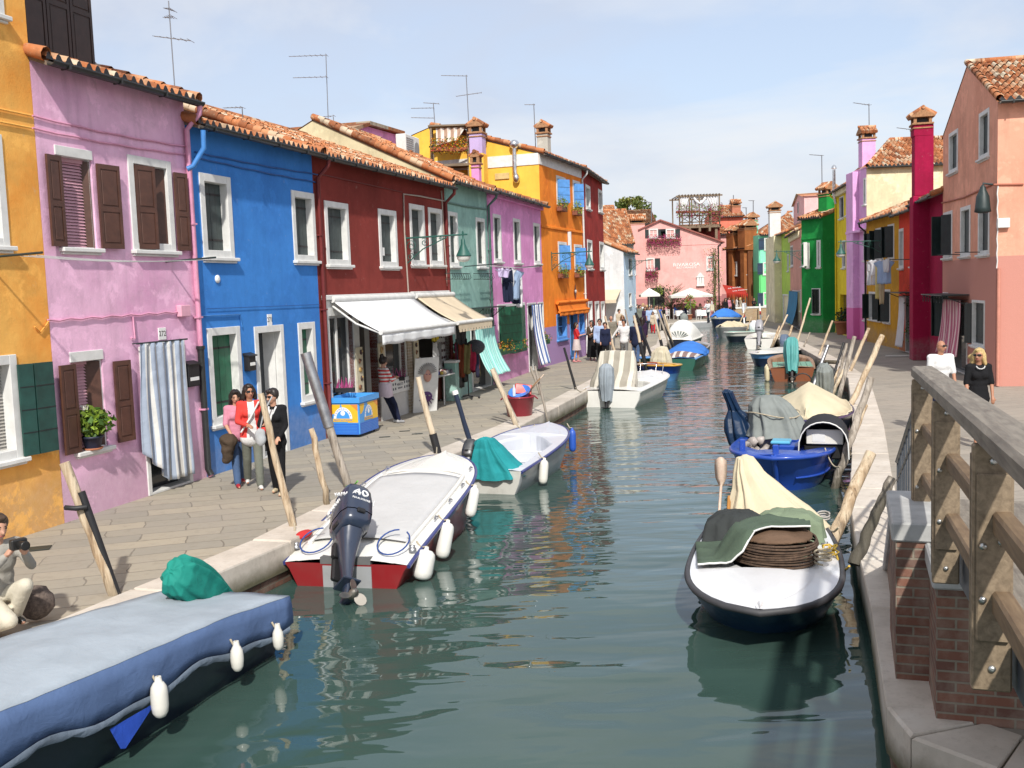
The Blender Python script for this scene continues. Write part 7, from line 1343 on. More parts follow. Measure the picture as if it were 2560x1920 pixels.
# ================================================================ STREET LAMPS ON BRACKETS
LGR=paint('lamp_green_paint',(.02,.1,.08,1),.5,.2)
def wall_lamp(label,h,wp,lp,r=.17,hang=True,scroll=1.0,arm2=False):
    u,z=h.W(*wp); y,zt=h.U(*lp,u); L=max(.5,min(abs(y),2.6)); e=empty('wall_lamp',h.world(u,0,z),h.o.rotation_euler.z,label,'street lamp'); m=MB()
    m.tube([(0,0,0),(0,-L-.12,.02)],.022,6); m.box((-.03,-.02,-.7*scroll),(.03,0,.08)); m.tube([(0,-.02,-.65*scroll),(0,-L*.3,-.3*scroll),(0,-L*.72,-.03)],.016,5)
    def spiral(cy,cz,r0,s=1,st=0): m.tube([(0,cy+s*(r0*(1-k/22))*cos(st+k*.5),cz+(r0*(1-k/22))*sin(st+k*.5)) for k in range(20)],.011,4)
    spiral(-.17,-.2*scroll,.15*scroll); spiral(-L*.33,-.13*scroll,.11*scroll,1,1); spiral(-.12,-.48*scroll,.1*scroll,1,2); spiral(-L*.5,-.08,.07); spiral(-L*.62,-.06,.05)
    if arm2: m.tube([(0,0,-.7),(0,-L,-.68)],.018,5)
    m.build('bracket',LGR,e)
    if hang:
        m=MB(); m.lathe([(.012,.12),(.03,.06),(.015,.02),(.03,-.08),(.055,-.12),(.06,-.22),(.1,-.32),(r*.95,-.5),(r*1.0,-.53),(r*.9,-.535),(.09,-.34)],(0,-L,0),14); m.build('lamp_hood',LGR,e); m=MB(); m.lathe([(r*.88,-.535),(r*.84,-.6),(r*.55,-.66),(.02,-.68)],(0,-L,0),14); m.build('lamp_glass',gloss('milky_lamp_glass',(.62,.62,.58,1),.15),e)
    return e
wall_lamp('green bracket lamp with scrollwork on the dark red house',hr,('A4',815,1030),('A4',1190,1020),.2)
wall_lamp('green bracket lamp on the tangerine house',ho,('A4',1765,1130),('A4',2010,1118),.2)
wall_lamp('green bracket lamp reaching out from the ochre house',hoc,('C3',325,350),('B2',447,993),.22)
wall_lamp('dark bracket lamp on the dusty pink house',hd,('B2',240,1055),('B2',92,1058),.24)
e=wall_lamp('pair of scrolled brackets on the white side of the pale blue house',hw,('B1',345,880),('B1',150,878),.2,False); 
e=empty('lantern',tuple(h_ for h_ in f2.world(f2.L-.25,-.3,f2.W('B2',1270,760)[1])),f2.o.rotation_euler.z if 0 else atan2(f2.t.y,f2.t.x),'black lantern on the corner of the salmon house','street lamp'); m=MB(); m.tube([(0,.3,.3),(0,0,.35),(0,0,.25)],.03,6); m.lathe([(.02,.32),(.07,.25),(.1,.15),(.17,.0),(.2,-.3),(.22,-.42),(.12,-.45)],(0,0,0),8); m.build('lantern_body',IRON,e)
# ================================================================ ANTENNAS
AM=metal('antenna_metal',(.3,.3,.32,1),.5)
def antenna(label,c,base,top,bars,Y,r=None):
    b=AT(c,*base,Y); t=AT(c,*top,Y); r=r or max(.014,Y*.00042); e=empty('tv_antenna',(b.x,b.y,b.z-.6),0,label,'antenna','television antennas on the roofs'); o=e.location; m=MB(); m.tube([(0,0,0),t-o],r,6); m.build('mast',AM,e)
    for (p,q) in bars:
        a=AT(c,*p,Y)-o; d=AT(c,*q,Y)-o; m=MB(); m.tube([a,d],r*.8,5); n=max(4,int((d-a).length/.16))
        for i in range(n+1):
            pp=a.lerp(d,i/n); w=.12+.16*i/n; m.tube([pp-V((0,w,.02)),pp+V((0,w,.02))],r*.42,4)
        m.build('boom',AM,e)
antenna('tall antenna with a crossed boom above the pink and blue houses','D',(378,190),(364,2),(((333,78),(412,88)),((356,18),(374,22)),((355,38),(374,36))),24)
antenna('antenna with two long booms above the dark red house','D',(708,250),(704,118),(((625,122),(706,119)),((634,168),(706,166))),33)
antenna('low antenna at the foot of the two boomed one','D',(722,275),(720,252),(((682,254),(722,250)),),33.5)
antenna('cluster of short booms left of the striped terrace awning','D',(940,262),(936,222),(((888,234),(937,233)),((888,254),(936,255)),((915,222),(948,224))),44)
antenna('antenna with two crossed booms left of the lavender chimney','D',(1012,250),(1007,162),(((953,163),(1009,164)),((985,208),(1040,200))),45)
antenna('bare mast antenna beside the grey chimney of the tangerine house','D',(1157,310),(1153,224),(((1133,226),(1155,226)),),47)
antenna('small antenna over the roof right of the pink gutter','D',(524,246),(523,232),(((484,233),(524,232)),),26)
antenna('antenna left of the tall fuchsia chimney','D',(1968,312),(1967,278),(((1938,276),(1969,280)),),54); antenna('tall antenna behind the lavender chimney','D',(1878,300),(1877,224),(((1844,222),(1879,227)),((1850,293),(1872,296))),56); antenna('antenna above the pink dormer','D',(1776,408),(1775,335),(((1749,334),(1777,336)),),66)
antenna('antenna right of the far tree','B1',(560,455),(560,320),(((493,317),(562,325)),),110); antenna('antenna with stacked booms left of the brick chimney','B1',(1335,400),(1333,255),(((1290,310),(1345,312)),((1290,340),(1340,342))),112); antenna('antenna above the mint chimney','B1',(1520,475),(1520,305),(((1478,307),(1526,308)),),104); antenna('low antenna between the brick and mint chimneys','B1',(1455,480),(1453,372),(((1420,374),(1456,375)),),106)
# ================================================================ ON THE LEFT ROOFS
def at_u(h,c,x,y,yl):  # sight line onto plane at depth yl behind the facade
    u,z=h.W(c,x,y,-yl); return u,z
h=ho; h.ro=h.o
def side_pt(x,y,dx=-.12): yy,z=ho.U('C6',x,y,dx); return V((dx,yy,z))
m=MB(); pts=[side_pt(1047,440),side_pt(1047,600),side_pt(1052,720),side_pt(1068,800)]; m.tube(pts,.09,10); m.ell(tuple(side_pt(1045,430)),(.2,.2,.18)); m.ell(tuple(side_pt(1068,790)),(.16,.14,.2)); m.build('flue',metal('bright_steel',(.75,.75,.76,1),.15),ho.o)
p=side_pt(915,768,-.03); m=MB(); m.cbox((-.05,p.y-.3,p.z-.12),(-.003,p.y+.3,p.z+.12),.01); m.build('vent_plate',paint('yellow_vent',(.6,.45,.2,1),.7),ho.o)
u0,z=at_u(ho,'C6',1358,330,1.6); chimney(ho,u0,1.6,ho.eave+.1,z+.05,.5,stucco('grey_chimney_stucco',(.36,.35,.31,1),None,.4,61.0),.5)
LAVC=stucco('lavender_chimney_stucco',rgb(186,166,206,.8),None,.15,62.0)
# lavender flue of the lilac pink house standing against the yellow wall
hl.ro=hl.o; ul=hl.L-.75; yl,zt=hl.U('C6',650,270,ul); yl=max(1.2,min(yl,6)); yl2,zm=hl.U('C6',650,530,ul)
uq=hl.L-.55; yc=max(.7,hl.U('C6',650,400,uq)[0])
u0,zt=at_u(hl,'C6',565,275,yc); u1,_=at_u(hl,'C6',740,275,yc); zm=at_u(hl,'C6',650,530,yc)[1]; uc=(u0+u1)/2; wd=.55
m=MB(); m.cbox((uc-.3,yc-.28,hl.eave-.2),(uc+.3,yc+.32,zm),.015); m.build('chimney_base',YELW,hl.o); chimney(hl,uc,yc+.02,zm,zt,wd,LAVC,.52)
u0,z0=at_u(hl,'C6',590,720,1.9); u1,z1=at_u(hl,'C6',690,660,1.9); chimney(hl,(u0+u1)/2,1.9,z0-.5,z1,.34,PURP,.3)
# pink attic behind the cream wall
yd=4.6; u0,z0=at_u(ht,'A4',455,420,yd); u1,z1=at_u(ht,'A4',775,360,yd); um,zk=at_u(ht,'A4',560,300,yd)
m=MB(); pts=[(u0,z0-1.2),(u1,z0-1.2),(u1,z1),(um,zk),(u0,at_u(ht,'A4',455,345,yd)[1])]; m.prism(pts,yd,yd+3); d=m.build('attic',PURP,ht.o); m=MB(); uv=[]
for a,b_ in ((pts[4],pts[3]),(pts[3],pts[2])): dx=(b_[0]-a[0]); m.add([(a[0]-.1,yd-.2,a[1]+.03),(b_[0]+.1,yd-.2,b_[1]+.03),(b_[0]+.1,yd+3,b_[1]+.03),(a[0]-.1,yd+3,a[1]+.03),(a[0]-.1,yd-.2,a[1]+.15),(b_[0]+.1,yd-.2,b_[1]+.15),(b_[0]+.1,yd+3,b_[1]+.15),(a[0]-.1,yd+3,a[1]+.15)],[(0,1,2,3),(4,7,6,5),(0,4,5,1),(1,5,6,2),(2,6,7,3),(3,7,4,0)])
m.build('attic_roof',tiles('old_terracotta_roof_tiles',.35),d,uvs=[(i//8+.5,i%4+.5) for i in range(16)])
ya=2.6; u0,z0=at_u(ht,'A4',822,505,ya); u1,z1=at_u(ht,'A4',905,380,ya); e=empty('air_conditioner',ht.world(u0,ya,z0),ht.o.rotation_euler.z,'white air conditioning unit on the roof beside the pink attic','air conditioner'); w_=u1-u0; hh=z1-z0; m=MB(); m.cbox((0,0,0),(w_,.35,hh),.02); m.build('casing',WHITE,e); m=MB()
for i in range(9): m.box((.06,-.012,hh*(.1+.09*i)),(w_*.55,-.001,hh*(.1+.09*i)+.03))
m.lathe([(w_*.18,0),(w_*.18,.015)],(w_*.78,-.002,hh*.5),16,M=Matrix.Rotation(pi/2,4,'X')); m.build('grille',paint('grey_grille',(.25,.25,.25,1),.6),e); m=MB(); m.box((.05,0,-.35),(.12,.35,-.002)); m.box((w_-.12,0,-.35),(w_-.05,.35,-.002)); m.build('bracket',IRON,e)
# little roof terrace with the striped sheet and flower troughs
Yt=hl.world(uc,yc,0).y+.2; pa=AT('C6',165,480,Yt); pb=AT('C6',545,230,Yt); e=empty('sun_terrace',(pa.x,Yt,pa.z-.6),0,'rooftop terrace with a brown striped sheet beside the lavender chimney','terrace'); w_=pb.x-pa.x; hh=pb.z-pa.z+.6; m=MB()
for q in (0,w_): 
    for yy in (0,.8): m.box((q-.04,yy-.04,-.6),(q+.04,yy+.04,hh))
m.box((-.1,-.1,hh),(w_+.1,.9,hh+.06)); m.box((-.1,-.1,-.1),(w_+.1,1.2,0)); m.build('frame',AL,e); rows=[]; m=MB()
for k in range(9):
    f=k/8; rows.append([(w_*.14+(w_*.8-w_*.22*f)*i/30,.02+.03*sin(i*.9+f*2)-.25*f*f,hh-.05-(hh-.75)*f+.2*f*(i/30)) for i in range(31)])
m.loft(rows,0,False); m.build('sheet',fabric('brown_striped_sheet',(.66,.6,.54,1),.1,.95,(.38,.25,.18,1),axis=0,period=.26,duty=.5),e,fix=False)
m=MB(); m.tube([(0,-.05,.75),(w_,-.05,.75)],.03,6); m.build('handrail',AL,e)
for i,(a,b_,l) in enumerate(((155,350,'left'),(355,550,'right'))):
    pa=AT('C6',a,510,Yt-.25); pb=AT('C6',b_,510,Yt-.25); flowerbox('red and yellow rooftop flower trough, the %s one on the terrace rail'%l,((pa.x+pb.x)/2,Yt-.25,pa.z),0,pb.x-pa.x-.03,seed=70+i,n=420,kinds=((LEAF,.3),(YPET,.28),(RPET,.2),(OPET,.22)),d=.25,h=.16,rise=.25,leaf=.085,hang=.12,group='flower troughs on the rooftop terrace')
m=MB(); u,z=hy.W('B2',425,765,.1); e=empty('flue_pipe',hy.world(u,-.15,z-.3),0,'slim steel flue pipe above the yellow house','pipe'); zt=hy.W('B2',402,620,.1)[1]; m.tube([(0,0,0),(-.1,0,.5),(-.1,0,zt-z+.3)],.09,8); m.lathe([(.16,0),(.1,.14),(.02,.2)],(-.1,0,zt-z+.35),10); m.build('pipe',metal('bright_steel',(.75,.75,.76,1),.15),e)
# ================================================================ LAUNDRY
def line_poles(label,h,a,b,off,drop=0):
    p=h.W(*a,off); q=h.W(*b,off); e=empty('clothes_line',h.world(p[0],0,p[1]),h.o.rotation_euler.z,label,'clothes line'); du=q[0]-p[0]; dz=q[1]-p[1]; m=MB()
    for u,z in ((0,0),(du,dz)): m.tube([(u,0,z),(u,-off-.1,z+.03)],.016,6)
    m.build('bracket',IRON,e); m=MB()
    for k in range(3): y=-off+.12*k; m.tube([(du*i/8,y,dz*i/8-.05*sin(pi*i/8)) for i in range(9)],.006,4)
    m.build('line',WHITE,e); return p,q
def garment(label,h,u,off,ztop,w,L,mat,kind='shirt',seed=1,cat='garment',group='washing on the line',rot=0.0):
    rr=random.Random(seed); pr=dict(shirt=[(0,.55),(.06,1),(.12,.95),(.3,.62),(1,.6)],trousers=[(0,.42),(.1,.5),(.45,.5),(1,.46)],towel=[(0,1),(1,1)],narrow=[(0,.5),(1,.42)])[kind]
    def wd(f):
        for (a,x),(b,y) in zip(pr[:-1],pr[1:]):
            if a<=f<=b: return x+(y-x)*(f-a)/(b-a)
        return pr[-1][1]
    e=empty('garment',h.world(u,-off,ztop),h.o.rotation_euler.z+rot,label,cat,group); m=MB()
    def cloth(x0,x1,f0,f1,ph):
        rows=[]
        for k in range(15):
            f=f0+(f1-f0)*k/14; W_=wd(f)*w; rows.append([((x0+(x1-x0)*i/12)*W_,.05*sin(i*.8+ph+f*2)*f+.02*sin(i*1.9),-L*f+.015*sin(i*1.3)) for i in range(13)])
        m.loft(rows,0,False)
    if kind=='trousers': cloth(-.5,.5,0,.42,1); cloth(-.5,-.02,.42,1,1); cloth(.02,.5,.42,1,2.2)
    else: cloth(-.5,.5,0,1,rr.uniform(0,6))
    m.build('cloth',mat,e,fix=False).modifiers.new('s','SOLIDIFY').thickness=.012; return e
m_=lambda n,c:fabric(n,c,.15)
line_poles('clothes line on brackets across the pink house, empty of washing',hp,('A2',250,105),('A2',1455,135),.85)
p,q=line_poles('clothes line crossing from the teal to the lilac pink house',hl,('A4',1385,1205),('A4',1690,1215),.9)
NV=m_('navy_wool',(.015,.02,.045,1)); LB=m_('light_blue_cotton',(.32,.42,.6,1)); LW=m_('white_wash',(.68,.68,.7,1)); LC=m_('pale_lilac_cotton',(.5,.42,.62,1))
for i,(x,y,wz,hz,mt,kd,l) in enumerate(((1452,1230,34,55,LC,'shirt','small lilac top at the near end of the line'),(1483,1225,40,220,NV,'trousers','long navy trousers hanging behind the white shirt'),(1490,1225,36,120,LW,'shirt','white shirt in the middle of the washing'),(1525,1240,48,190,LB,'shirt','pale blue shirt beside the white one'),(1553,1255,32,200,NV,'trousers','navy trousers beside the pale blue shirt'),(1578,1268,26,210,LW,'narrow','long white cloth at the far end of the washing'))):
    u,z=hl.W('A4',x,y,.85); u2,_=hl.W('A4',x+wz,y,.85); _,z2=hl.W('A4',x,y+hz,.85); garment(l+' of the lilac pink house',hl,u,.85-.03*i,z,max(.45,(u2-u)*1.4),z-z2,mt,kd,80+i,group='washing at the lilac pink house',rot=R(-22))
line_poles('clothes line above the lower windows of the ochre house',hoc,('C3',195,525),('C3',380,520),.9)
for i,(x,y,wz,hz,mt,kd,l) in enumerate(((210,530,40,205,LW,'trousers','white trousers nearest the lavender house'),(245,520,36,130,LW,'shirt','short white shirt beside the white trousers'),(280,545,30,310,m_('straw_yellow_linen',(.62,.52,.2,1)),'narrow','long straw yellow cloth, the longest'),(303,540,26,360,m_('beige_linen',(.5,.4,.25,1)),'narrow','beige scarf hanging beside the yellow cloth'),(330,525,40,200,LB,'shirt','pale blue shirt right of the yellow cloth'),(352,515,24,110,LW,'narrow','small white towel at the right end'))):
    u,z=hoc.W('C3',x,y,.85); u2,_=hoc.W('C3',x+wz,y,.85); _,z2=hoc.W('C3',x,y+hz,.85); garment(l+' of the ochre house washing',hoc,u,.85+.02*i,z,max(.5,(u2-u)*1.4),z-z2,mt,kd,90+i,group='washing at the ochre house',rot=R(35))
# ================================================================ SHOP THINGS
e=empty('ice_cream_chest',(0,0,0),0,'blue and yellow ice cream chest in front of the white shop','freezer')
a=G('C4',235,1385); b=G('C4',490,1390); c=G('C4',735,1300); d1=(b-a); L1=d1.length; d2=(c-b); L2=d2.length; e.location=b; ex=(c-b).normalized(); ez=V((0,0,1)); ey=V((-ex.y,ex.x,0)); e.rotation_euler=(0,0,atan2(ex.y,ex.x)); W1=1.05; D1=.72
IB=gloss('ice_blue_plastic',(.06,.3,.7,1),.3,dirt=.08); IY=gloss('ice_yellow_print',(.75,.45,.02,1),.35,dirt=.05); ID=gloss('deep_blue_print',(.02,.13,.55,1),.35,dirt=.05); IO=gloss('orange_print',(.7,.25,.04,1),.35,dirt=.05)
Hf=.88; m=MB(); m.cbox((0,0,.06),(W1,D1,Hf-.12),.02,0); m.build('body',IB,e)
m=MB(); N=12; rim=lambda s,z:[(W1/2+(W1/2+.03)*x*s,D1/2+(D1/2+.03)*y*s,z+.14*(1-abs(x))*(y>0)*0) for x,y in ((-1,-1),(1,-1),(1,1),(-1,1))]
m.loft([rim(1,Hf-.12),rim(1.0,Hf+.0),rim(.9,Hf),rim(.86,Hf-.16)],0,True,(False,False),False); m.build('rim',IB,e); m=MB(); q=rim(.86,Hf-.16); m.quad(*q); m.build('sliding_lid',gloss('glass_lid',(.4,.52,.6,1),.08),e,fix=False)
def disc(m,cx,cz,r,y,mi,a0=0,a1=2*pi,ax=0,n=24,ri=0):
    P=[(cx+r*cos(a0+(a1-a0)*i/n),cz+r*sin(a0+(a1-a0)*i/n)) for i in range(n+1)]
    if ri: Q=[(cx+ri*cos(a0+(a1-a0)*i/n),cz+ri*sin(a0+(a1-a0)*i/n)) for i in range(n+1)]; P=P+Q[::-1]
    vs=[(u,y,z) if ax==0 else (y,u,z) for u,z in P]; m.add(vs,[tuple(range(len(vs)))],mi) if not ri else m.add(vs,[(i,i+1,2*n+1-i-1,2*n+1-i) for i in range(n)],mi)
PM=[IY,ID,PLATE,IO,IB]
def decal(ax,W):   # printed panel on one face: yellow field, blue swoosh, badge with lettering
    m=MB(); y=-.003; S=-1 if ax==1 else 1
    fx=lambda u:(W-u) if ax==1 else u
    P=lambda u,z,k: (fx(u),y-k*.002,z) if ax==0 else (-.003-k*.002,fx(u),z)
    poly=lambda pts,mi,k: m.add([P(u,z,k) for u,z in pts],[tuple(range(len(pts)))],mi)
    poly([(.02,.32),(W-.02,.32),(W-.02,Hf-.14),(.02,Hf-.14)],4,0); poly([(W*.42,Hf-.15),(W-.03,Hf-.15),(W-.03,.33),(W*.62,.33)],0,1); poly([(W*.72,Hf-.15),(W-.03,Hf-.3),(W-.03,Hf-.15)],3,2); poly([(.04+.24*sin(t),Hf-.15-.24*(1-cos(t)) if 0 else Hf-.15-.22*sin(t*1.0) if 0 else Hf-.15-.22*cos(t)) for t in [pi/2*i/8 for i in range(9)]]+[(.04,Hf-.15)],0,1)
    poly([(.02,.07),(W-.02,.07),(W-.02,.31),(.02,.31)],1,1)
    for i in range(6): poly([(.06,.1+.033*i),(W-.06,.1+.033*i),(W-.06,.106+.033*i),(.06,.106+.033*i)],4,2)
    cx,cz=W*.47,.42; poly([(cx+.22*cos(t),cz+.25*sin(t)) for t in [pi*i/20 for i in range(21)]],2,3); poly([(cx+.16*cos(t),cz+.18*sin(t)) for t in [pi*i/20 for i in range(21)]],4,4); poly([(cx+.055*cos(t),cz+.12+.055*sin(t)) for t in [2*pi*i/14 for i in range(14)]],2,5)
    poly([(cx-.24,cz-.07),(cx+.24,cz-.07),(cx+.24,cz+.0),(cx-.24,cz+.0)],0,4)
    Mt=(Matrix.Translation((cx,y-.011,cz-.035))@Matrix.Rotation(pi/2,4,'X')) if ax==0 else (Matrix.Translation((-.014,fx(cx),cz-.035))@Matrix.Rotation(-pi/2,4,'Z')@Matrix.Rotation(pi/2,4,'X'))
    m.text("GELATI ALL'ITALIANA",.05,Mt,1,.0005,sx=.9)
    for i,ch in enumerate('SAMMONTANA'):
        t=pi*(.9-.8*i/9); u=cx+.19*cos(t); z=cz+.213*sin(t); 
        Mt=(Matrix.Translation((u,y-.011,z))@Matrix.Rotation(pi/2,4,'X')@Matrix.Rotation(t-pi/2,4,'Z')) if ax==0 else (Matrix.Translation((-.014,fx(u),z))@Matrix.Rotation(-pi/2,4,'Z')@Matrix.Rotation(pi/2,4,'X')@Matrix.Rotation(t-pi/2,4,'Z'))
        m.text(ch,.05,Mt,1,.0005)
    m.build('printed_panel',PM,e,fix=False)
decal(0,W1); decal(1,D1)
m=MB()
for x in (.08,W1-.08):
    for y in (.08,D1-.08): m.tube([(x,y-.015,.03),(x,y+.015,.03)],.03,10); m.box((x-.02,y-.02,.03),(x+.02,y+.02,.07))
m.build('caster',BLACK,e)
# boards, racks and wares
def panelboard(label,h,a,b,off,mat,marks,name='display_board',tiltx=0):
    u0,z0,u1,z1=h.rect(a,b,off); e=empty(name,h.world(u0,-off,max(z0,0)),h.o.rotation_euler.z,label,'display board'); w=u1-u0; hh=z1-max(z0,0); m=MB(); m.cbox((0,-.02,0),(w,.02,hh),.005); m.build('board',mat,e); rr=random.Random(int(u0*100)); m=MB()
    for k in range(marks): x=w*(.5+rr.uniform(-.22,.22)); z=hh*(k+.6)/(marks+.2); m.ell((x,-.03,z),(w*rr.uniform(.14,.28),.02,hh/marks*.3),n=8,m=5,mi=k%3); m.ell((x+w*.1,-.04,z+.02),(w*.1,.02,hh/marks*.16),n=6,m=4,mi=(k+1)%3)
    m.build('wares',[paint('brown_mask_paint',(.25,.12,.06,1),.6),paint('dark_mask_paint',(.06,.03,.03,1),.6),paint('gold_mask_paint',(.5,.33,.12,1),.45)],e); return e
CB=paint('cream_board',(.55,.5,.36,1),.7)
panelboard('cream board hung with masks left of the shop door',hr,('A5',488,440),('A5',545,725),.08,CB,5); panelboard('cream board of trinkets behind the leaning woman',hr,('A5',636,412),('A5',684,640),.08,CB,3); panelboard('narrow post board hung with small masks by the second shop',hr,('A5',868,395),('A5',908,640),.12,CB,5)
# heather in the show windows
for k,(x,y,l) in enumerate(((400,725,'pink heather on the show window ledge of the white shop'),(760,650,'pink heather inside the small shop window'))):
    u,z=hr.W('A5',x,y); rr=random.Random(k); e=empty('heather',hr.world(u,-.02 if k==0 else .08,z-.02),0,l,'plant'); m=MB(); m.cbox((-.28,-.07,0),(.28,.07,.1),.01); m.build('trough',BLACK,e); m=MB()
    for i in range(26): q=rr.uniform(-.27,.27); m.tube([(q,0,.08),(q+rr.uniform(-.07,.07),rr.uniform(-.05,.05),rr.uniform(.22,.36))],[.012,.005],4)
    m.build('blossoms',PPET,e)
# sign panel with black and white pattern below the small window
u0,z0,u1,z1=hr.rect(('A5',688,658),('A5',838,712)); m=MB(); m.cbox((u0,-.07,z0),(u1,-.034,z1),.006); o=m.build('lace_sign_panel',WHITE,hr.o); m=MB(); rr=random.Random(2)
for i in range(9):
    for s in (-1,1):
        x=u0+.06+(u1-u0-.12)*(i+.5)/9
        if .3<(i+.5)/9<.7: continue
        m.box((x-.03,-.075,(z0+z1)/2+s*.06-.03),(x+.03,-.0705,(z0+z1)/2+s*.06+.03))
m.text('MERLETTI',.09,Matrix.Translation(((u0+u1)/2,-.071,(z0+z1)/2+.03))@Matrix.Rotation(pi/2,4,'X'),0,.002); m.text('BURANO',.07,Matrix.Translation(((u0+u1)/2,-.071,(z0+z1)/2-.06))@Matrix.Rotation(pi/2,4,'X'),0,.002); m.build('pattern',NVY,o)
# A-board with carnival masks
p=G('C4',1205,1105); e=empty('mask_board',p,hr.o.rotation_euler.z-R(38),'white folding board painted with two carnival masks','sign board'); m=MB(); Ma=Matrix.Rotation(R(9),4,'X'); m.cbox((-.36,-.015,0),(.36,.015,1.45),.008,0,Ma); m.build('front_panel',WHITE,e); m=MB(); Mb=Matrix.Translation((0,.5,0))@Matrix.Rotation(R(-9),4,'X')
for x0,x1 in ((-.34,-.28),(.28,.34)): m.box((x0,-.015,0),(x1,.015,1.4),0,Mb)
m.box((-.28,-.015,.3),(.28,.015,.36),0,Mb); m.build('rear_frame',WHITE,e); m=MB()
FLS=paint('mask_face_paint',(.5,.26,.2,1),.5); VIO=paint('violet_mask_paint',(.08,.02,.13,1),.5); SLV=paint('grey_plume_paint',(.3,.29,.28,1),.6)
m.ell(tuple(Ma@V((.02,-.03,.98))),(.12,.04,.17),mi=0,n=10,m=8); rr=random.Random(5)
for k in range(16): a=R(10+k*11); q=Ma@V((.02+.28*cos(a),-.03,1.03+.28*sin(a))); m.cap(Ma@V((.02+.1*cos(a),-.03,1.03+.13*sin(a))),q,.03,.012,6,2)
m.ell(tuple(Ma@V((.02,-.03,.42))),(.17,.035,.14),mi=1,n=10,m=6)
for k in range(7): a=R(200+k*23); m.cap(Ma@V((.02,-.03,.42)),Ma@V((.02+.22*cos(a),-.03,.42+.28*sin(a))),.03,.01,6,1)
for s in (-1,1): m.ell(tuple(Ma@V((.02+s*.06,-.06,.45))),(.035,.02,.02),mi=2,n=8,m=5); m.ell(tuple(Ma@V((.02+s*.045,-.068,1.02))),(.022,.01,.012),mi=1,n=8,m=5)
m.build('mask_picture',[FLS,VIO,SLV],e)
# wares table, black hanging shawls, coloured scarves
p=G('C4',1400,1000); e=empty('wares_table',p,hr.o.rotation_euler.z,'table of bright souvenirs under the beige awning','table'); m=MB(); m.cbox((-.55,-.3,.78),(.55,.3,.82),.01); m.build('tabletop',WHITE,e)
for x in (-.5,.5):
    for y in (-.25,.25): m=MB(); m.tube([(x,y,0),(x*.94,y,.78)],.022,6); m.build('leg',WHITE,e)
m=MB(); m.box((-.52,.2,.05),(.52,.24,.7)); m.build('skirt_board',paint('red_brown_board',(.14,.03,.02,1),.8),e)
rr=random.Random(4); cols=[paint('souvenir_paint_%d'%i,c,.5) for i,c in enumerate(((.03,.06,.3,1),(.6,.5,.4,1),(.45,.1,.15,1),(.7,.68,.65,1),(.1,.1,.12,1),(.5,.35,.05,1)))]
for k in range(40):
    m=MB(); x,y=rr.uniform(-.5,.5),rr.uniform(-.26,.26); c=rr.choice(cols); m.ell((0,0,.05),(rr.uniform(.04,.08),rr.uniform(.04,.08),rr.uniform(.03,.09)),n=8,m=6); o=m.build('souvenir',c); o.location=p+Matrix.Rotation(hr.o.rotation_euler.z,3,'Z')@V((x,y,.82)); tag(o,'small bright souvenir heaped on the table under the beige awning','souvenir','souvenirs on the wares table')
def hang(label,pos,rz,parts,name='hanging_shawl',cat='shawl',group=None):
    e=empty(name,pos,rz,label,cat,group)
    for k,(x,y,z0,z1,w,mt) in enumerate(parts):
        m=MB(); rows=[]
        for q in range(12): f=q/11; rows.append([(x+(i/10-.5)*w*(1-.25*sin(pi*f)),y+.05*sin(i*1.1+k+f*3),z1+(z0-z1)*f+.02*sin(i*2)) for i in range(11)])
        m.loft(rows,0,False); m.build('cloth',mt,e,fix=False).modifiers.new('s','SOLIDIFY').thickness=.015
    return e
SPK=paint('black_sequin_cloth',(.03,.03,.032,1),.6,.9,40); 
u,z=hr.W('A5',1105,480); p=hr.world(hr.L-.16,-.35,0); hang('long black spotted shawl hanging at the right of the souvenir shop',p,hr.o.rotation_euler.z,[(0,0,.35,2.35,.42,SPK),(.1,-.08,.5,2.3,.3,SPK)])
FB=lambda n,c:fabric(n,c,.3)
p=hr.world(hr.L-.95,.0,0); 
hang('yellow feather boa in the souvenir shop opening',p,hr.o.rotation_euler.z,[(-.3,0,1.75,2.35,.3,FB('lemon_feathers',(.75,.6,.08,1))),(-.25,-.05,1.8,2.3,.25,FB('lemon_feathers',(.75,.6,.08,1)))],'feather_boa','boa'); hang('red feather boa beside the yellow one',p,hr.o.rotation_euler.z,[(-.62,0,1.95,2.4,.25,FB('scarlet_feathers',(.5,.02,.03,1)))],'feather_boa','boa'); hang('white costume hanging below the yellow boa',p,hr.o.rotation_euler.z,[(-.25,-.02,1.2,1.72,.35,FB('white_costume_cloth',(.6,.6,.6,1))),(-.1,-.05,.95,1.7,.2,FB('zebra_cloth',(.2,.2,.2,1)))],'costume','costume'); hang('red and white cloth hanging low in the souvenir shop',p,hr.o.rotation_euler.z,[(-.45,-.03,.75,1.2,.14,FB('scarlet_feathers',(.5,.02,.03,1))),(-.58,-.03,.75,1.15,.14,FB('navy_wares_cloth',(.03,.05,.12,1)))],'cloth','cloth')
e=empty('spectacle_panel',hr.world(hr.L-.62,.05,0),hr.o.rotation_euler.z,'pale panel hung with rows of dark masks in the souvenir shop','display board'); m=MB(); m.cbox((-.3,-.01,.7),(.3,.02,2.3),.005); m.build('board',paint('grey_white_board',(.42,.42,.4,1),.7),e); m=MB()
for i in range(7):
    for j in range(3): m.ell((-.2+.2*j,-.03,.85+.2*i),(.07,.02,.045),n=8,m=5)
m.build('masks',paint('dark_mask_paint',(.06,.03,.03,1),.6),e)
p=G('C4',1690,960); e=empty('scarf_rack',p,0,'rotating rack of coloured scarves before the pale teal house','scarf rack'); m=MB(); m.tube([(0,0,.08),(0,0,1.75)],.018,8); 
for k in range(5): a=2*pi*k/5; m.tube([(0,0,.1),(.3*cos(a),.3*sin(a),.06)],.016,5); m.ell((.3*cos(a),.3*sin(a),.035),(.035,.035,.035),n=8,m=6)
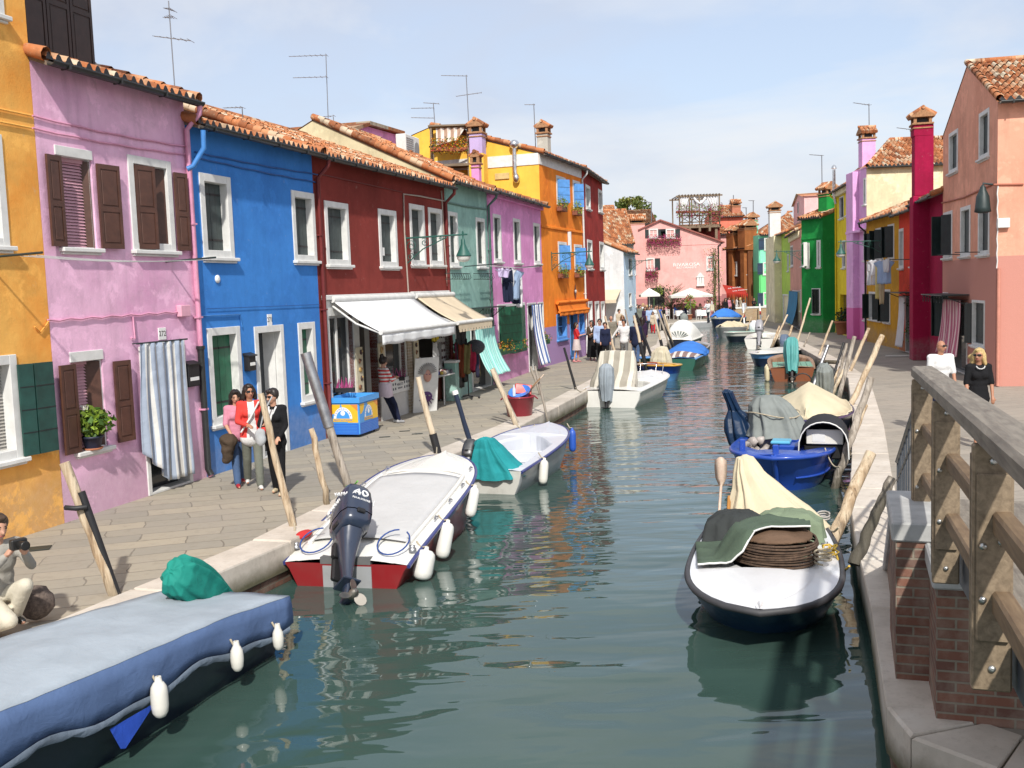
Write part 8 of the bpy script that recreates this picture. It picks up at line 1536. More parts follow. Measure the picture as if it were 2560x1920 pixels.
for k in range(8): a=2*pi*k/8; m.tube([(0,0,1.6),(.3*cos(a),.3*sin(a),1.6)],.008,4)
m.build('stand',BLACK,e); SC_=[('rust_scarf',(.25,.06,.03,1)),('olive_scarf',(.2,.17,.07,1)),('crimson_scarf',(.3,.02,.05,1)),('ink_scarf',(.03,.03,.06,1)),('tan_scarf',(.4,.3,.18,1)),('blue_scarf',(.05,.12,.4,1)),('forest_scarf',(.03,.12,.06,1)),('rose_scarf',(.4,.08,.2,1))]
for k,(n,c) in enumerate(SC_+SC_[:4]):
    a=2*pi*k/12; m=MB(); rows=[]; L=.75+.3*((k*37)%10)/10
    for q in range(10): f=q/9; rows.append([(.32*cos(a)+(i/8-.5)*.22*(-sin(a))+.02*cos(i),.32*sin(a)+(i/8-.5)*.22*cos(a)+.03*sin(i*1.5+f*4),1.6-L*f+.02*sin(i)) for i in range(9)])
    m.loft(rows,0,False); m.build('scarf',fabric(n,c,.4),e,fix=False).modifiers.new('s','SOLIDIFY').thickness=.02
m=MB(); m.ell((.25,-.1,1.5),(.28,.24,.22),n=12,m=8); o=m.build('hat',paint('spotted_hat_cloth',(.05,.05,.06,1),.8,.6,30),e)
p=G('C4',1590,870); e=pot('terracotta pot with a red geranium on the pale teal wall',ht.world(ht.W('C4',1560,520,.2)[0],-.2,ht.W('C4',1560,545,.2)[1]),.13,.24,paint('terracotta_clay',(.38,.14,.07,1),.8),fol=((LEAFD,(0,0,.4),(.22,.2,.22),60,.12),(RPET,(-.05,-.08,.45),(.15,.1,.12),16,.09)),seed=8)
u0,z=ht.W('C4',1522,545,.3); u1,_=ht.W('C4',1590,545,.3); e=empty('low_wall',ht.world(u0,-.35,0),ht.o.rotation_euler.z,'low pale teal wall stub with a white top by the scarf rack','wall'); m=MB(); m.cbox((0,0,0),(u1-u0,.34,z-.05),.01); m.build('body',TEAL,e); m=MB(); m.cbox((-.04,-.04,z-.05),(u1-u0+.04,.34,z+.02),.01); m.build('coping',WHITE,e)
# red tub with cleaning things
p=G('A5',1560,885); e=empty('tub',p,0,'big dark red plastic tub on the kerb','tub'); TR=gloss('dark_red_plastic',(.28,.012,.03,1),.35,dirt=.15); m=MB(); m.lathe([(.27,0),(.3,.02),(.37,.46),(.4,.47),(.4,.5),(.36,.5),(.28,.04),(.02,.03)],(0,0,0),24,caps=(True,False)); m.build('body',TR,e); m=MB(); [m.tube([(s*.39,.08,.47),(s*.45,.05,.42),(s*.45,-.05,.42),(s*.39,-.08,.47)],.014,5) for s in (-1,1)]; m.build('handle',TR,e)
def thing1(name,label,cat,pos,mat,f,rot=(0,0,0)): m=MB(); f(m); o=m.build(name,mat); o.location=pos; o.rotation_euler=rot; return tag(o,label,cat)
thing1('basin','blue plastic basin tilted in the dark red tub','basin',p+V((.02,-.05,.56)),gloss('blue_plastic',(.05,.2,.65,1),.3),lambda m:m.lathe([(.2,0),(.26,.16),(.28,.16),(.25,.15),(.19,.02),(.01,.02)],(0,0,-.08),18,caps=(True,False)),(R(25),R(-12),0))
thing1('dustpan','bright red plastic dustpan behind the blue basin','dustpan',p+V((.1,.12,.66)),gloss('red_plastic',(.5,.02,.02,1),.3),lambda m:m.cbox((-.2,-.02,-.14),(.22,.03,.12),.02),(R(-20),R(8),0))
thing1('brush_handle','long wooden brush handle poking out of the red tub','brush',p+V((.35,.05,.72)),timber('pale_oar_wood',(.5,.36,.28,1),(.62,.5,.4,1)),lambda m:m.tube([(-.2,0,-.25),(.28,.05,.28)],.018,6)); thing1('brush_handle','second wooden handle crossing in the red tub','brush',p+V((.33,-.03,.7)),timber('bench_wood',(.2,.11,.05,1),(.35,.2,.1,1)),lambda m:m.tube([(-.2,.05,-.2),(.2,.0,.22)],.016,6))
thing1('bottle','clear bottle standing in the red tub','bottle',p+V((-.12,.0,.5)),gloss('clear_bottle_plastic',(.55,.58,.62,1),.1),lambda m:m.lathe([(.04,0),(.045,.16),(.02,.24),(.02,.28)],(0,0,0),10))
# bicycle leaning by the lilac wall, bucket and hose at the lime house, mats
p=G('A5',1745,545); e=empty('bicycle',p,hl.o.rotation_euler.z,'dark bicycle leaning at the lilac base of the tangerine house','bicycle')
for x in (-.5,.5): m=MB(); m.tube([(x+.32*cos(a),-.1,.33+.32*sin(a)) for a in [2*pi*k/24 for k in range(25)]],.022,6); [m.tube([(x,-.1,.33),(x+.31*cos(a),-.1,.33+.31*sin(a))],.004,3) for a in [2*pi*k/10 for k in range(10)]]; m.build('wheel',BLACK,e)
m=MB(); [m.tube(s,.018,6) for s in ([(-.5,-.1,.33),(-.1,-.1,.33),(.35,-.1,.8),(-.2,-.1,.78),(-.1,-.1,.33)],[(-.5,-.1,.33),(-.2,-.1,.78),(-.22,-.1,.9)],[(.5,-.1,.33),(.35,-.1,.8),(.33,-.1,1.0),(.4,-.35,1.0)],[(.33,-.1,1.0),(.4,.1,1.0)])]; m.build('bike_frame',IRON,e); m=MB(); m.ell((-.24,-.1,.93),(.14,.07,.04)); m.build('saddle',BLACK,e)
p=G('C2',1255,330); thing1('bucket','sky blue bucket hanging low by the dark blue door curtain','bucket',p+V((0,-.2,.15)),gloss('sky_blue_plastic',(.15,.45,.75,1),.3),lambda m:m.lathe([(.3,0),(.42,.95),(.46,.97),(.42,1.0),(.28,.05)],(0,0,0),16)); 
p=G('C2',1670,855); thing1('wood_block','pale worn timber block lying on the right kerb','block',p+V((0,.0,.04)),LOGP,lambda m:m.cbox((-.4,-.14,0),(.4,.14,.1),.03),(0,0,R(-60)))
p=G('B3',2035,310); thing1('door_mat','pale door mat on the paving before the vermilion house','mat',p+V((0,0,.012)),paint('pale_mat',(.5,.47,.42,1),.9),lambda m:m.cbox((-.5,-.3,0),(.5,.3,.02),.005),(0,0,R(-20)))
p=G('D',298,1248) ; thing1('drain_cover','dark drain cover in the left paving near the orange house','drain cover',G('A3',188,552)+V((0,0,.006)),IRON,lambda m:m.cbox((-.16,-.12,0),(.16,.12,.006),.002),(0,0,R(16)))
for k,(x,y) in enumerate(((760,1385),(980,1320),(1120,1350))): thing1('drain_cover',['small dark drain slot, closest to the ice cream chest','small dark drain slot by the leaning woman shoes','small dark drain slot nearest the bleached pole'][k],'drain cover',G('C4',x,y)+V((0,0,.006)),IRON,lambda m:m.cbox((-.12,-.035,0),(.12,.035,.006),.002),(0,0,R(10)))
# restaurant terrace: parasols, tables, chairs
PCV=fabric('parasol_canvas',(.68,.67,.62,1),.08)
def parasol(label,c,cx,x0,x1,yt,ye,yb,Y,sq=False):
    b=AT(c,cx,yb,Y); t=AT(c,cx,yt,Y); l=AT(c,x0,ye,Y); r=AT(c,x1,ye,Y); rad=(r.x-l.x)/2; e=empty('parasol',(b.x,Y,ZP),0,label,'parasol','parasols of the restaurant'); zt=t.z-ZP; zl=(l.z+r.z)/2-ZP; m=MB(); m.tube([(0,0,0),(0,0,zt)],.045,8); m.build('pole',WHITE,e); n=4 if sq else 8; m=MB(); ring=[(rad*(1.3 if sq else 1)*cos(2*pi*(k+.5)/n)*(.75 if sq else 1),rad*.9*sin(2*pi*(k+.5)/n),zl) for k in range(n)]
    for k in range(n): a=ring[k]; b2=ring[(k+1)%n]; m.add([a,b2,(0,0,zt)],[(0,1,2)]); m.add([a,b2,(b2[0],b2[1],zl-.18),(a[0],a[1],zl-.18)],[(0,1,2,3)])
    m.build('canopy',PCV,e); m=MB(); [m.tube([(0,0,zt-.3),(a[0]*.9,a[1]*.9,zl+.05)],.02,4) for a in ring]; m.build('rib',WHITE,e)
parasol('large white parasol over the restaurant tables','B1',932,722,1148,1130,1200,1400,90.5); parasol('broad white canopy parasol before the restaurant entrance','B1',545,430,690,1130,1192,1400,89.5,True)
TCL=fabric('white_table_linen',(.72,.72,.72,1),.06)
def ftable(label,c,x,y,cloth=True):
    p=G(c,x,y); e=empty('dining_table',p,0,label,'table','dining tables of the restaurant'); m=MB(); m.cbox((-.45,-.45,.72),(.45,.45,.75),.01); m.build('tabletop',WHITE,e); 
    for sx in (-1,1):
        for sy in (-1,1): m=MB(); m.tube([(sx*.4,sy*.4,0),(sx*.4,sy*.4,.72)],.025,6); m.build('leg',WHITE,e)
    m=MB(); pts=[(-.52,-.52),(.52,-.52),(.52,.52),(-.52,.52)]; ring=[V((a[0]+(b[0]-a[0])*k/8,a[1]+(b[1]-a[1])*k/8,0)) for a,b in zip(pts,pts[1:]+pts[:1]) for k in range(8)]; m.loft([[(q.x*.9,q.y*.9,.765) for q in ring],[(q.x,q.y,.74) for q in ring],[(q.x*(1.02+.03*(i%2)),q.y*(1.02+.03*(i%2)),.3) for i,q in enumerate(ring)]],0,True,(True,False)); o=m.build('tablecloth',TCL,None,fix=False); o.location=p; tag(o,label.replace('table','white cloth on the table'),'tablecloth','tablecloths of the restaurant')
def fchair(label,c,x,y,rz):
    p=G(c,x,y); e=empty('chair',p,rz,label,'chair','chairs of the restaurant'); m=MB(); m.cbox((-.2,-.2,.43),(.2,.2,.46),.01); m.build('seat',WHITE,e); m=MB(); [m.box((-.2,.17,z),(.2,.2,z+.06)) for z in (.58,.7,.84)]; m.build('backrest',WHITE,e)
    for sx in (-1,1):
        m=MB(); m.tube([(sx*.18,-.18,0),(sx*.18,-.18,.43)],.02,6); m.build('leg',WHITE,e); m=MB(); m.tube([(sx*.18,.19,0),(sx*.18,.19,.92)],.02,6); m.build('leg',WHITE,e)
ftable('square table left under the large parasol','B1',845,1425); ftable('square table right under the large parasol','B1',1040,1425); ftable('square table near the broad canopy','B1',660,1425)
for l,x,y,rz in (('white slatted chair in front of the right table',1005,1435,R(180)),('white chair at the left side of the left table',790,1428,R(90)),('white chair right of the left table',900,1430,R(-90)),('white chair at the broad canopy table',705,1432,R(200))): fchair(l,'B1',x,y,rz)
for k,(x,y,l) in enumerate(((925,1430,'tall potted flower beside the left table'),(1135,1435,'easel shaped menu stand at the right of the parasol'))):
    if k==0: pot(l,G('B1',x,y),.22,.45,paint('terracotta_clay',(.38,.14,.07,1),.8),fol=((LEAFY,(0,0,1.5),(.5,.4,.7),120,.25),(RPET,(-.1,-.2,1.9),(.3,.2,.3),14,.2)),saucer=False,seed=14)
    else: p=G('B1',x,y); e=empty('menu_stand',p,0,l,'menu stand'); m=MB(); [m.tube([(s*.3,0,0),(0,.1,1.6)],.03,5) for s in (-1,1)]; m.build('frame',WHITE,e); m=MB(); m.cbox((-.16,-.06,.8),(.16,-.03,1.3),.005); m.build('menu',CB,e)
# ================================================================ PEOPLE
SKIN=paint('skin',(.5,.27,.18,1),.55,.1,9,0); SKIN2=paint('tanned_skin',(.4,.19,.115,1),.55,.1,9,0)
HAIRD=paint('dark_hair',(.02,.013,.01,1),.45,.4,30); HAIRB=paint('brown_hair',(.06,.035,.02,1),.5,.4,30); HAIRY=paint('blonde_hair',(.5,.36,.15,1),.5,.35,30); HAIRG=paint('grey_hair',(.25,.23,.21,1),.5,.3,30)
def cl(n,c): return fabric(n,c,.22,.9,wr=5)
BKC=cl('black_cloth',(.012,.012,.014,1)); NVC=cl('navy_cloth',(.015,.02,.05,1)); WHC=cl('white_cloth',(.7,.7,.7,1)); GYC=cl('grey_cloth',(.16,.16,.16,1)); JEA=cl('blue_denim',(.07,.12,.23,1)); DJE=cl('dark_denim',(.03,.035,.05,1)); RDC=cl('red_cloth',(.55,.03,.035,1)); CRC=cl('coral_cloth',(.68,.06,.05,1)); PKC=cl('pink_cloth',(.6,.25,.34,1)); LBC=cl('light_blue_cloth',(.35,.45,.66,1)); BRW=cl('brown_cloth',(.07,.05,.035,1)); BGC=cl('beige_cloth',(.5,.42,.32,1)); GGR=cl('grey_green_cloth',(.17,.18,.15,1)); PUR=cl('plum_cloth',(.04,.02,.05,1)); BLC2=cl('blue_cloth',(.03,.1,.4,1))
STP=fabric('red_white_stripe',(.7,.68,.66,1),.08,.95,(.6,.06,.06,1),axis=2,period=.085,duty=.5); WSH=paint('white_shoe',(.65,.65,.63,1),.5); RSH=paint('red_shoe',(.35,.02,.03,1),.5); BSH=paint('black_shoe',(.015,.014,.013,1),.4); GSHO=paint('grey_shoe',(.3,.3,.31,1),.6); SHADE=gloss('dark_lens',(.008,.008,.009,1),.1)
def HEAD(c,x,y,h,z=ZP):
    d=ray(c,x,y); Y=(z+h-CAM.z)*d.y/d.z; p=AT(c,x,y,Y); return V((p.x,p.y,z))
def person(label,pos,face,h=1.7,vox=.03,aL=(8,8,15,0),aR=(8,8,15,0),lL=(12,5),lR=(-12,8),top=(BKC,1,.0),bot=('trousers',DJE),hair=(HAIRD,'short'),shoes=BSH,skin=SKIN,shades=False,lean=0,turn=0,fem=True,group=None,hands=False,collar=None,z0=0.0,tilt=0):
    k=h/1.7; S=lambda p:V(p)*k; e=empty('person',pos,R(face),label,'person',group)
    sw=.155 if fem else .18; hw=.085
    Ml=Matrix.Translation((0,0,.95))@Matrix.Rotation(R(lean),4,'Y')@Matrix.Translation((0,0,-.95))
    T=lambda x,y,z:Ml@V((x,y,z)); Mh=Ml@Matrix.Translation((.01,0,1.5))@Matrix.Rotation(R(turn),4,'Z')@Matrix.Rotation(R(tilt),4,'Y')@Matrix.Translation((-.01,0,-1.5)); Hd=lambda x,y,z:Mh@V((x,y,z))
    legs=[]
    for s,(tp,kb) in ((1,lL),(-1,lR)):
        hip=V((0,s*hw,.9)); a=R(tp); kn=hip+V((sin(a),0,-cos(a)))*.42; b=a-R(kb); an=kn+V((sin(b),0,-cos(b)))*.41; legs.append((hip,kn,an,b,s))
    low=min(l[2].z for l in legs)-.075
    arms=[]
    for s,(p_,ab,bd,inn) in ((1,aL),(-1,aR)):
        sh=T(0,s*sw,1.405); a=R(p_); d=V((sin(a)*cos(R(ab)),s*sin(R(ab)),-cos(a)*cos(R(ab)))); el=sh+(Ml.to_3x3()@d)*.285; b=a+R(bd); d2=V((sin(b)*cos(R(inn)),-s*sin(R(inn)),-cos(b)*cos(R(inn)))); wr=el+(Ml.to_3x3()@d2)*.24; arms.append((sh,el,wr,(Ml.to_3x3()@d2),s))
    dz=V((0,0,-low)); 
    def P(v): return (V(v)+dz)*k
    g=lambda r:r*k
    def torso(m,i,z1=1.42,hip=True):
        for (z,rx,ry) in ((1.33,.105,sw-.0),(1.25,.115,sw-.015),(1.12,.1,.135 if fem else .15),(1.02,.105,.15)):
            if z<z1: m.ell(P(T(0.0,0,z)),(g(rx+i),g(ry+i),g(.11+i)),n=12,m=8)
        if fem: [m.ell(P(T(.075,s*.065,1.27)),(g(.06+i),g(.065+i),g(.065+i)),n=8,m=6) for s in (1,-1)]
        if hip: m.ell(P((0,0,.93)),(g(.115+i),g(.165+i),g(.12+i)),n=12,m=8)
        for a in arms: m.cap(P(T(0,0,1.38)),P(a[0]),g(.065+i),g(.055+i),8)
    # body: one continuous skin
    m=MB(); torso(m,-.008); m.cap(P(T(-.005,0,1.4)),P(T(.015,0,1.53)),g(.052),g(.05)); m.ell(P(Hd(.015,0,1.605)),(g(.095),g(.075),g(.105)),n=14,m=10); m.ell(P(Hd(.04,0,1.55)),(g(.062),g(.052),g(.06)),n=10,m=8); m.cap(P(Hd(.1,0,1.6)),P(Hd(.12,0,1.575)),g(.012),g(.018),8)
    for s in (1,-1): m.ell(P(Hd(.01,s*.075,1.59)),(g(.022),g(.012),g(.032)),n=8,m=6)
    for sh,el,wr,d,s in arms:
        m.cap(P(sh),P(el),g(.047),g(.038),10); m.cap(P(el),P(wr),g(.038),g(.026),10); hd=wr+d*.06; m.cap(P(wr),P(hd),g(.027),g(.034),8)
        q=d.cross(V((0,0,1))); q=q.normalized() if q.length>.05 else V((0,1,0))
        nn=d.cross(q)
        for f,ln in ((-.028,.07),(-.009,.085),(.01,.08),(.027,.062)): b0=hd+q*f; m.cap(P(b0),P(b0+d*ln*.55),g(.011),g(.0105),6); m.cap(P(b0+d*ln*.55),P(b0+d*ln*.85+nn*.028),g(.0105),g(.009),6)
        m.cap(P(wr+d*.02+q*-s*.02),P(wr+d*.06+q*(-s*.055)+nn*.02),g(.013),g(.011),6)
    for hip,kn,an,b,s in legs:
        m.cap(P(hip),P(kn),g(.075),g(.05),10); m.cap(P(kn),P(an),g(.052),g(.034),10); m.cap(P(an+V((-.03,0,-.035))),P(an+V((.13,s*.01,-.05))),g(.036),g(.026),8)
    body=remesh(m,'body',skin,e,vox*.62 if vox<.02 else vox*.8,2)
    # face
    m=MB()
    if shades:
        for s in (1,-1): m.cbox((-.006,-.03,-.019),(.006,.03,.019),.006,0,Matrix.Translation(P(Hd(.105,s*.036,1.615)))@Matrix.Scale(k,4)@Matrix.Rotation(R(turn+s*14),4,'Z')); m.tube([P(Hd(.09,s*.066,1.617)),P(Hd(.01,s*.082,1.615))],g(.005),4)
        m.build('sunglasses',SHADE,e)
    else:
        for s in (1,-1): m.ell(P(Hd(.098,s*.033,1.613)),(g(.012),g(.014),g(.008)),n=8,m=6); m.cap(P(Hd(.103,s*.02,1.632)),P(Hd(.098,s*.048,1.632)),g(.004),g(.003),5)
        m.build('eyes',HAIRD,e)
    m=MB(); m.cap(P(Hd(.096,.02,1.54)),P(Hd(.096,-.02,1.54)),g(.007),g(.007),6); m.build('lips',paint('lips',(.36,.1,.09,1),.5),e)
    # hair
    hm,st=hair
    if st!='bald':
        m=MB(); m.ell(P(Hd(-.012,0,1.635)),(g(.108),g(.098),g(.106)),n=14,m=10); m.ell(P(Hd(.055,0,1.7)),(g(.05),g(.07),g(.03)),n=10,m=6)
        if st in('bob','long','blown'):
            L=1.5 if st=='bob' else 1.36
            for s in (1,-1): m.cap(P(Hd(-.0,s*.072,1.63)),P(Hd(-.0,s*.1,max(L,1.46))),g(.042),g(.036),8)
            m.cap(P(Hd(-.06,0,1.62)),P(Hd(-.075,0,L)),g(.075),g(.065),10)
            for s in (1,-1): m.cap(P(Hd(-.055,s*.05,1.6)),P(Hd(-.06,s*.06,L+.02)),g(.045),g(.04),8)
        if st=='blown':
            for s,q in ((-.09,1.52),(-.14,1.56),(-.12,1.47),(-.05,1.45)): m.cap(P(Hd(-.07,s*.5,1.62)),P(Hd(-.13,s*1.5,q)),g(.05),g(.03),8)
        if st=='bun': m.ell(P(Hd(-.06,0,1.745)),(g(.055),g(.055),g(.05)),n=10,m=8)
        o=remesh(m,'hair',hm,e,vox*.8,1)
        for v in o.data.vertices: p=v.co; v.co=p+v.normal*noise.noise((p.x*30,p.y*30,p.z*9))*.014
    # top
    tm,sl,ext=top; i=.014; m=MB(); torso(m,i,hip=ext>=0)
    for sh,el,wr,d,s in arms:
        if sl>=.4: m.cap(P(sh),P(sh.lerp(el,min(1,sl*2) if sl<1 else 1)),g(.06),g(.054 if sl<1 else .048),10)
        if sl>=1: m.cap(P(el),P(el.lerp(wr,.95)),g(.049),g(.04),10)
    if ext>0: m.ell(P((0,0,.9-ext*.4)),(g(.13+i),g(.18+i),g(.1+ext*.45)),n=12,m=8)
    remesh(m,'jacket' if ext>.05 else 'shirt',tm,e,vox,2)
    if collar: 
        m=MB(); m.add([P(T(.118+i,.045,1.4)),P(T(.118+i,-.045,1.4)),P(T(.135+i,0,1.22))],[(0,1,2)]); m.cap(P(T(.06,.06,1.43)),P(T(.13,.03,1.33)),g(.018),g(.012),6); m.cap(P(T(.06,-.06,1.43)),P(T(.13,-.03,1.33)),g(.018),g(.012),6); m.build('collar',collar,e)
    kind,bm=bot; m=MB()
    if kind in('trousers','leggings','cropped','shorts'):
        w=.0 if kind=='leggings' else .012; m.ell(P((0,0,.93)),(g(.125),g(.172),g(.115)),n=12,m=8)
        for hip,kn,an,b,s in legs:
            m.cap(P(hip),P(kn),g(.088),g(.062+w),10)
            if kind!='shorts': m.cap(P(kn),P(kn.lerp(an,.98 if kind!='cropped' else .68)),g(.062+w),g(.048+w*1.4),10)
        remesh(m,'trousers',bm,e,vox,2)
    else:
        L=.52 if kind=='skirt' else .95; rings=[]
        for q in range(9):
            f=q/8; z=1.0-L*f*.9; fl=.13+.07*f if kind=='skirt' else .13+.05*f; cx=(legs[0][1].x+legs[1][1].x)/2*f*.8; rings.append([P((cx+(fl+.012*sin(5*a)*f)*cos(a),(fl+.05)*sin(a)*(1+.03*sin(7*a)*f),z)) for a in [2*pi*j/24 for j in range(24)]])
        m.loft(rings,0,True,(True,True)); m.build('skirt',bm,e)
    if shoes:
        for hip,kn,an,b,s in legs: m=MB(); m.cap(P(an+V((-.04,0,-.03))),P(an+V((.12,s*.012,-.045))),g(.043),g(.033),10); m.cap(P(an+V((-.01,0,.02))),P(an+V((.03,0,-.04))),g(.042),g(.04),8); remesh(m,'shoe',shoes,e,vox*.8,1)
    e['h']=[list(P(a[2]+a[3]*.07)) for a in arms]; return e
def handpt(e,i): 
    v=V(e['h'][i]); return V(e.location)+Matrix.Rotation(e.rotation_euler.z,3,'Z')@v
def bag(label,pos,r,mat,rz=0,name='handbag',strap=None):
    e=empty(name,pos,rz,label,'bag'); m=MB(); m.ell((0,0,0),r,n=14,m=10); o=m.build('pouch',mat,e)
    for v in o.data.vertices: v.co+=v.normal*noise.noise(v.co*14)*.02
    if strap: m=MB(); m.tube([V(q)-V(pos) for q in strap],.012,5); m.build('strap',mat,e)
    return e
# the three women walking
W_='women walking in front of the blue house'
p=HEAD('D',537,832,1.7); e1=person('woman in a coral red jacket, white top and grey trousers, in sunglasses',p,-72,1.7,.018,aL=(5,10,25,5),aR=(15,12,62,35),lL=(14,4),lR=(-14,14),top=(CRC,1,.12),bot=('trousers',GGR),hair=(HAIRD,'bob'),shoes=WSH,skin=SKIN2,shades=True,turn=12,group=W_)
def zone(e,nm,mt,test):
    for o in e.children:
        if o.name.split('.')[0]==nm:
            o.data.materials.append(mt)
            for p in o.data.polygons:
                if test(p.center): p.material_index=1
zone(e1,'jacket',WHC,lambda c:c.x>0 and abs(c.y-.01)<.05+max(0,1.2-c.z)*.12 or c.z<.86); e3_=0
m=MB(); m.tube([(.1,.14,1.43),(.165,.0,1.2),(.13,-.17,.95)],.016,6); m.build('bag_strap',WHC,e1)
p=HEAD('D',507,843,1.6); e2=person('long haired girl in a pink top carrying a brown jacket over her arm',p,-62,1.6,.018,aL=(20,10,70,25),aR=(10,10,40,10),lL=(-12,10),lR=(16,5),top=(PKC,.5,0),bot=('trousers',JEA),hair=(HAIRD,'long'),shoes=RSH,turn=-8,group=W_,tilt=10)
q=handpt(e2,1); m=MB(); m.ell((0,0,0),(.16,.13,.12)); m.cap((0,0,0),(-.06,.02,-.3),.12,.09); o=remesh(m,'carried_jacket',BRW,None,.02,2); o.location=q+V((-.06,0,-.06)); 
for v in o.data.vertices: v.co+=v.normal*noise.noise(v.co*11)*.03
tag(o,'dark brown jacket hanging from the arm of the long haired girl','jacket')
p=HEAD('D',589,843,1.66); e3=person('woman all in black with short dark hair, sunglasses and a white collar',p,-98,1.66,.018,aL=(5,8,40,15),aR=(25,10,75,40),lL=(6,3),lR=(-8,6),top=(BKC,1,.1),bot=('trousers',BKC),hair=(HAIRD,'short'),shoes=paint('cream_shoe',(.5,.42,.28,1),.5),shades=True,collar=WHC,turn=-25,tilt=8,group=W_)
q=handpt(e3,1); bag('grey shoulder bag of the woman in black',q+V((-.1,.02,-.2)),(.09,.06,.14),cl('bag_leather',(.4,.42,.44,1)),0,strap=[q+V((-.1,.02,-.08)),q+V((-.02,.0,.2)),q+V((.1,.08,.42))])
# leaning woman
p=HEAD('C4',748,495,1.62); e4=person('woman in a striped top leaning on the ice cream chest, hair in a bun',p,38,1.66,.018,aL=(25,5,75,45),aR=(22,5,70,40),lL=(24,2),lR=(30,16),top=(STP,1,0),bot=('leggings',NVC),hair=(HAIRD,'bun'),shoes=GSHO,turn=12,lean=-4,tilt=14)
m=MB(); rings=[[((.14+.02*f)*cos(a)+.02*f,(.185+.015*f)*sin(a),1.0-.34*f+.015*sin(4*a)) for a in [2*pi*j/22 for j in range(22)]] for f in (0,.3,.6,1)]; m.loft(rings,0,True); m.build('wrapped_sweater',cl('pale_pink_cloth',(.66,.55,.62,1)),e4)
# crouching photographer at the edge
Y_=9.6; hd=AT('C5',0,200,Y_); p=V((hd.x-.01,hd.y-.1,ZP)); e5=person('photographer in pale clothes crouching on the left quay, camera to the eye',p,-38,1.72,.02,aL=(58,5,92,30),aR=(58,5,95,30),lL=(112,150),lR=(72,142),top=(cl('stone_grey_cloth',(.36,.34,.3,1)),1,.0),bot=('trousers',cl('cream_cloth',(.6,.55,.44,1))),hair=(HAIRB,'short'),shoes=BSH,fem=False,lean=10)
q=(handpt(e5,0)+handpt(e5,1))/2; e=empty('camera_body',q+V((.03,-.02,.06)),R(-38),'black camera held up by the crouching photographer','camera'); m=MB(); m.cbox((-.04,-.075,-.05),(.03,.075,.05),.012); m.build('body',BSH,e); m=MB(); m.lathe([(.036,0),(.04,.09),(.044,.1),(.03,.1)],(.03,0,0),14,M=Matrix.Rotation(pi/2,4,'Y')); m.build('lens',BSH,e)
bag('dark furry bag slung at the hip of the crouching photographer',V(p)+V((.22,.3,.2)),(.17,.13,.17),paint('brown_fur',(.12,.09,.075,1),.95,.6,30),0.3)
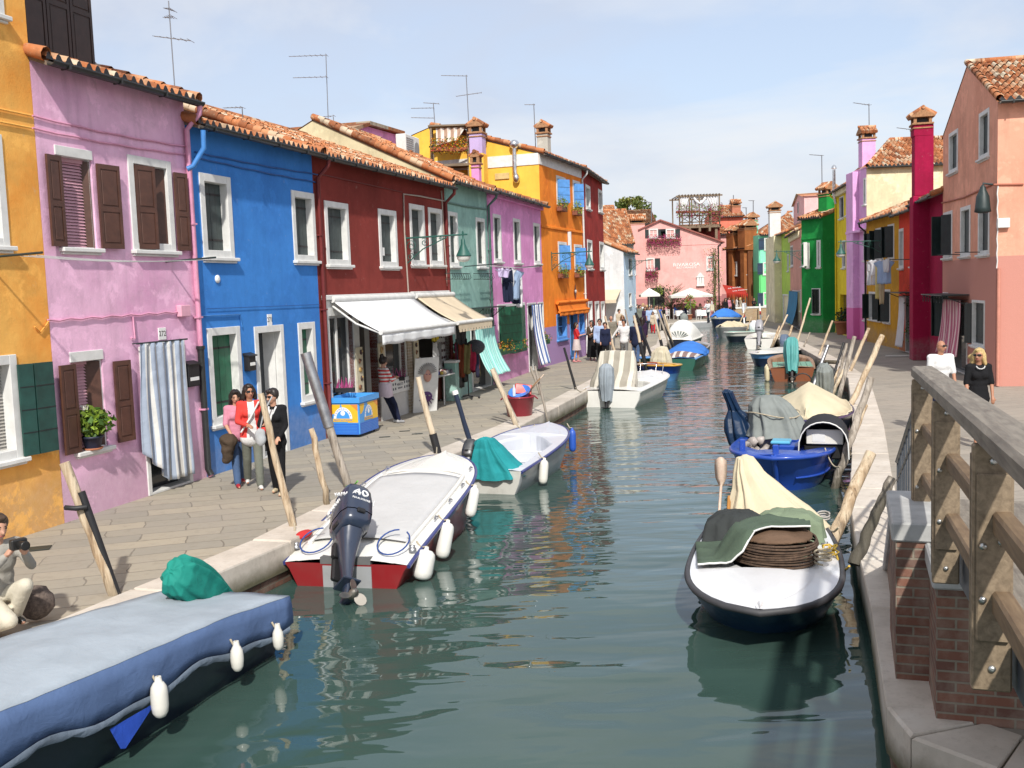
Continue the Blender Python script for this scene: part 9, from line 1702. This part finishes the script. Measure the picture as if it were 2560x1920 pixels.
# group by the tangerine shop
GR='visitors on the left quay'
X=[('C1',245,540,1.63,'woman in a red top and white skirt holding a camera',-10,dict(top=(RDC,.5,0),bot=('skirt',cl('cream_print_cloth',(.6,.52,.5,1))),hair=(HAIRD,'bob'),shoes=paint('pink_shoe',(.5,.2,.2,1),.5),aL=(25,5,80,30),aR=(20,5,85,30),lL=(4,2),lR=(-6,4),turn=-20)),
('C1',482,505,1.68,'woman in a brown cardigan and long black skirt with sunglasses',-100,dict(top=(BRW,1,.35),bot=('long',BKC),hair=(HAIRD,'long'),shoes=paint('pink_shoe',(.5,.2,.2,1),.5),shades=True,collar=WHC,aL=(20,5,75,30),aR=(15,8,70,30),lL=(5,2),lR=(-5,3),turn=-50)),
('C1',605,485,1.76,'man in a light blue shirt with a dark shoulder strap and sunglasses',-95,dict(top=(LBC,1,.1),bot=('trousers',BKC),fem=False,shades=True,turn=-25,lL=(3,2),lR=(-3,2))),
('C1',690,535,1.65,'woman in navy with black trousers half behind the long pale pole',-95,dict(top=(NVC,1,.12),bot=('leggings',BKC),hair=(HAIRD,'short'),lL=(8,3),lR=(-8,5))),
('C1',978,490,1.74,'man in a white pullover striding with one arm held out',-105,dict(top=(WHC,1,.06),bot=('trousers',GYC),fem=False,aL=(5,14,20,0),aR=(10,38,8,-30),lL=(10,4),lR=(-10,8),turn=-30,skin=SKIN2)),
('C1',782,430,1.74,'balding man in a grey brown jacket behind the pale pole',-95,dict(top=(cl('taupe_cloth',(.22,.2,.16,1)),1,.3),bot=('trousers',GYC),hair=(HAIRG,'bald'),fem=False)),
('C1',958,425,1.68,'woman with wavy light brown hair in a white blouse, behind the man in white',-95,dict(top=(WHC,1,.1),bot=('trousers',BGC),hair=(paint('light_brown_hair',(.22,.12,.05,1),.5,.4,30),'long'),shades=True)),
('C1',1158,490,1.74,'man in a navy jacket and blue jeans partly behind two poles',75,dict(top=(NVC,1,.2),bot=('trousers',JEA),fem=False,lL=(12,4),lR=(-10,10))),
('C1',1262,450,1.68,'person in a dark plum jacket walking away past the poles',80,dict(top=(PUR,1,.25),bot=('trousers',BKC),hair=(HAIRD,'long'))),
('C1',968,280,1.64,'woman in a pale pink shirt looking down at her hands',-60,dict(top=(cl('dusty_rose_cloth',(.5,.34,.34,1)),1,.1),bot=('trousers',BGC),hair=(HAIRB,'bob'),aL=(25,5,75,30),aR=(25,5,75,30))),
('C1',1008,255,1.77,'man in a white shirt and jeans seen from behind, the tallest of the pair',110,dict(top=(WHC,.5,.1),bot=('trousers',JEA),fem=False)),
('C1',1090,228,1.78,'man in a navy T-shirt and faded jeans with his back turned',95,dict(top=(NVC,.5,.1),bot=('trousers',JEA),fem=False,hair=(HAIRB,'short'))),
('C1',1188,255,1.7,'woman in a black coat with long hair and sunglasses, mid crowd',-90,dict(top=(BKC,1,.4),bot=('trousers',BKC),hair=(HAIRB,'long'),shades=True)),
('C1',1278,240,1.68,'blonde woman in white with a raised arm',-80,dict(top=(WHC,1,.1),bot=('trousers',DJE),hair=(HAIRY,'bob'),aR=(70,20,60,0))),
('C1',1330,262,1.68,'blonde woman in a plaid brown top and black trousers',-110,dict(top=(BRW,1,.1),bot=('trousers',BKC),hair=(HAIRY,'bob'),aL=(20,5,80,30))),
('C1',1402,250,1.75,'man in a dark grey sweater in front of the restaurant entrance',-100,dict(top=(GYC,1,.1),bot=('trousers',BKC),fem=False)),
('C1',1425,365,1.4,'child in a beige coat and red trousers',-90,dict(top=(BGC,1,.2),bot=('trousers',RDC),hair=(HAIRB,'bob'))),
('C1',1460,275,1.7,'person in a white shirt at the end of the crowd',-60,dict(top=(WHC,1,.1),bot=('trousers',JEA),hair=(HAIRB,'short'))),
('C1',1232,262,1.7,'man in a stone grey sweater at the back of the crowd',-85,dict(top=(GGR,1,.1),bot=('trousers',DJE),fem=False)),
('C1',1305,290,1.66,'woman in a plum cardigan just left of the plaid top',-95,dict(top=(PUR,1,.2),bot=('trousers',JEA),hair=(HAIRD,'bob'))),
('C1',1368,285,1.7,'man in a pale blue shirt between the plaid top and the dark grey sweater',-75,dict(top=(LBC,.5,.1),bot=('trousers',DJE),fem=False)),
('C1',1495,262,1.72,'man in a brown sweater right of the white shirt, far crowd',-110,dict(top=(BRW,1,.1),bot=('trousers',BGC),fem=False)),
('C1',1530,275,1.68,'woman in a blue top near the right end of the far crowd',-80,dict(top=(BLC2,1,.1),bot=('trousers',BKC),hair=(HAIRB,'bob'))),
('C1',1575,278,1.66,'person in black at the right end of the far crowd',-120,dict(top=(BKC,1,.2),bot=('trousers',DJE),hair=(HAIRB,'long'))),
('C1',905,330,1.7,'man in a beige jacket against the white side wall',-60,dict(top=(BGC,1,.15),bot=('trousers',DJE),fem=False)),
('B1',1092,1248,1.76,'waiter in a white shirt standing by the right restaurant table',-140,dict(top=(WHC,1,.05),bot=('trousers',DJE),fem=False,aL=(30,5,80,20),aR=(30,5,80,20)))]
GR2='visitors under the red awning'
for k,(x,y,l,t,hr_c,hh) in enumerate(((1258,1228,'person in black at the left post of the red awning',BKC,HAIRD,1.72),(1290,1220,'person in salmon pink under the red awning',PKC,HAIRB,1.7),(1330,1243,'person in black with dark hair before the red awning',BKC,HAIRD,1.68),(1363,1215,'person in white and pink near the middle of the red awning',WHC,HAIRB,1.74),(1398,1222,'woman in beige at the right of the red awning',BGC,HAIRY,1.68),(1432,1243,'person in pale grey at the end of the red awning',cl('pale_grey_cloth',(.5,.5,.52,1)),HAIRB,1.66))): X.append(('B1',x,y,hh,l,-80+23*k,dict(top=(t,1,.1),bot=('trousers',DJE),hair=(hr_c,'short' if k%2 else 'bob'),group=GR2)))
for c,x,y,h_,l,fc,kw in X:
    kw.setdefault('group',GR); person(l,HEAD(c,x,y,h_),fc,h_,.032,**kw)
for k,(x,y,yy,l,t) in enumerate(((1527,1250,89.6,'dark haired person in black seated behind the brick parapet',BKC),(1665,1238,89.6,'dark haired person in blue denim resting on the brick parapet',JEA),(1692,1240,89.9,'companion in grey beside the person in denim',GYC))):
    t_=AT('B1',x,y,yy); person(l,V((t_.x,yy,ZP)),-95,1.66,.035,top=(t,1,.1),bot=('trousers',DJE),aL=(35,5,70,20),aR=(35,5,70,20),group='people behind the brick parapet')
for k,(x,y,yb,l,t,fc) in enumerate(((782,1290,1425,'diner in bright blue at the left table',BLC2,0),(820,1300,1420,'dark haired diner in grey behind the left table',GYC,-90),(886,1298,1428,'diner in navy at the right side of the left table',NVC,180),(700,1297,1430,'diner in pink on the white chair by the broad canopy table',PKC,160),(1022,1290,1418,'diner behind the right table',BGC,-90))):
    p=G('B1',x,yb); person(l,p,fc,1.68,.035,lL=(86,86),lR=(86,86),aL=(35,5,70,20),aR=(35,5,70,20),top=(t,1,0),bot=('trousers',DJE),hair=(HAIRD,'short' if k%2 else 'bob'),group='diners at the restaurant').location.z=ZP
# couple on the right quay
p=HEAD('C7',748,138,1.82); e=person('balding tanned man in a white T-shirt and sunglasses on the right quay',p,-92,1.82,.02,top=(WHC,.55,.12),bot=('shorts',NVC),hair=(HAIRG,'bald'),fem=False,shades=True,skin=SKIN2,turn=35,group='couple on the right quay')
m=MB(); m.text('VENEZIA',.07,Matrix.Translation((.155,0,1.36))@Matrix.Rotation(R(90),4,'Z')@Matrix.Rotation(R(90),4,'X'),0,.001) if 0 else None
p=HEAD('C7',1165,226,1.76); e=person('tanned blonde woman in a black T-shirt, windblown hair and sunglasses',p,-100,1.76,.02,aL=(5,10,12,0),aR=(5,10,20,0),lL=(-14,16),lR=(16,4),top=(BKC,.55,.12),bot=('cropped',cl('pale_beige_cloth',(.55,.48,.4,1))),hair=(HAIRY,'blown'),shoes=None,shades=True,skin=SKIN2,turn=-32,group='couple on the right quay')
m=MB(); [m.ell((.1+.03*cos(a)+.03,.07*sin(a),1.46-.05*max(0,cos(a))),(.012,.012,.012),n=6,m=5) for a in [R(-80+20*i) for i in range(9)]]; m.build('necklace',WHITE,e)
for s,x in ((1,-.2),(-1,.25)): m=MB(); m.cbox((x-.05,s*.085-.045,0),(x+.16,s*.085+.045,.02),.01); m.build('sandal',BSH,e)
# ================================================================ FOOTBRIDGE ON THE RIGHT
OAK=timber('oiled_oak_timber',(.15,.11,.07,1),(.27,.205,.135,1)); OLDW=timber('weathered_grey_timber',(.13,.11,.09,1),(.25,.22,.18,1),.8); DKT=timber('dark_tarred_timber',(.035,.025,.02,1),(.07,.05,.04,1)); BOLT=metal('steel_bolt',(.6,.6,.58,1),.3); STEEL=paint('grey_blue_steel_paint',(.055,.065,.08,1),.5,.25); BRK=brick('old_red_brick',(.2,.085,.055,1),(.115,.055,.042,1),(.2,.17,.13,1),old=.4)
Ys=(8.3,6.2,4.15,1.9); tops=[AT('B5',318,152,Ys[0]),AT('B5',400,218,Ys[1]),AT('B5',592,400,Ys[2])]; bots=[AT('B5',313,748,Ys[0]),AT('B5',385,940,Ys[1]),AT('B5',562,1352,Ys[2])]
d=(tops[2]-tops[0]); tops.append(tops[2]+d*((Ys[3]-Ys[2])/(Ys[2]-Ys[0]))); bots.append(bots[2]+(bots[2]-bots[0])*((Ys[3]-Ys[2])/(Ys[2]-Ys[0])))
T0=V((tops[0].x,tops[0].y)); T3=V((tops[2].x,tops[2].y)); ax=(T0-T3).normalized(); ang=atan2(ax.y,ax.x); e=empty('footbridge',(T3.x,T3.y,0),ang,'wooden footbridge with a heavy grey handrail over the side canal','footbridge')
inv=(Matrix.Translation((T3.x,T3.y,0))@Matrix.Rotation(ang,4,'Z')).inverted(); TL=[inv@p for p in tops]; BL=[inv@p for p in bots]
for p in TL+BL: p.y=0
for i in range(4): BL[i].x=TL[i].x
lf=lambda a,b,x:a.z+(b.z-a.z)*(x-a.x)/(b.x-a.x)
zr=lambda x:lf(TL[0],TL[2],x); zb=lambda x:lf(BL[0],BL[2],x)
def bar(m,x0,x1,y0,y1,zf,h,mi=0,c=.012):   # timber that follows the slope of the deck
    n=[(x0,zf(x0)),(x1,zf(x1))]; vs=[]; M=None
    L=sqrt((x1-x0)**2+(n[1][1]-n[0][1])**2); a=atan2(n[1][1]-n[0][1],x1-x0); M=Matrix.Translation((x0,0,n[0][1]))@Matrix.Rotation(-a,4,'Y'); m.cbox((0,y0,0),(L,y1,h),c,mi,M)
xe=TL[0].x+.2; xn=TL[3].x-.6
m=MB(); bar(m,xn,xe,-.105,.075,zr,.1,c=.02); m.build('handrail',OLDW,e)
for f in (.36,.68): m=MB(); bar(m,xn,TL[0].x+.02,-.075,.005,lambda x:zb(x)+(zr(x)-zb(x))*(1-f)-.0,.1); m.build('rail',timber('brown_rail_timber',(.12,.075,.04,1),(.22,.15,.085,1)),e)
for i in range(4):
    x=TL[i].x; z0,z1=BL[i].z,zr(x); m=MB(); m.cbox((x-.035,-.078,z0),(x+.035,.078,z1-.002),.008,0); m.cbox((x-.06,-.064,z0+.22),(x-.0352,.064,z1-.12),.006,1); m.box((x+.036,-.08,z0+.05),(x+.06,.08,z1-.05),0); o=m.build('post',[OAK,OAK],e)
    m=MB(); [m.lathe([(.016,0),(.014,.009),(.006,.012)],(x-.0605 if .3<(zz-z0)<(z1-z0-.2) else x-.036,yy,zz),10,M=Matrix.Rotation(-pi/2,4,'Y')) for yy,zz in ((.0,z1-.07),(.0,z0+.1),(-.03,z0+.42),(.04,z0+.4),(-.03,z1-.4),(.04,z1-.42))]; m.build('bolt',BOLT,o)
m=MB(); bar(m,xn,TL[0].x+.15,-.17,-.1,lambda x:zb(x)-.02,.24,c=.006); bar(m,xn,TL[0].x+.15,-.23,-.171,lambda x:zb(x)-.02,.02,c=.004); m.build('edge_beam',STEEL,e)
m=MB()
n=int((TL[0].x+.2-xn)/.15)
for i in range(n): x=xn+.15*i; m.cbox((x,-2.3,zb(x)+.225),(x+.143,-.1,zb(x)+.265),.005)
m.build('deck_planks',OLDW,e)
# side: mirror planks to the land side (y negative is the landward side)
# stair flight down to the quay with a steel railing, brick cheek and stone coping
xs=TL[0].x+.15; end=inv@G('B5',135,885,z=ZP+.02); xe2=end.x; zt=zb(xs)+.26; m=MB(); n=8; dx=(xe2-xs)/n
a_stair=empty('stair_flight',e.location,ang,'stair flight with brick side wall leading from the footbridge to the quay','stairs')
for i in range(n): zz=zt-(zt-ZP)*(i+1)/n; m.cbox((xs+dx*i,-2.3,ZP-.3),(xs+dx*(i+1)-.001,-.02,zz+.002*i),.01)
m.build('steps',STONE,a_stair); m=MB(); m.prism([(xs,.2),(xe2,.2),(xe2,ZP),(xs,zt-.12)],-.015,.2,0); m.build('brick_cheek',BRK,a_stair)
m=MB(); L=sqrt((xe2-xs)**2+(zt-.1-ZP)**2); am=atan2(zt-.1-ZP,xe2-xs); m.cbox((-.05,-.06,0),(L+.1,.24,.1),.015,0,Matrix.Translation((xs,0,zt-.11))@Matrix.Rotation(am,4,'Y')); m.build('coping',paint('grey_coping_stone',(.4,.4,.4,1),.8,.25,4),a_stair)
r0=V((TL[0].x+.08,-.02,zr(TL[0].x)-.02)); r1=inv@AT('B5',197,470,13.2); r1.y=-.02; zq=ZP+.05; m=MB(); m.tube([r0,r1],.03,6); 
N=11
for i in range(N+1):
    f=i/N; p=r0.lerp(r1,f); bz=max(zt-.02-(zt-ZP)*max(0,(p.x-xs)/(xe2-xs)),ZP); m.box((p.x-.02,-.03,bz),(p.x+.02,-.012,p.z)) if i in(0,4,8,N) else m.tube([(p.x,-.02,bz+.12),(p.x,-.02,p.z)],.011,5)
m.tube([r0-V((0,0,.85)),(r1.x,-.02,ZP+.14)],.016,5); m.tube([r0-V((0,0,.3)),r1-V((0,0,.25))],.016,5); m.build('steel_railing',STEEL,a_stair)
def pier(label,c,xl,yb,w,ztop,dp,z0=.42):
    b=G(c,xl,yb,z=z0); q=inv@b; e2=empty('bridge_pier',(b.x,b.y,z0),ang-pi/2,label,'pier'); m=MB(); m.box((0,0,0),(w,dp,ztop-z0)); m.build('brickwork',BRK,e2); m=MB(); m.cbox((-.03,-.03,ztop-z0),(w+.05,dp+.02,ztop-z0+.15),.015); m.build('cap_stone',paint('pale_cap_stone',(.42,.42,.41,1),.75,.25,5),e2); return e2
pier('narrow brick pier with a white cap stone, further from the water corner','B5',216,1362,.36,1.6,1.2)
pier('wide brick pier in the shade of the deck, nearest the rounded kerb corner','B5',372,1522,2.2,1.45,.9)

# facades are plain parts of their houses
for fo in [o for o in bpy.data.objects if o.type=='EMPTY' and o.name.split('.')[0]=='facade']:
    for ch in list(fo.children):
        mb_=fo.matrix_basis@ch.matrix_basis; ch.parent=fo.parent; ch.matrix_parent_inverse=Matrix(); ch.matrix_basis=mb_
    bpy.data.objects.remove(fo)
